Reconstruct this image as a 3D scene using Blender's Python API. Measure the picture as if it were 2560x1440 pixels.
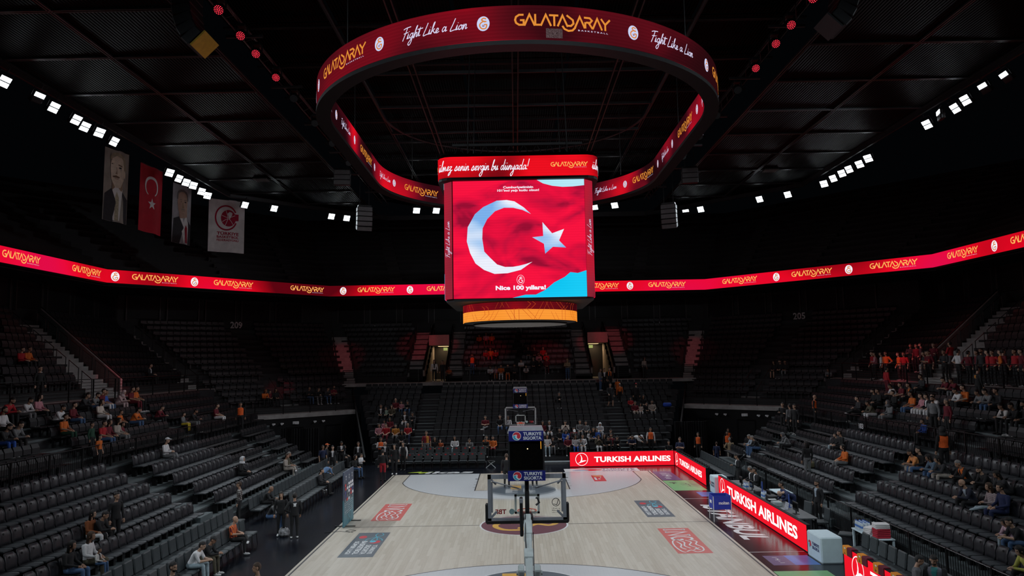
import bpy, math, random
import numpy as np
from mathutils import Vector, Matrix
random.seed(7)
SC = bpy.context.scene
for _o in list(bpy.data.objects): bpy.data.objects.remove(_o)
COL = SC.collection
PI = math.pi
# ------------------------------------------------------------------ camera
CAM_POS = (-0.19656, -30.5526, 6.62946)
PITCH, ROLL, YAW, FPX = 0.0988307, -0.0177619, 0.0038222, 1839.85
cam_d = bpy.data.cameras.new('camera'); cam = bpy.data.objects.new('camera', cam_d); COL.objects.link(cam)
_f = Vector((-math.sin(YAW)*math.cos(PITCH), math.cos(YAW)*math.cos(PITCH), math.sin(PITCH)))
_r = Vector((math.cos(YAW), math.sin(YAW), 0)); _u = _r.cross(_f)
_c, _s = math.cos(ROLL), math.sin(ROLL)
_r2 = _r*_c + _u*_s; _u2 = -_r*_s + _u*_c
cam.matrix_world = Matrix(((_r2.x, _u2.x, -_f.x, CAM_POS[0]), (_r2.y, _u2.y, -_f.y, CAM_POS[1]), (_r2.z, _u2.z, -_f.z, CAM_POS[2]), (0, 0, 0, 1)))
cam_d.sensor_fit = 'HORIZONTAL'; cam_d.sensor_width = 36; cam_d.lens = 36*FPX/2560
cam_d.clip_start = .1; cam_d.clip_end = 300
SC.camera = cam
# ------------------------------------------------------------------ world, view
w = bpy.data.worlds.new('world'); SC.world = w; w.use_nodes = True
w.node_tree.nodes['Background'].inputs[0].default_value = (.6, .75, 1, 1)
w.node_tree.nodes['Background'].inputs[1].default_value = .0012
SC.view_settings.view_transform = 'Standard'; SC.view_settings.look = 'None'
SC.view_settings.exposure = 0; SC.view_settings.gamma = 1; SC.view_settings.use_curve_mapping = False
FLOOD_W = 1250.0      # watts of each court floodlight
RED_W = 9000.0        # watts of each red stage light
# ------------------------------------------------------------------ materials
def srgb(h):
    h = h.lstrip('#'); v = [int(h[i:i+2], 16)/255 for i in (0, 2, 4)]
    return tuple(x/12.92 if x <= .04045 else ((x+.055)/1.055)**2.4 for x in v)
_mats = {}
def pm(name, col, rough=.55, var=.12, scale=6.0, metal=0.0, bump=0.0, spec=.5, coat=0.0):
    """procedural principled material: colour broken up by noise"""
    if name in _mats: return _mats[name]
    if isinstance(col, str): col = srgb(col)
    m = bpy.data.materials.new(name); m.use_nodes = True; nt = m.node_tree; b = nt.nodes['Principled BSDF']
    b.inputs['Roughness'].default_value = rough; b.inputs['Metallic'].default_value = metal
    b.inputs['Specular IOR Level'].default_value = spec
    if coat: b.inputs['Coat Weight'].default_value = coat; b.inputs['Coat Roughness'].default_value = .15
    tc = nt.nodes.new('ShaderNodeTexCoord'); nz = nt.nodes.new('ShaderNodeTexNoise'); nz.inputs['Scale'].default_value = scale
    nz.inputs['Detail'].default_value = 3
    nt.links.new(tc.outputs['Object'], nz.inputs['Vector'])
    rp = nt.nodes.new('ShaderNodeValToRGB'); e = rp.color_ramp.elements
    e[0].position = .3; e[1].position = .7
    e[0].color = (*[max(0, c*(1-var)) for c in col], 1); e[1].color = (*[min(1, c*(1+var)) for c in col], 1)
    nt.links.new(nz.outputs['Fac'], rp.inputs['Fac']); nt.links.new(rp.outputs['Color'], b.inputs['Base Color'])
    if bump:
        bp = nt.nodes.new('ShaderNodeBump'); bp.inputs['Strength'].default_value = bump; bp.inputs['Distance'].default_value = .02
        nt.links.new(nz.outputs['Fac'], bp.inputs['Height']); nt.links.new(bp.outputs['Normal'], b.inputs['Normal'])
    _mats[name] = m; return m
def em(name, col, strength=1.0):
    """a lit surface of one colour (LED pixels, lamp glass)"""
    if name in _mats: return _mats[name]
    if isinstance(col, str): col = srgb(col)
    m = bpy.data.materials.new(name); m.use_nodes = True; nt = m.node_tree; nt.nodes.remove(nt.nodes['Principled BSDF'])
    e = nt.nodes.new('ShaderNodeEmission'); e.inputs[0].default_value = (*col, 1); e.inputs[1].default_value = strength
    nt.links.new(e.outputs[0], nt.nodes['Material Output'].inputs[0]); _mats[name] = m; return m
def em_ramp(name, stops, scale=.25, strength=1.0, vec=(1, 1, 1), detail=1.0, lines=0.0, distort=0.0, lo=.3, hi=.7):
    """LED screen content: soft colour clouds with faint pixel rows"""
    if name in _mats: return _mats[name]
    m = bpy.data.materials.new(name); m.use_nodes = True; nt = m.node_tree; nt.nodes.remove(nt.nodes['Principled BSDF'])
    N = nt.nodes.new; L = nt.links.new
    tc = N('ShaderNodeTexCoord'); mp = N('ShaderNodeMapping'); mp.inputs['Scale'].default_value = vec; L(tc.outputs['Object'], mp.inputs[0])
    nz = N('ShaderNodeTexNoise'); nz.inputs['Scale'].default_value = scale; nz.inputs['Detail'].default_value = detail; nz.inputs['Distortion'].default_value = distort
    L(mp.outputs[0], nz.inputs['Vector'])
    rp = N('ShaderNodeValToRGB'); el = rp.color_ramp.elements
    while len(el) < len(stops): el.new(.5)
    for i, c in enumerate(stops):
        el[i].position = lo + (hi-lo)*i/(len(stops)-1); el[i].color = (*(srgb(c) if isinstance(c, str) else c), 1)
    L(nz.outputs['Fac'], rp.inputs[0]); out = rp.outputs[0]
    if lines:
        wv = N('ShaderNodeTexWave'); wv.bands_direction = 'Z'; wv.inputs['Scale'].default_value = 3.2; L(tc.outputs['Object'], wv.inputs['Vector'])
        mr = N('ShaderNodeMapRange'); mr.inputs['To Min'].default_value = 1-lines; L(wv.outputs['Fac'], mr.inputs[0])
        mx = N('ShaderNodeMix'); mx.data_type = 'RGBA'; mx.blend_type = 'MULTIPLY'; mx.inputs[0].default_value = 1
        L(out, mx.inputs[6]); L(mr.outputs[0], mx.inputs[7]); out = mx.outputs[2]
    e = N('ShaderNodeEmission'); e.inputs[1].default_value = strength; L(out, e.inputs[0]); L(e.outputs[0], nt.nodes['Material Output'].inputs[0])
    _mats[name] = m; return m
# ------------------------------------------------------------------ mesh collector
class MB:
    def __init__(s): s.v = []; s.f = []; s.mi = []; s.cur = 0
    def add(s, vs, fs):
        o = len(s.v); s.v.extend(tuple(map(float, p)) for p in vs)
        for f in fs: s.f.append(tuple(i+o for i in f)); s.mi.append(s.cur)
        return s
    def box(s, x0, x1, y0, y1, z0, z1):
        return s.add([(x0,y0,z0),(x1,y0,z0),(x1,y1,z0),(x0,y1,z0),(x0,y0,z1),(x1,y0,z1),(x1,y1,z1),(x0,y1,z1)],
                     [(3,2,1,0),(4,5,6,7),(0,1,5,4),(1,2,6,5),(2,3,7,6),(3,0,4,7)])
    def cbox(s, c, d, M=None, bev=0):
        """box centred at c with size d, optional matrix, optional chamfered edges"""
        hx, hy, hz = d[0]/2, d[1]/2, d[2]/2
        if not bev:
            vs = [Vector((sx*hx, sy*hy, sz*hz)) for sz in (-1,1) for sx, sy in ((-1,-1),(1,-1),(1,1),(-1,1))]
            fs = [(3,2,1,0),(4,5,6,7),(0,1,5,4),(1,2,6,5),(2,3,7,6),(3,0,4,7)]
        else:
            b = min(bev, hx*.9, hy*.9, hz*.9)
            ring = [(-hx+b,-hy),(hx-b,-hy),(hx,-hy+b),(hx,hy-b),(hx-b,hy),(-hx+b,hy),(-hx,hy-b),(-hx,-hy+b)]
            ins = [(-hx+b,-hy+b*.6),(hx-b,-hy+b*.6),(hx-b*.6,-hy+b),(hx-b*.6,hy-b),(hx-b,hy-b*.6),(-hx+b,hy-b*.6),(-hx+b*.6,hy-b),(-hx+b*.6,-hy+b)]
            vs = [Vector((x,y,-hz)) for x,y in ins]+[Vector((x,y,-hz+b)) for x,y in ring]+[Vector((x,y,hz-b)) for x,y in ring]+[Vector((x,y,hz)) for x,y in ins]
            fs = [tuple(range(7,-1,-1)), tuple(range(24,32))]
            for r in range(3):
                for i in range(8): j=(i+1)%8; fs.append((r*8+i, r*8+j, r*8+8+j, r*8+8+i))
        if M is not None: vs = [M @ v for v in vs]
        c = Vector(c); return s.add([v+c for v in vs], fs)
    def prism(s, poly, z0, z1):
        n = len(poly); A = sum(poly[i][0]*poly[(i+1)%n][1]-poly[(i+1)%n][0]*poly[i][1] for i in range(n))
        if A < 0: poly = poly[::-1]
        vs = [(x,y,z0) for x,y in poly]+[(x,y,z1) for x,y in poly]
        return s.add(vs, [tuple(range(n-1,-1,-1)), tuple(range(n,2*n))]+[(i,(i+1)%n,n+(i+1)%n,n+i) for i in range(n)])
    def tube(s, pts, r, n=6, cap=True):
        pts = [Vector(p) for p in pts]; rs = r if isinstance(r, (list,tuple)) else [r]*len(pts); base = len(s.v); up = None; vs = []
        for i, p in enumerate(pts):
            d = (pts[min(i+1,len(pts)-1)]-pts[max(i-1,0)]).normalized()
            if up is None:
                up = Vector((0,0,1)) if abs(d.z) < .9 else Vector((1,0,0))
            a = d.cross(up).normalized(); b = a.cross(d).normalized(); up = b
            for k in range(n):
                t = 2*PI*k/n; vs.append(p+(a*math.cos(t)+b*math.sin(t))*rs[i])
        fs = []
        for i in range(len(pts)-1):
            for k in range(n): k2=(k+1)%n; fs.append((i*n+k, i*n+k2, (i+1)*n+k2, (i+1)*n+k))
        if cap: fs += [tuple(range(n-1,-1,-1)), tuple((len(pts)-1)*n+k for k in range(n))]
        return s.add(vs, fs)
    def lathe(s, prof, c=(0,0,0), n=16):
        vs = []; fs = []; m = len(prof)
        for k in range(n):
            t = 2*PI*k/n
            for r, z in prof: vs.append((c[0]+r*math.cos(t), c[1]+r*math.sin(t), c[2]+z))
        for k in range(n):
            k2=(k+1)%n
            for i in range(m-1): fs.append((k*m+i, k2*m+i, k2*m+i+1, k*m+i+1))
        if prof[0][0] > 1e-6: fs.append(tuple(k*m for k in range(n-1,-1,-1)))
        if prof[-1][0] > 1e-6: fs.append(tuple(k*m+m-1 for k in range(n)))
        return s.add(vs, fs)
    def mesh(s, name, mats, smooth=False):
        me = bpy.data.meshes.new(name); me.from_pydata(s.v, [], s.f)
        for m in (mats if isinstance(mats, (list,tuple)) else [mats]): me.materials.append(m)
        if s.mi and max(s.mi) > 0: me.polygons.foreach_set('material_index', s.mi)
        if smooth: me.polygons.foreach_set('use_smooth', [True]*len(me.polygons))
        me.update(); return me
    def build(s, name, mats, parent=None, smooth=False, loc=None):
        return place(name, s.mesh(name, mats, smooth), parent, loc)
def place(name, me, parent=None, loc=None, rz=None):
    o = bpy.data.objects.new(name, me); COL.objects.link(o)
    if parent is not None: o.parent = parent
    if loc is not None: o.location = loc
    if rz is not None: o.rotation_euler = (0,0,rz)
    return o
def tag(o, label=None, cat=None, group=None, kind=None):
    if label: o['label'] = label
    if cat: o['category'] = cat
    if group: o['group'] = group
    if kind: o['kind'] = kind
    return o
def thing(name, label, cat, loc=(0,0,0), rz=0, group=None):
    o = bpy.data.objects.new(name, None); COL.objects.link(o); o.location = loc; o.rotation_euler = (0,0,rz); o.empty_display_size = .2
    return tag(o, label, cat, group)
def struct(name, loc=(0,0,0)):
    o = bpy.data.objects.new(name, None); COL.objects.link(o); o.location = loc; o['kind'] = 'structure'; return o
def copy_tree(o, parent=None):
    c = o.copy(); COL.objects.link(c); c.parent = parent
    for ch in o.children: copy_tree(ch, c)
    return c
# ------------------------------------------------------------------ lettering as flat outlines
_txt = {}
def text2d(s, bold=0.0, shear=0.0):
    k = (s, bold, shear)
    if k in _txt: return _txt[k]
    cu = bpy.data.curves.new('t', 'FONT'); cu.body = s; cu.size = 1; cu.offset = bold; cu.shear = shear; cu.resolution_u = 3
    o = bpy.data.objects.new('t', cu); COL.objects.link(o)
    dg = bpy.context.evaluated_depsgraph_get(); dg.update(); ev = o.evaluated_get(dg); me = ev.to_mesh()
    v = [(p.co.x, p.co.y) for p in me.vertices]; f = [tuple(p.vertices) for p in me.polygons]
    ev.to_mesh_clear(); bpy.data.objects.remove(o); bpy.data.curves.remove(cu)
    xs = [p[0] for p in v] or [0]; ys = [p[1] for p in v] or [0]; x0 = min(xs)
    v = [(x-x0, y) for x, y in v]
    _txt[k] = (v, f, max(xs)-x0, min(ys), max(ys)); return _txt[k]
def fit_text(s, w=None, h=None, bold=.02, shear=0.0):
    """text scaled to width w and/or cap height h, centred on the origin"""
    v, f, tw, y0, y1 = text2d(s, bold, shear)
    sx = w/tw if w else None; sy = h/(y1-y0) if h else None
    sx = sx or sy; sy = sy or sx
    return [((x-tw/2)*sx, (y-(y0+y1)/2)*sy) for x, y in v], f
def stroke2d(lines, t, sm=0):
    """polylines of width t -> flat ribbons"""
    V = []; F = []
    for L in lines:
        P = [np.array(p, float) for p in L]
        if sm and len(P) > 2:
            Q = []
            for i in range(len(P)-1):
                a, b, c, d = P[max(i-1,0)], P[i], P[i+1], P[min(i+2,len(P)-1)]
                for k in range(sm):
                    u = k/sm; Q.append(.5*((2*b)+(-a+c)*u+(2*a-5*b+4*c-d)*u*u+(-a+3*b-3*c+d)*u**3))
            P = Q+[P[-1]]
        n = len(P); o = len(V)
        for i in range(n):
            d1 = P[i]-P[i-1] if i else P[1]-P[0]; d2 = P[i+1]-P[i] if i < n-1 else P[-1]-P[-2]
            d1 = d1/(np.linalg.norm(d1)+1e-9); d2 = d2/(np.linalg.norm(d2)+1e-9); m = d1+d2
            l = np.linalg.norm(m); m = m/l if l > .2 else d1
            nr = np.array([-m[1], m[0]]); k = 1/max(.45, float(nr@np.array([-d1[1], d1[0]])))
            V += [tuple(P[i]+nr*t/2*k), tuple(P[i]-nr*t/2*k)]
        F += [(o+2*i+1, o+2*i+3, o+2*i+2, o+2*i) for i in range(n-1)]
    return V, F
def disc2d(rx, ry, n=20, c=(0,0)): return [(c[0]+rx*math.cos(2*PI*k/n), c[1]+ry*math.sin(2*PI*k/n)) for k in range(n)], [tuple(range(n))]
def shift(vf, dx=0, dy=0, sx=1, sy=None):
    sy = sx if sy is None else sy
    return [(x*sx+dx, y*sy+dy) for x, y in vf[0]], vf[1]
def join2d(*a):
    V = []; F = []
    for v, f in a:
        o = len(V); V += list(v); F += [tuple(i+o for i in q) for q in f]
    return V, F
# club wordmark: geometric capitals without cross bars, the S sweeping below the line
_GL = dict(G=([[(.62,.93),(.32,.93),(.12,.76),(.06,.5),(.12,.24),(.32,.07),(.62,.07),(.62,.47),(.38,.47)]],.66), A=([[(0,0),(.34,.96),(.68,0)]],.62), L=([[(.1,1),(.1,.08),(.5,.08)]],.46),
 T=([[(-.06,.93),(.56,.93)],[(.28,.93),(.28,0)]],.5), S=([[(.0,1.0),(.42,.62),(.46,.32),(.28,.1),(.02,.1)],[(-.3,.06),(-.16,-.2),(.1,-.34),(.38,-.28),(.56,-.04),(.6,.12)]],.56),
 R=([[(.1,0),(.1,.55)],[(.02,.93),(.42,.93),(.58,.74),(.44,.52),(.16,.52)],[(.34,.5),(.62,0)]],.62), Y=([[(.0,1),(.3,.52),(.3,0)],[(.3,.52),(.66,1)]],.6))
def wordmark():
    x = 0; L = []
    for ch in 'GALATASARAY':
        g, a = _GL[ch]; L += [[(x+px, py) for px, py in l] for l in g]; x += a
    L = [[((px-x/2)*1.26, py-.4) for px, py in l] for l in L]; return stroke2d(L, .165)
WORDMARK = wordmark()          # about 8 x 1.35, centred
# hand-written script
_SC = dict(F=([[(.75,1.0),(.3,.95),(.05,.85)],[(.42,.95),(.3,.5),(.1,-.1)],[(.12,.5),(.3,.52),(.55,.56)]],.5), L=([[(.35,1.0),(.22,.55),(.05,0),(.3,.02),(.62,.1)]],.5),
 i=([[(0,.0),(.1,.4),(.08,.05),(.22,.1)],[(.14,.58),(.15,.62)]],.2), g=([[(.34,.36),(.2,.42),(.05,.2),(.15,.02),(.3,.2),(.36,.4),(.26,-.3),(.1,-.55),(-.02,-.4),(.2,-.1),(.45,.12)]],.4),
 h=([[(0,0),(.2,.6),(.3,.95),(.2,.8),(.08,.0),(.2,.35),(.32,.38),(.3,.05),(.42,.1)]],.4), t=([[(.0,.05),(.2,.75),(.12,.1),(.28,.12)],[(-.05,.62),(.45,.66)]],.26),
 k=([[(0,0),(.2,.6),(.28,.95),(.18,.8),(.06,0)],[(.12,.2),(.34,.42),(.22,.25),(.4,.04),(.5,.1)]],.42), e=([[(0,.1),(.16,.16),(.26,.32),(.16,.4),(.06,.2),(.14,.02),(.36,.12)]],.32),
 a=([[(.32,.34),(.18,.42),(.04,.2),(.12,.02),(.28,.2),(.35,.38),(.32,.05),(.46,.12)]],.44), o=([[(.22,.4),(.06,.25),(.1,.02),(.28,.12),(.28,.36),(.18,.38),(.42,.34)]],.36),
 n=([[(0,0),(.1,.4),(.06,.02),(.2,.38),(.3,.36),(.28,.04),(.42,.12)]],.4), s=([[(0,.08),(.2,.42),(.26,.2),(.18,.0),(.02,.04),(.3,.06),(.4,.14)]],.34),
 v=([[(0,.36),(.08,.4),(.14,.02),(.3,.4),(.42,.36)]],.36), b=([[(0,0),(.18,.6),(.26,.95),(.16,.8),(.06,.05),(.2,.02),(.28,.24),(.18,.36),(.42,.32)]],.36),
 u=([[(0,.1),(.1,.4),(.1,.06),(.2,.04),(.32,.38),(.3,.05),(.44,.12)]],.42), d=([[(.3,.34),(.16,.42),(.04,.18),(.12,.02),(.28,.2),(.44,.98),(.32,.3),(.34,.02),(.46,.1)]],.44),
 y=([[(0,.38),(.08,.12),(.18,.06),(.32,.4),(.22,-.3),(.06,-.55),(-.04,-.4),(.2,-.08),(.44,.12)]],.4), l=([[(0,0),(.2,.6),(.26,.95),(.16,.8),(.08,.08),(.24,.1)]],.22),
 m=([[(0,0),(.1,.4),(.06,.02),(.2,.38),(.24,.02),(.38,.38),(.46,.04),(.58,.12)]],.56), z=([[(.02,.36),(.24,.38),(.04,.08),(.2,.06),(.12,-.3),(-.04,-.42),(.02,-.2),(.36,.1)]],.34))
def script2d(s, t=.055, slant=.18):
    x = 0; L = []
    for ch in s:
        if ch == ' ': x += .26; continue
        if ch == '!': L += [[(x+.2,1.0),(x+.1,.3)],[(x+.06,.08),(x+.05,.02)]]; x += .3; continue
        b = 'u' if ch == 'ü' else ch
        g, a = _SC[b]; L += [[(x+px, py) for px, py in l] for l in g]
        if ch == 'ü': L += [[(x+.1,.6),(x+.11,.65)],[(x+.28,.6),(x+.29,.65)]]
        x += a
    v, f = stroke2d(L, t, 4); return [(px-x/2+py*slant, py-.3) for px, py in v], f, x
def scribble(w, h, n, seed, t=None):
    """print too blurred to read: a run of upright bars of uneven height"""
    r = random.Random(seed); a = w/n; L = []
    for i in range(n):
        x = -w/2+a*(i+.5); lo = -h/2+h*r.choice((0,0,.25)); hi = h/2-h*r.choice((0,0,.2,.45))
        L.append([(x, lo), (x, hi)])
        if r.random() < .35: L.append([(x, (lo+hi)/2), (x+a, (lo+hi)/2)])
    return stroke2d(L, t or a*.3)
# round club crest: pale oval with interlocked letters
CREST_A = disc2d(.42, .5, 22)
CREST_B = stroke2d([[(.2,.3),(.02,.36),(-.1,.26),(.02,.16),(.14,.1)], [(.22,.12),(0,.14),(-.2,0),(-.22,-.18),(-.08,-.34),(.14,-.34),(.22,-.2),(.22,-.08),(.06,-.08)]], .085, 3)
CREST_C = stroke2d([[(-.07,-.12),(.09,-.12)],[(-.06,-.2),(.08,-.2)]], .04)
class Patch:
    """maps flat (u,v) outlines on to a surface given by fn(u, v, off)->xyz"""
    def __init__(s, fn): s.fn = fn
    def put(s, name, vf, mat, parent, u0=0, v0=0, sc=1, sy=None, off=.012, **k):
        sy = sc if sy is None else sy
        m = MB(); m.add([s.fn(u0+x*sc, v0+y*sy, off) for x, y in vf[0]], vf[1]); return m.build(name, mat, parent)
def flat_patch(o, ux, vx):
    o, ux, vx = Vector(o), Vector(ux), Vector(vx); n = ux.cross(vx)
    return Patch(lambda u, v, off: o+ux*u+vx*v+n*off)

# ================================================================== setting
M_FLOOR = pm('arena_floor', (.0055,.007,.0115), rough=.22, var=.35, scale=1.4, spec=.28)
M_BLACK = pm('black_paint', (.004,.0042,.005), spec=.2, rough=.6, var=.2)
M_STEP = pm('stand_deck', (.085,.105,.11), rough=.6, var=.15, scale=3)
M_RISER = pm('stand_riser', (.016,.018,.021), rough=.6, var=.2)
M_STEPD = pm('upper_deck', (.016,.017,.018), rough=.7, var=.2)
M_CONC = pm('pale_concrete', (.30,.29,.28), rough=.8, var=.18, scale=2.5)
M_RAIL = pm('black_steel', (.012,.012,.013), rough=.35, var=.1, metal=.3)
M_WHITE = pm('white_plastic', (.72,.74,.75), rough=.45, var=.05)
M_CEIL = None
def ceil_mat():
    m = bpy.data.materials.new('perforated_ceiling_sheet'); m.use_nodes = True; nt = m.node_tree; b = nt.nodes['Principled BSDF']
    b.inputs['Base Color'].default_value = (.008,.008,.009,1); b.inputs['Roughness'].default_value = .42; b.inputs['Specular IOR Level'].default_value = .035
    tc = nt.nodes.new('ShaderNodeTexCoord'); wv = nt.nodes.new('ShaderNodeTexWave'); wv.bands_direction = 'X'; wv.inputs['Scale'].default_value = 2.2; wv.inputs['Distortion'].default_value = .15
    nt.links.new(tc.outputs['Object'], wv.inputs['Vector'])
    rp = nt.nodes.new('ShaderNodeValToRGB'); rp.color_ramp.elements[0].color = (.0005,.0005,.0006,1); rp.color_ramp.elements[1].color = (.0032,.0032,.0036,1)
    nt.links.new(wv.outputs['Fac'], rp.inputs[0]); nt.links.new(rp.outputs[0], b.inputs['Base Color'])
    bp = nt.nodes.new('ShaderNodeBump'); bp.inputs['Strength'].default_value = .8; bp.inputs['Distance'].default_value = .06
    nt.links.new(wv.outputs['Fac'], bp.inputs['Height']); nt.links.new(bp.outputs['Normal'], b.inputs['Normal']); return m
M_CEIL = ceil_mat()
def plank_mat(name, c0, c1, gloss):
    m = bpy.data.materials.new(name); m.use_nodes = True; nt = m.node_tree; b = nt.nodes['Principled BSDF']; N = nt.nodes.new; L = nt.links.new
    b.inputs['Roughness'].default_value = gloss; b.inputs['Specular IOR Level'].default_value = .5
    tc = N('ShaderNodeTexCoord'); oi = N('ShaderNodeObjectInfo'); ge = N('ShaderNodeNewGeometry')
    ad = N('ShaderNodeMath'); ad.operation = 'ADD'; L(oi.outputs['Random'], ad.inputs[0]); L(ge.outputs['Random Per Island'], ad.inputs[1])
    fr = N('ShaderNodeMath'); fr.operation = 'FRACT'; L(ad.outputs[0], fr.inputs[0])
    mp = N('ShaderNodeMapping'); mp.inputs['Scale'].default_value = (14,.7,1); L(tc.outputs['Object'], mp.inputs[0])
    nz = N('ShaderNodeTexNoise'); nz.inputs['Scale'].default_value = 1.6; nz.inputs['Detail'].default_value = 5; L(mp.outputs[0], nz.inputs['Vector'])
    mx = N('ShaderNodeMath'); mx.operation = 'MULTIPLY_ADD'; mx.inputs[1].default_value = .55; L(nz.outputs['Fac'], mx.inputs[0])
    m2 = N('ShaderNodeMath'); m2.operation = 'MULTIPLY'; m2.inputs[1].default_value = .42; L(fr.outputs[0], m2.inputs[0]); L(m2.outputs[0], mx.inputs[2])
    rp = N('ShaderNodeValToRGB'); rp.color_ramp.elements[0].position = .2; rp.color_ramp.elements[1].position = .8
    rp.color_ramp.elements[0].color = (*c0,1); rp.color_ramp.elements[1].color = (*c1,1); L(mx.outputs[0], rp.inputs[0]); L(rp.outputs[0], b.inputs['Base Color'])
    return m
M_WOOD = plank_mat('maple_planks', (.45,.39,.315), (.58,.52,.44), .3)
M_PAINT = plank_mat('whitewashed_planks', (.46,.465,.475), (.56,.565,.58), .28)
M_LINE = pm('court_line_black', (.012,.012,.014), rough=.4, var=.1)
M_LWHITE = pm('court_line_white', (.62,.62,.62), rough=.4, var=.05)
M_SLATE = pm('slate_floor_print', (.085,.105,.125), rough=.35, var=.08)
M_CORAL = pm('coral_floor_print', (.56,.10,.085), rough=.35, var=.06)
M_PLUM = pm('plum_floor_print', (.135,.045,.06), rough=.35, var=.06)
M_GOLD = pm('gold_floor_print', (.62,.34,.07), rough=.35, var=.05)
M_PURPLE = pm('purple_floor_print', (.085,.055,.16), rough=.35, var=.1)
M_GREEN = pm('green_floor_print', (.17,.42,.17), rough=.35, var=.06)
M_SKYB = pm('blue_floor_print', (.05,.16,.5), rough=.35, var=.08)
M_NAVYP = pm('navy_floor_print', (.02,.025,.12), rough=.35, var=.08)
M_LIME = pm('lime_floor_print', (.55,.70,.05), rough=.35, var=.06)
M_CYANP = pm('cyan_floor_print', (.05,.42,.55), rough=.35, var=.08)
M_REDP = pm('red_floor_print', (.55,.02,.035), rough=.35, var=.06)
M_DKTXT = pm('dark_floor_lettering', (.03,.03,.04), rough=.35, var=.06)
fl = MB().box(-34,34,-34,44,-.3,0).build('floor', M_FLOOR); fl['kind'] = 'structure'
# ---- court of maple planks
court = struct('floor_court')
PW, PLN, TH = .12, 1.9, .008
pmesh = [MB().box(-PW/2+.0012,PW/2-.0012,-l/2+.002,l/2-.002,0,TH).mesh('plank', M_WOOD) for l in (PLN, PLN*.5)]
cols = [(-7.62+PW*(i+.5)) for i in range(127)]
rest = MB(); nind = 0
near_rows = []
for ci, x in enumerate(cols):
    y = -14.0; k = 0; off = (ci*7 % 5)/5*PLN
    segs = []; y = -14-off
    while y < 14:
        a, b = max(y,-14), min(y+PLN,14); y += PLN
        if b-a > .05: segs.append((a,b))
    for a, b in segs: near_rows.append((a, ci, x, b))
vis = sorted([q for q in near_rows if q[3] > -8.3 and abs(q[3]-q[0]-PLN) < .01], key=lambda q: q[0])[:300]
vs_ = set((q[0], q[1]) for q in vis)
for a, ci, x, b in near_rows:
    if (a, ci) in vs_: place('plank', pmesh[0], court, (x, (a+b)/2, 0))
    else: rest.box(x-PW/2+.0012, x+PW/2-.0012, a+.002, b-.002, 0, TH)
o = rest.build('plank_field', M_WOOD, court); o['kind'] = 'stuff'
P1, P2, P3, P4 = TH+.0012, TH+.0026, TH+.0040, TH+.0054
fp = lambda z: Patch(lambda u, v, off: (u, v, z))
def poly_face(name, pts, mat, z, parent=court): return MB().add([(x,y,z) for x,y in pts], [tuple(range(len(pts)))]).build(name, mat, parent)
def rect(x0,x1,y0,y1): return [(x0,y0),(x1,y0),(x1,y1),(x0,y1)]
def line(name, pts, wd, z, mat=M_LINE, sm=0, parent=court):
    v, f = stroke2d([pts], wd, sm); return MB().add([(x,y,z) for x,y in v], f).build(name, mat, parent)
def rot90(vf, k=1):          # lettering read from the side: k=1 top towards +x
    return ([(y, -x) for x, y in vf[0]], vf[1]) if k == 1 else ([(-y, x) for x, y in vf[0]], vf[1])
for sy in (1,-1):
    yb = 14*sy; yc = (14-1.575)*sy; a0 = math.asin(6.6/6.75)
    arc = [(6.75*math.sin(t), yc-sy*6.75*math.cos(t)) for t in np.linspace(-a0, a0, 49)]
    side = [(-6.6, yb)]+arc+[(6.6, yb)]
    key = rect(-2.45,2.45,min(yb,8.2*sy),max(yb,8.2*sy))
    # white paint between the arc and the key, as left, right and top panels
    half = [p for p in arc if p[0] <= -2.45]+[(-2.45, yc-sy*math.sqrt(6.75**2-2.45**2))]
    poly_face('painted_zone', [(-6.6,yb)]+half+[(-2.45,yb)], M_PAINT, P1)
    poly_face('painted_zone', [(-x,y) for x,y in [(-6.6,yb)]+half+[(-2.45,yb)]], M_PAINT, P1)
    mid = [p for p in arc if abs(p[0]) <= 2.45]
    poly_face('painted_zone', [(-2.45,8.2*sy),(-2.45, yc-sy*math.sqrt(6.75**2-2.45**2))]+mid+[(2.45, yc-sy*math.sqrt(6.75**2-2.45**2)),(2.45,8.2*sy)], M_PAINT, P1)
    line('three_point_line', side, .05, P2)
    for sx in (1,-1):
        line('key_line', [(sx*2.45,yb),(sx*2.45,8.2*sy)], .06, P2)
        for k, yy in enumerate((12.0,10.95,10.1,9.2)): line('lane_mark', [(sx*2.45,yy*sy),(sx*2.62,yy*sy)], .22 if k == 0 else .05, P2)
    line('free_throw_line', [(-2.45,8.2*sy),(2.45,8.2*sy)], .03, P3)
    poly_face('free_throw_circle', disc2d(1.8,1.8,48,(0,8.2*sy))[0], M_LWHITE, P2)
    poly_face('free_throw_circle_print', disc2d(1.74,1.74,48,(0,8.2*sy))[0], M_SLATE, P3)
    poly_face('gold_block', rect(-.6,-.05,8.55*sy,9.5*sy) if sy > 0 else rect(-.75,.1,-7.2,-6.75), M_GOLD, P4)
    for r_, tx in enumerate(('MILLI','PIYANGO')):
        fp(P4).put('lettering', rot90(scribble(1.1,.62,6,r_,.1)), M_LWHITE, court, -.55 if r_ else .35, (8.0 if sy > 0 else -8.3)-.05*r_, 1)
for sx in (1,-1):
    line('sideline', [(sx*7.5,-14),(sx*7.5,14)], .06, P2)
line('half_court_line', [(-7.5,.16),(7.5,.16)], .05, P2)
poly_face('centre_circle', disc2d(1.8,1.8,56,(0,.1))[0], M_LWHITE, P3)
poly_face('centre_circle_print', disc2d(1.73,1.73,56,(0,.1))[0], M_PLUM, P4)
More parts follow.
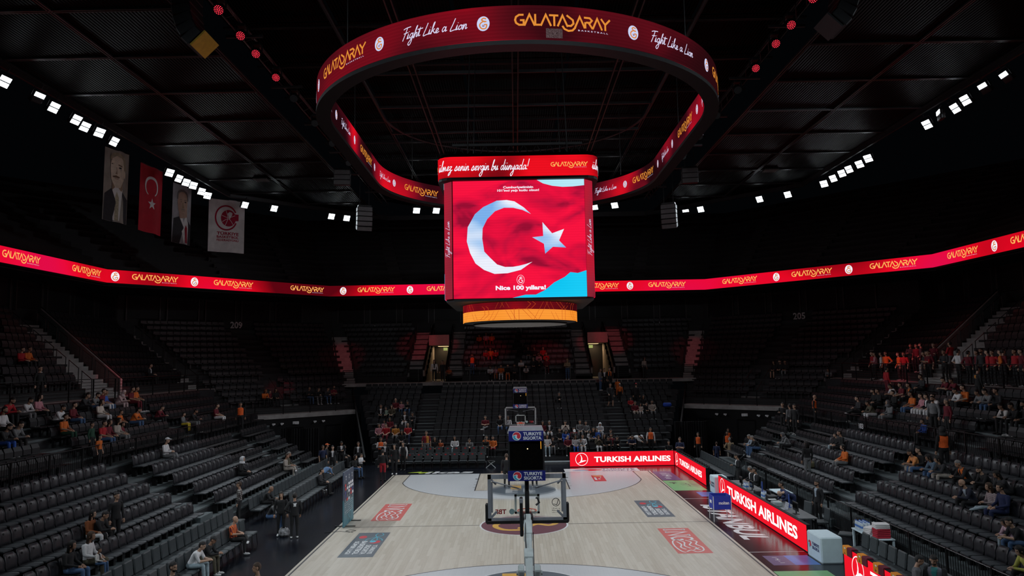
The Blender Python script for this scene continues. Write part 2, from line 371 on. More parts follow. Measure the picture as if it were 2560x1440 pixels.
gv = stroke2d([[(-.05,.45),(-.7,.5),(-1.1,.15),(-1.12,-.35),(-.75,-.85),(-.1,-.9),(.25,-.75)], [(.1,.35),(.1,-.55),(-.25,-.55)], [(1.25,.75),(1.3,.2),(1.0,-.15),(.55,.1),(.2,-.35),(.15,-.9)]], .24, 5)
gv = ([(-y*.0+x, y+.1) for x,y in gv[0]], gv[1])
fp(P4+.0012).put('club_letters', gv, M_GOLD, court)
fp(P4+.0024).put('founding_year', shift(fit_text('1905', h=.2), -.28, .35), M_GOLD, court)
# ---- sponsor prints laid on the floor
def bank_print(x0,x1,y0,y1):
    b = poly_face('sponsor_print', rect(x0,x1,y0,y1), M_CORAL, P2); cx, cy, h = (x0+x1)/2, (y0+y1)/2, y1-y0
    fp(P3).put('lettering', rot90(stroke2d([[(-.8,-.38),(-.8,.38)],[(-.9,-.37),(-.7,-.37)],[(-.9,.37),(-.7,.37)],[(-.42,-.38),(-.42,.36),(.1,-.36),(.1,.38)],[(-.52,-.37),(-.32,-.37)],[(-.02,.37),(.22,.37)],[(.82,.24),(.72,.36),(.5,.36),(.34,.14),(.34,-.14),(.5,-.36),(.72,-.36),(.82,-.24),(.82,-.03),(.66,-.03)]],.1)), M_LWHITE, court, cx, cy+.83)
    lion = stroke2d([[(-.9,.2),(-.6,.42),(-.2,.3),(.2,.42),(.65,.36),(.85,.1),(.6,-.05),(.8,-.25)], [(-.8,.05),(-.5,.2),(-.1,.05),(.3,.2),(.55,.05)], [(-.85,-.2),(-.5,-.05),(0,-.15),(.35,-.02)], [(-.95,-.15),(-.7,-.42),(0,-.5),(.7,-.42),(.9,-.3)], [(-.6,-.3),(-.2,-.22),(.2,-.32),(.5,-.2)], [(.3,.3),(.45,.18),(.6,.28)]], .055, 4)
    fp(P3).put('line_drawing', rot90(lion), M_LWHITE, court, cx, cy-.85)
bank_print(-6.47,-5.22,1.3,5.0); bank_print(5.2,6.4,-4.72,-.95)
def league_print(x0,x1,y0,y1):
    poly_face('league_print', rect(x0,x1,y0,y1), M_SLATE, P2); cx, y = (x0+x1)/2, y1
    for i, (t, wd) in enumerate((('TÜRKIYE',1.25),('SIGORTA',1.3),('BASKETBOL',1.9),('SÜPER LIGI',1.8))):
        fp(P3).put('lettering', rot90(fit_text(t, w=wd, h=.2, bold=.03)), M_LWHITE, court, x1-.2-.26*i, (y-2.35 if i < 2 else y-2.3)+(0 if i>1 else -.25))
    poly_face('round_mark', disc2d(.2,.24,20,(x1-.33,y-1.5))[0], M_REDP, P3); poly_face('round_mark', disc2d(.12,.16,16,(x1-.42,y-1.44))[0], M_CYANP, P4)
    fan = stroke2d([[(.0,0),(.35,.25),(.6,.3)],[(0,0),(.4,.08),(.7,.1)],[(0,0),(.4,-.1),(.7,-.12)],[(0,0),(.3,-.28),(.55,-.34)],[(0,0),(-.3,.2),(-.6,.1)],[(0,0),(-.3,-.1),(-.6,-.05)]], .035, 3)
    fp(P3).put('fan_lines', rot90(fan), M_CYANP, court, x1-.4, y-.72)
    poly_face('red_ball_mark', disc2d(.15,.22,16,(x0+.3,y-.72))[0], M_REDP, P3)
league_print(-6.48,-5.25,-4.5,-.85); league_print(5.2,6.38,1.15,4.83)
poly_face('shop_print', rect(3.97,4.64,10.5,12.6), M_REDP, P2)
poly_face('shop_print_band', rect(4.05,4.56,12.2,12.45), M_GOLD, P3)
fp(P3).put('lettering', scribble(.4,.9,2,3,.12), M_LWHITE, court, 4.22, 11.4); fp(P3).put('lettering', scribble(.2,.4,1,5,.06), M_LWHITE, court, 4.45, 11.9)
# prints on the dark surround
sur = struct('floor_surround_prints')
def sface(name, pts, mat, z): return poly_face(name, pts, mat, z, sur)
sface('sponsor_print', rect(2.59,7.06,14.1,15.35), M_LWHITE, .002)
sface('round_mark', disc2d(.85,.38,26,(4.05,14.75))[0], M_REDP, .0032); sface('round_mark', disc2d(.5,.2,22,(3.55,14.62))[0], M_CYANP, .0044)
for i, t in enumerate(('TURKIYE','SIGORTA')): fp(.0034).put('lettering', fit_text(t, w=2.0, h=.42, bold=.03), M_NAVYP, sur, 5.85, 15.02-.56*i)
fp(.0034).put('lettering', fit_text('ikas', w=2.9, h=.82, bold=.025, shear=.12), M_LWHITE, sur, -4.35, 14.75)
fp(.0034).put('lightning_bolt', ([(-.75,.0),(.1,.42),(.02,.1),(.85,.16),(-.05,-.4),(.02,-.06)], [(0,1,2,5),(2,3,4,5)]), M_LIME, sur, -6.15, 14.85, 1)
sface('sponsor_print', rect(7.68,8.75,10.5,13.75), M_PURPLE, .002); fp(.0034).put('lettering', rot90(scribble(2.3,.5,6,8,.11)), M_LWHITE, sur, 8.25, 12.1)
sface('sponsor_print', rect(7.65,9.3,7.3,10.4), M_GREEN, .002); fp(.0034).put('lettering', rot90(scribble(1.3,.75,4,9,.045)), M_DKTXT, sur, 8.75, 9.0); fp(.0034).put('lettering', rot90(scribble(.5,.5,2,10,.1)), M_DKTXT, sur, 8.0, 9.7)
sface('sponsor_print', rect(8.6,9.45,5.6,6.8), M_SKYB, .002)
line('floor_strip', [(7.6,5.12),(9.4,5.12)], .04, .002, M_LWHITE, parent=sur); line('floor_strip', [(7.6,-4.66),(9.5,-4.66)], .04, .002, M_LWHITE, parent=sur)
ist = fit_text('ISTANBUL', w=6.6, h=1.02, bold=.03, shear=.22)
fp(.0034).put('lettering', rot90(ist), M_LWHITE, sur, 8.5, .35)
sface('sponsor_print', rect(7.9,8.6,-6.3,-5.15), M_PURPLE, .002); sface('sponsor_print', rect(8.6,9.4,-6.3,-5.15), M_SKYB, .002); fp(.0034).put('lettering', rot90(scribble(.8,.2,5,12,.04)), M_LWHITE, sur, 8.25, -5.7)
sface('sponsor_print', rect(7.65,9.32,-9.6,-6.95), M_GREEN, .002); fp(.0034).put('lettering', rot90(scribble(1.3,.75,4,9,.045)), M_DKTXT, sur, 8.5, -8.1)
# ---- ceiling: perforated sheets in a steel grid
ceiling = struct('ceiling')
ZC = 20.0
def clip(poly, a, b, c):     # keep a*x+b*y<=c
    out = []
    for i in range(len(poly)):
        p, q = poly[i], poly[(i+1)%len(poly)]; dp, dq = a*p[0]+b*p[1]-c, a*q[0]+b*q[1]-c
        if dp <= 0: out.append(p)
        if dp*dq < 0: t = dp/(dp-dq); out.append((p[0]+(q[0]-p[0])*t, p[1]+(q[1]-p[1])*t))
    return out
xs = [-22.2,-17.4,-12.6,-7.8,-2.6,2.6,7.8,12.6,17.4,22.2]
ys = [4.25*k for k in range(-7, 10)]
ysn = [(-29.75)]
M_GRID = pm('ceiling_steel', (.03,.031,.034), rough=.32, var=.15, spec=.5)
for i in range(len(xs)-1):
    for j in range(len(ys)-1):
        z = ZC if abs(xs[i]+xs[i+1])/2 > 10.3 else ZC+1.4
        pl = rect(xs[i]+.09, xs[i+1]-.09, ys[j]+.06, ys[j+1]-.06)
        for sx in (1,-1): pl = clip(pl, sx*.707, .707, .707*(22.2+25.6)-.0) if pl else pl
        if len(pl) > 2: MB().prism(pl, z, z+.05).build('ceiling_panel', M_CEIL, ceiling)
def chan(a, b, z, wd=.07, gap=.12):    # double steel channel
    m = MB(); a, b = Vector(a), Vector(b); d = (b-a).normalized(); n = Vector((-d.y,d.x))*gap/2
    for s in (1,-1):
        p, q = a+n*s, b+n*s; k = Vector((-d.y,d.x))*.025
        m.prism([tuple(p-k),tuple(q-k),tuple(q+k),tuple(p+k)], z-.07, z+.03)
    return m.build('ceiling_channel', M_GRID, ceiling)
for x in xs:
    if abs(x) > 3:
        z = ZC if abs(x) > 10 else ZC+1.2
        chan((x,-29), (x, min(36.0, 47.8-abs(x))), z)
for y in ys:
    xm = min(22.2, 47.8-y)
    if xm > 12.6:
        chan((-xm,y),(-12.6,y),ZC); chan((12.6,y),(xm,y),ZC)
    chan((-min(12.6,xm),y),(min(12.6,xm),y),ZC+1.2)
# edge fascia that carries the floodlights
edge = [(-22.2,-29),(-22.2,25.6),(-11.8,36.0),(11.8,36.0),(22.2,25.6),(22.2,-29)]
for a, b in zip(edge, edge[1:]):
    d = Vector((b[0]-a[0], b[1]-a[1])).normalized(); n = Vector((d.y,-d.x))*-.12
    MB().prism([a,b,(b[0]+n.x,b[1]+n.y),(a[0]+n.x,a[1]+n.y)], ZC-.32, ZC+.1).build('edge_beam', M_GRID, ceiling)
# obround track and beams over the scoreboard
trk = MB(); pts = []
for t in np.linspace(0,PI,25): pts.append((7.2*math.cos(t), 8.3+7.2*math.sin(t), ZC))
for t in np.linspace(PI,2*PI,25): pts.append((7.2*math.cos(t), -8.3+7.2*math.sin(t), ZC))
trk.tube(pts+[pts[0]], .07, 6); trk.build('curved_track', M_GRID, ceiling)
for x in (-4.7,0,4.7):
    m = MB().box(x-.16,x-.1,-15,15.4,ZC-.1,ZC+.15).box(x+.1,x+.16,-15,15.4,ZC-.1,ZC+.15); m.build('ceiling_beam', M_GRID, ceiling)
for y in (2.5,7,11.4): MB().box(-7.2,7.2,y-.05,y+.05,ZC-.05,ZC+.1).build('ceiling_beam', M_GRID, ceiling)
for x in (-18.3,18.3): MB().cbox((x,21.3,ZC-.08),(1.0,.8,.1),bev=.03).build('ceiling_access_hatch', pm('hatch_grey',(.06,.06,.06)), ceiling)
# ================================================================== terraces
LOWX = lambda i: 12.72+.86*(i-1)      # seat-back line of row i, side stands
LOWZ = lambda i: .57+.385*(i-1)       # deck height of row i
UPX = lambda k: 17.3+.86*k
UPZ = lambda k: 2.65+.4*k
ENDY = lambda k: 19.6+.86*k           # k=-1..9
ENDZ = lambda k: .78+.381*k
FAR_END = {1:15.0, 2:15.1, 3:15.5, 4:16.1, 5:17.3}
AISLES = ((-1.5,.25),(11.2,12.6))
stands = {}
for sx, nm in ((-1,'left'),(1,'right')):
    g = thing('grandstand', f'black retractable grandstand with five low seat rows along the {nm} side of the court', 'grandstand'); stands[nm] = g
    for i in range(1,6):
        x0, x1 = LOWX(i)-.62, LOWX(i)+.24; z = LOWZ(i); a, b = sorted((sx*x0, sx*x1))
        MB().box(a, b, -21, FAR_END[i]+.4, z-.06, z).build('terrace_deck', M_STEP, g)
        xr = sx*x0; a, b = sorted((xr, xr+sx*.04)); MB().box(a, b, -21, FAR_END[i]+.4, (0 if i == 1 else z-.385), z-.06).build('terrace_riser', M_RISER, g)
        for y0, y1 in AISLES:     # half steps in the aisles
            a, b = sorted((sx*(x0-.36), sx*x0)); zz = z-.385 if i > 1 else 0; MB().box(a, b, y0+.3, y1-.3, zz, z-.19 if i > 1 else .3).build('aisle_step', M_STEP, g)
    g2 = thing('grandstand', f'dark upper seat rows behind the fence on the {nm} side', 'grandstand')
    for k in range(5):
        x0, x1 = UPX(k)-.62, UPX(k)+.24; z = UPZ(k); a, b = sorted((sx*x0, sx*x1)); ye = 19.0-.3*k
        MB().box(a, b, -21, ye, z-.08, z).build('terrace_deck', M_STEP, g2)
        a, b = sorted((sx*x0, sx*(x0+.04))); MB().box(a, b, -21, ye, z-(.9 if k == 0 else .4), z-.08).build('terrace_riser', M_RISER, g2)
    # slab of the upper concourse
    a, b = sorted((sx*20.95, sx*21.6)); MB().box(a,b,-21,20.3,4.0,5.05).build('concourse_edge', M_RISER, g2)
ge = thing('grandstand', 'steep black grandstand of eleven seat rows behind the far basket', 'grandstand')
def end_half(z): return 9.9+(z-.97)*.72
for k in range(-1,10):
    y0, y1, z = ENDY(k)-.62, ENDY(k)+.24, ENDZ(k); h = end_half(z)
    MB().box(-h, h, y0, y1, z-.06, z).build('terrace_deck', M_RISER, ge)
    MB().box(-h, h, y0, y0+.04, (0 if k == -1 else z-.381), z-.06).build('terrace_riser', M_RISER, ge)
    for x0, x1 in ((-7.3,-6.1),(6.35,7.5)):
        zz = z-.381 if k > -1 else 0; MB().box(x0, x1, y0-.36, y0, zz, z-.19 if k > -1 else .2).build('aisle_step', M_RISER, ge)
        MB().box(x0, x1, y0, y0+.36, z, z+.006).build('step_nosing', M_STEP, ge)
# ---- octagonal upper tier (200 level)
NX, NY = -.643, .766
def oct_line(k): return 30.2+.8*k, 31.9+.85*k, 23.2+.8*k     # end y, corner offset, side x
def vtx(k):
    ye, oc, xs_ = oct_line(k); return ((ye*NY-oc)/.643, ye), (-xs_, (oc-.643*xs_)/NY)
tier = thing('upper_grandstand', 'unlit octagonal tier of seats under the ribbon screen', 'grandstand')
VOM = ((-7.75,-6.0),(6.05,7.8))
ZT = lambda k: 5.05+.46*k
for k in range(0,10):
    a0, b0 = vtx(k); a1, b1 = vtx(k+1); z = ZT(k+1); zb = ZT(k)-.3
    xs_ = [a0[0], VOM[0][0]] if True else None
    for (u, v) in ((None, VOM[0][0]), (VOM[0][1], VOM[1][0]), (VOM[1][1], None)):
        u0 = a0[0] if u is None else u; u1 = a1[0] if u is None else u; v0 = -a0[0] if v is None else v; v1 = -a1[0] if v is None else v
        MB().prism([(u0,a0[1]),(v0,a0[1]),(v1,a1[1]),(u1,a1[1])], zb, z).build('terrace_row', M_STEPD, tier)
    for s in (1,-1):
        MB().prism([(s*b0[0],b0[1]),(s*a0[0],a0[1]),(s*a1[0],a1[1]),(s*b1[0],b1[1])], zb, z).build('terrace_row', M_STEPD, tier)
        MB().prism([(s*b0[0],-16),(s*b0[0],b0[1]),(s*b1[0],b1[1]),(s*b1[0],-16)], zb, z).build('terrace_row', M_STEPD, tier)
# concourse slabs in front of the tier
a0, b0 = vtx(0)
MB().box(-14.2,14.2,28.3,30.2,4.8,5.05).build('concourse_slab', M_CONC, tier)
for s in (1,-1):
    MB().box(*sorted((s*21.6,s*23.2)),-16,22.5,4.8,5.05).build('concourse_slab', M_CONC, tier)
# lower corner terraces (z 3.2 up)
CA, CB = (-12.2,25.2), (-19.0,19.5)
COFF = 27.15
def corner_pts(off, e):      # segment at offset, extended by e
    dx, dy = -.766, -.643; mx, my = (CA[0]+CB[0])/2+NX*(off-COFF), (CA[1]+CB[1])/2+NY*(off-COFF); h = 4.45+e
    return (mx-dx*h, my-dy*h), (mx+dx*h, my+dy*h)
for s, nm in ((1,'left'),(-1,'right')):
    cg = thing('corner_grandstand', f'small block of dark seats over the black tunnel wall in the {nm} far corner', 'grandstand')
    for k in range(5):
        o0 = COFF+(0 if k == 0 else 1.2+.85*(k-1)); o1 = COFF+1.2+.85*k+.05; p0, q0 = corner_pts(o0, .35*k); p1, q1 = corner_pts(o1, .35*k)
        MB().prism([(s*p0[0],p0[1]),(s*q0[0],q0[1]),(s*q1[0],q1[1]),(s*p1[0],p1[1])], 2.9 if k == 0 else 3.1, 3.2+.44*k).build('terrace_row' if k else 'concourse_slab', M_CONC if k == 0 else M_STEPD, cg)
    # tunnel wall beneath
    p, q = corner_pts(COFF+.1, .4)
    wl = struct(f'wall_corner_{nm}')
    MB().prism([(s*p[0],p[1]),(s*q[0],q[1]),(s*(q[0]+NX*.2),q[1]+NY*.2),(s*(p[0]+NX*.2),p[1]+NY*.2)], 0, 2.95).build('wall_panel', M_BLACK, wl)
    dx, dy = q[0]-p[0], q[1]-p[1]; l = math.hypot(dx,dy); dx /= l; dy /= l
    for d in (1.6,4.6,7.0):          # doorway frames, proud of the wall
        m = MB()
        for e in (0,1.3): 
            c = (p[0]+dx*(d+e)-NX*.02, p[1]+dy*(d+e)-NY*.02); m.box(s*c[0]-.04, s*c[0]+.04, c[1]-.04, c[1]+.04, 0, 2.2)
        c0 = (p[0]+dx*d-NX*.03, p[1]+dy*d-NY*.03); c1 = (p[0]+dx*(d+1.3)-NX*.03, p[1]+dy*(d+1.3)-NY*.03)
        m.tube([(s*c0[0],c0[1],2.2),(s*c1[0],c1[1],2.2)], .05, 4); m.build('door_frame', M_RAIL, wl)
    for d in (3.1,3.75,5.2,6.2,6.8):      # small white fittings near the top
        c = (p[0]+dx*d-NX*.1, p[1]+dy*d-NY*.1); big = d == 5.2
        m = MB().cbox((s*c[0],c[1],2.55),(.42 if big else .22,.16,.2 if big else .1),Matrix.Rotation(-s*math.atan2(.643,.766),4,'Z').to_3x3() if False else None,bev=.03)
        m.cbox((s*c[0]-NX*s*.02,c[1]-.12,2.5),(.1,.1,.08),bev=.02)
        tag(m.build('wall_light', M_WHITE), f'small white {"double " if big else ""}fixture high on the {nm} tunnel wall, number {d}'.split(', number')[0], 'wall fixture', f'white fixtures on the {nm} tunnel wall')
# dark side walls of the far grandstand
for s, nm in ((-1,'left'),(1,'right')):
    wl = MB().add([(s*10.2,18.6,0),(s*13.2,28.4,0),(s*13.2,28.4,4.7),(s*10.2,18.6,.5),(s*10.3,18.6,0),(s*13.3,28.4,0),(s*13.3,28.4,4.7),(s*10.3,18.6,.5)], [(0,1,2,3),(7,6,5,4),(0,3,7,4),(3,2,6,7)]).build(f'wall_stand_{nm}', M_BLACK); wl['kind'] = 'structure'
# back walls with box fronts above the tier
M_BACK = pm('back_wall_black', (.008,.008,.009), rough=.7, var=.2)
M_GLASSD = pm('dark_box_glass', (.010,.010,.011), rough=.5, var=.1, spec=.15)
M_FRAME = pm('box_front_frame', (.03,.028,.028), rough=.5, var=.1)
a9, b9 = vtx(10)
segs = [((b9[0],-16),b9),(b9,a9),(a9,(-a9[0],a9[1])),((-a9[0],a9[1]),(-b9[0],b9[1])),((-b9[0],b9[1]),(-b9[0],-16))]
wn = ['wall_left','wall_corner_back_left','wall_far','wall_corner_back_right','wall_right']
for (p, q), n in zip(segs, wn):
    wl = struct(n); d = Vector((q[0]-p[0], q[1]-p[1])); l = d.length; d /= l; nn = Vector((-d.y,d.x)); nn = nn if nn.dot(Vector(((p[0]+q[0])/2,(p[1]+q[1])/2))) > 0 else -nn
    P = lambda t, o: (p[0]+d.x*t+nn.x*o, p[1]+d.y*t+nn.y*o)
    MB().prism([P(0,0),P(l,0),P(l,.3),P(0,.3)], 5, 12.35).build('wall_panel', M_BACK, wl)
    t = .6
    while t < l-2.6:
        m = MB().prism([P(t,-.1),P(t+2.4,-.1),P(t+2.4,.02),P(t,.02)], 10.5, 12.0); m.build('box_window', M_GLASSD, wl)
        for tt in (t-.06,t+2.4): MB().prism([P(tt,-.22),P(tt+.08,-.22),P(tt+.08,.02),P(tt,.02)], 10.3, 12.2).build('window_frame', M_FRAME, wl)
        t += 3.0
# soffit and the unlit highest tier behind the ribbon screen
RV = [(-27.9,-14),(-27.9,19.0),(-16.1,32.3),(16.1,32.3),(28.1,19.0),(28.1,-14)]
top = thing('top_grandstand', 'almost black highest tier of seats above the ribbon screen', 'grandstand')
def rv_off(o):
    ye, xl, xr = 32.3+o, -27.9-o, 28.1+o; nx, ny = -.748, .664; c = .748*27.9+.664*19.0+o
    return [(xl,-14),(xl,(c-.748*-xl)/.664),(-(c-.664*ye)/.748,ye),((c-.664*ye)/.748,ye),(xr,(c-.748*(xr-.2))/.664),(xr,-14)]
for k in range(14):
    A, B = rv_off(.3+1.0*k), rv_off(1.3+1.0*k)
    for i in range(5):
        MB().prism([A[i],A[i+1],B[i+1],B[i]], 13.0+.62*k if k else 12.3, 13.62+.62*k).build('terrace_row', M_BACK, top)
for i in range(1,4):
    A, B = rv_off(0.3), rv_off(14)
    for f in (.18,.5,.82):
        m = MB()
        for k in range(26):
            o = .4+.5*k; P = rv_off(o); a, b = Vector(P[i]), Vector(P[i+1]); c = a.lerp(b,f); d = (b-a).normalized()*.55; n = Vector((-d.y,d.x)).normalized(); n = n if n.dot(c) > 0 else -n
            m.prism([tuple(c-d),tuple(c+d),tuple(c+d+n*.3),tuple(c-d+n*.3)], 13.2+.31*k, 13.70+.31*k)
        m.build('stair_flight', M_STEPD, top)
A, B = rv_off(.3), rv_off(6)
for i in range(5): MB().prism([A[i],A[i+1],B[i+1],B[i]], 12.22, 12.34).build('soffit_panel', M_BACK, top)

# ================================================================== floodlights
M_HOUS = pm('lamp_housing', (.03,.03,.033), rough=.4, metal=.5)
M_LAMP = em('lamp_glass_lit', (.86,.95,1.0), 5)
M_LAMPD = pm('lamp_glass_unlit', (.10,.11,.12), rough=.15)
FLOOD = [(-22.3,.3),(-22.1,2.3),(-22.2,3.6),(-22.2,5.4),(-22.4,6.5),(-22.2,7.5),(-22.3,9.1),(-22.4,15.9),(-22.5,17.4),(-22.5,18.5),(-22.4,19.4),(-22.6,21.2),(-22.7,22.5),(-21.2,25.9),(-19.4,27.4),(-15.7,31),(-14.6,31.9),(-8.2,29.2),(-6.6,29.4),(6.5,29.1),(8.1,28.6),(14.7,32),(15.7,30.9),(19.5,27.3),(21.2,25.8),(22.6,22.4),(22.6,20.8),(22.6,19.4),(22.6,18.3),(22.7,17),(22.6,15.6),(22.6,8.8),(22.4,7.3),(22.6,6.2),(22.4,5),(22.3,3.4),(22.4,2)]
HALF = {1,22-1,33-1,35,36}        # fixtures with one lens dark
def flood_mesh():
    h = MB().cbox((0,0,0),(.62,.16,.56),bev=.04)
    for k in range(7): h.box(-.28,.28,.08,.16,-.24+.075*k,-.2+.075*k)
    l = MB().cbox((0,-.088,.13),(.54,.02,.21)); l2 = MB().cbox((0,-.088,-.13),(.54,.02,.21))
    b = MB().tube([(-.36,0,-.05),(-.36,.02,.42),(.36,.02,.42),(.36,0,-.05)], .022, 5).tube([(0,.02,.42),(0,.02,.62)], .03, 5)
    return h.mesh('housing', M_HOUS), l.mesh('lens', M_LAMP), l2.mesh('lens', M_LAMP), l.mesh('lens', M_LAMPD), b.mesh('bracket', M_HOUS)
FM = flood_mesh()
def side_word(x, y):
    if y > 26 and abs(x) < 12: return 'far end'
    if y > 25: return 'left far corner' if x < 0 else 'right far corner'
    return 'left edge' if x < 0 else 'right edge'
cnt = {}
ORD = ['first','second','third','fourth','fifth','sixth','seventh','eighth','ninth','tenth','eleventh','twelfth','thirteenth','fourteenth','fifteenth','sixteenth']
def floodlight(i, x, y, lit=True, vis=True):
    sd = side_word(x, y); cnt[sd] = cnt.get(sd, 0)+1
    tgt = Vector((-x*.10+random.uniform(-2.5,2.5), max(-11, min(11, y*.45+random.uniform(-4,3))), 0)); p = Vector((x, y, 19.15))
    if y < -25: tgt = Vector((-x*.3,9,0))
    if i == 32: tgt = Vector((-24,19,17.3))
    d = (tgt-p).normalized(); rz = math.atan2(d.x, -d.y); pitch = math.asin(-d.z)
    o = thing('floodlight', (f'bright white floodlight hung from the ceiling, {ORD[cnt[sd]-1]} along the {sd}' if vis else 'floodlight hung from the ceiling behind the camera'), 'floodlight', tuple(p), 0, 'floodlights around the ceiling edge')
    o.rotation_euler = (pitch*.82, 0, rz)
    place('housing', FM[0], o); place('lens', FM[1], o); place('lens', FM[3] if i in HALF else FM[2], o); place('bracket', FM[4], o)
    ld = bpy.data.lights.new('floodlight_beam', 'SPOT'); ld.energy = FLOOD_W*(2.2 if y < -25 else 3.0 if i == 32 else 1); ld.spot_size = math.radians(34 if i == 32 else 73); ld.spot_blend = 1.0; ld.shadow_soft_size = .25; ld.color = (.84,.94,1)
    lo = bpy.data.objects.new('floodlight_beam', ld); COL.objects.link(lo); q = p+d*.2; lo.location = q
    lo.rotation_euler = d.to_track_quat('-Z','Y').to_euler()
for i, (x, y) in enumerate(FLOOD): floodlight(i, x, y)
for i, (x, y) in enumerate([(s*22.3, yy) for s in (-1,1) for yy in (-3,-6,-10,-13,-17,-20)]+[(xx,-27) for xx in (-9,-5,5,9)]): floodlight(100+i, x, y, vis=False)
# ================================================================== halo screen around the scoreboard
RO, RI, RLN, RZ0, RH = 7.15, 6.7, 4.15, 15.33, .97
def obround(R, s):           # point and outward normal at arclength s (ccw from the near tip)
    q = R*PI/2; tot = 2*PI*R+4*RLN; s %= tot
    if s < q: a = s/R-PI/2; return (R*math.cos(a), -RLN+R*math.sin(a)), (math.cos(a), math.sin(a))
    if s < q+2*RLN: return (R, s-q-RLN), (1,0)
    if s < q+2*RLN+PI*R: a = (s-q-2*RLN)/R; return (R*math.cos(a), RLN+R*math.sin(a)), (math.cos(a), math.sin(a))
    if s < q+4*RLN+PI*R: return (-R, RLN-(s-q-2*RLN-PI*R)), (-1,0)
    a = PI+(s-q-4*RLN-PI*R)/R; return (R*math.cos(a), -RLN+R*math.sin(a)), (math.cos(a), math.sin(a))
M_HALO = em_ramp('halo_screen_red', ['#2a0a0f','#3c0b13','#5e0e19','#7c0d1b','#c00a1c'], scale=.24, detail=1.5, lo=.42, hi=.82, lines=.14)
M_HALOI = em_ramp('halo_inner_screen_red', ['#22080d','#3c0a14','#6a0d1c','#a00d20','#e01022'], scale=.3, detail=1.0, lo=.36, hi=.72, lines=.1)
M_GOLDE = em('led_orange', '#e08c36'); M_GOLDR = em('led_pale_orange', '#ffb45c'); M_WHE = em('led_white', '#d8d2ee'); M_CRW = em('led_crest_white', '#c9d2f4')
M_CRO = em('led_crest_orange', '#d9823c'); M_CRD = em('led_crest_dark', '#7a2030'); M_WHP = em('led_pure_white', '#f6f2ff')
halo = thing('halo_screen', 'large dark red oblong ring screen with gold wordmarks hanging above the scoreboard', 'led screen')
def wall_strip(R, zlo, zhi, n=200, flip=False):
    m = MB(); tot = 2*PI*R+4*RLN; vs = []; fs = []
    for k in range(n):
        (x,y),_ = obround(R, tot*k/n); vs += [(x,y,zlo),(x,y,zhi)]
    for k in range(n):
        j = (k+1)%n; f = (2*k,2*j,2*j+1,2*k+1); fs.append(f[::-1] if flip else f)
    return m.add(vs, fs)
hso = wall_strip(RO, RZ0, RZ0+RH).build('outer_screen', M_HALO, halo); hsi = wall_strip(RI, RZ0, RZ0+RH, flip=True).build('inner_screen', M_HALOI, halo)
body = MB(); n = 160; to, ti = 2*PI*RO+4*RLN, 2*PI*RI+4*RLN
for (ra, rb, za, zb) in ((RO-.01,RI+.01,RZ0+RH,RZ0+RH), (RO+.02,RI-.02,RZ0-.02,RZ0-.02)):
    vs = []; fs = []
    for k in range(n):
        # same polar parameter for both walls
        (x,y),nn = obround(1e-9+7, (2*PI*7+4*RLN)*k/n); cy = max(-RLN, min(RLN, y)); dx, dy = x/7, (y-cy)/7
        vs += [(dx*ra, cy+dy*ra, za), (dx*rb, cy+dy*rb, zb), (dx*ra, cy+dy*ra, za-.12), (dx*rb, cy+dy*rb, zb-.12)]
    for k in range(n):
        j = (k+1)%n
        for a, b in ((0,1),(2,3),(0,2),(1,3)): fs.append((4*k+a,4*j+a,4*j+b,4*k+b))
    body.add(vs, fs)
body.build('frame', M_BLACK, halo)
hp = Patch(lambda u, v, off: (lambda q: (q[0][0]+q[1][0]*off, q[0][1]+q[1][1]*off, RZ0+RH/2+v))(obround(RO, u)))
hi = Patch(lambda u, v, off: (lambda q: (q[0][0]-q[1][0]*off, q[0][1]-q[1][1]*off, RZ0+RH/2+v))(obround(RI, -u)))
FIGHT = script2d('Fight Like a Lion', .075); FVF = (FIGHT[0], FIGHT[1])
def crest(pt, par, u, v, sc, white=M_CRW):
    pt.put('crest', CREST_A, white, par, u, v, sc)
    pt.put('crest_letters', CREST_B, M_CRO, par, u, v, sc, off=.02); pt.put('crest_letters', CREST_C, M_CRD, par, u, v, sc, off=.024)
SUB = fit_text('B A S K E T B A L L', w=2.7, h=.12, bold=.01)
def gs(pt, par, u, v, sc, mat=M_GOLDE, sub=True):
    pt.put('wordmark', WORDMARK, mat, par, u, v, sc)
    if sub: pt.put('small_lettering', shift(SUB, 2.6, -.64), M_WHE, par, u, v, sc, off=.02)
for t, s in (('G',-6.17),('C',-4.22),('F',-2.39),('C',-.93),('G',1.27),('C',3.41),('F',5.03),('C',7.07),('G',9.1),('C',11),('F',13),('C',15),('G',17.3),('C',19.5),('F',21.5),('C',-8.3),('F',-10.2),('C',-12.0),('G',-14.2),('C',-16.3),('F',-18.3)):
    if t == 'G': gs(hp, hso, s, .03, .33)
    elif t == 'C': crest(hp, hso, s, 0, .42)
    else: hp.put('script_lettering', FVF, M_WHE, hso, s, 0, .34)
tin = 2*PI*RI+4*RLN
for t, s in (('C',48.12),('F',46.58),('C',45.01),('G',42.65),('C',40.71),('F',38.72),('C',37.53),('G',35.32),('C',33.2),('F',31.4),('C',29.6),('G',27.6),('C',25.6),('F',23.92),('C',22.47),('G',20.59),('C',18.31),('F',16.62),('C',15.08),('G',12.73),('C',10.72),('F',9.2),('G',50.2)):
    if t == 'G': gs(hi, hsi, -s, 0, .30)
    elif t == 'C': crest(hi, hsi, -s, 0, .36)
    else: hi.put('script_lettering', FVF, M_WHE, hsi, -s, 0, .26)
MB().add([(0,0,0)],[]) 
hp.put('dead_module', ([(-.2,-.44),(.26,-.44),(.26,-.17),(-.2,-.17)],[(0,1,2,3)]), em_ramp('dead_pixels',['#1a0a0e','#6a5a5c','#2a1216'],scale=60,lo=.4,hi=.6,detail=3), hso, .98, 0, 1)
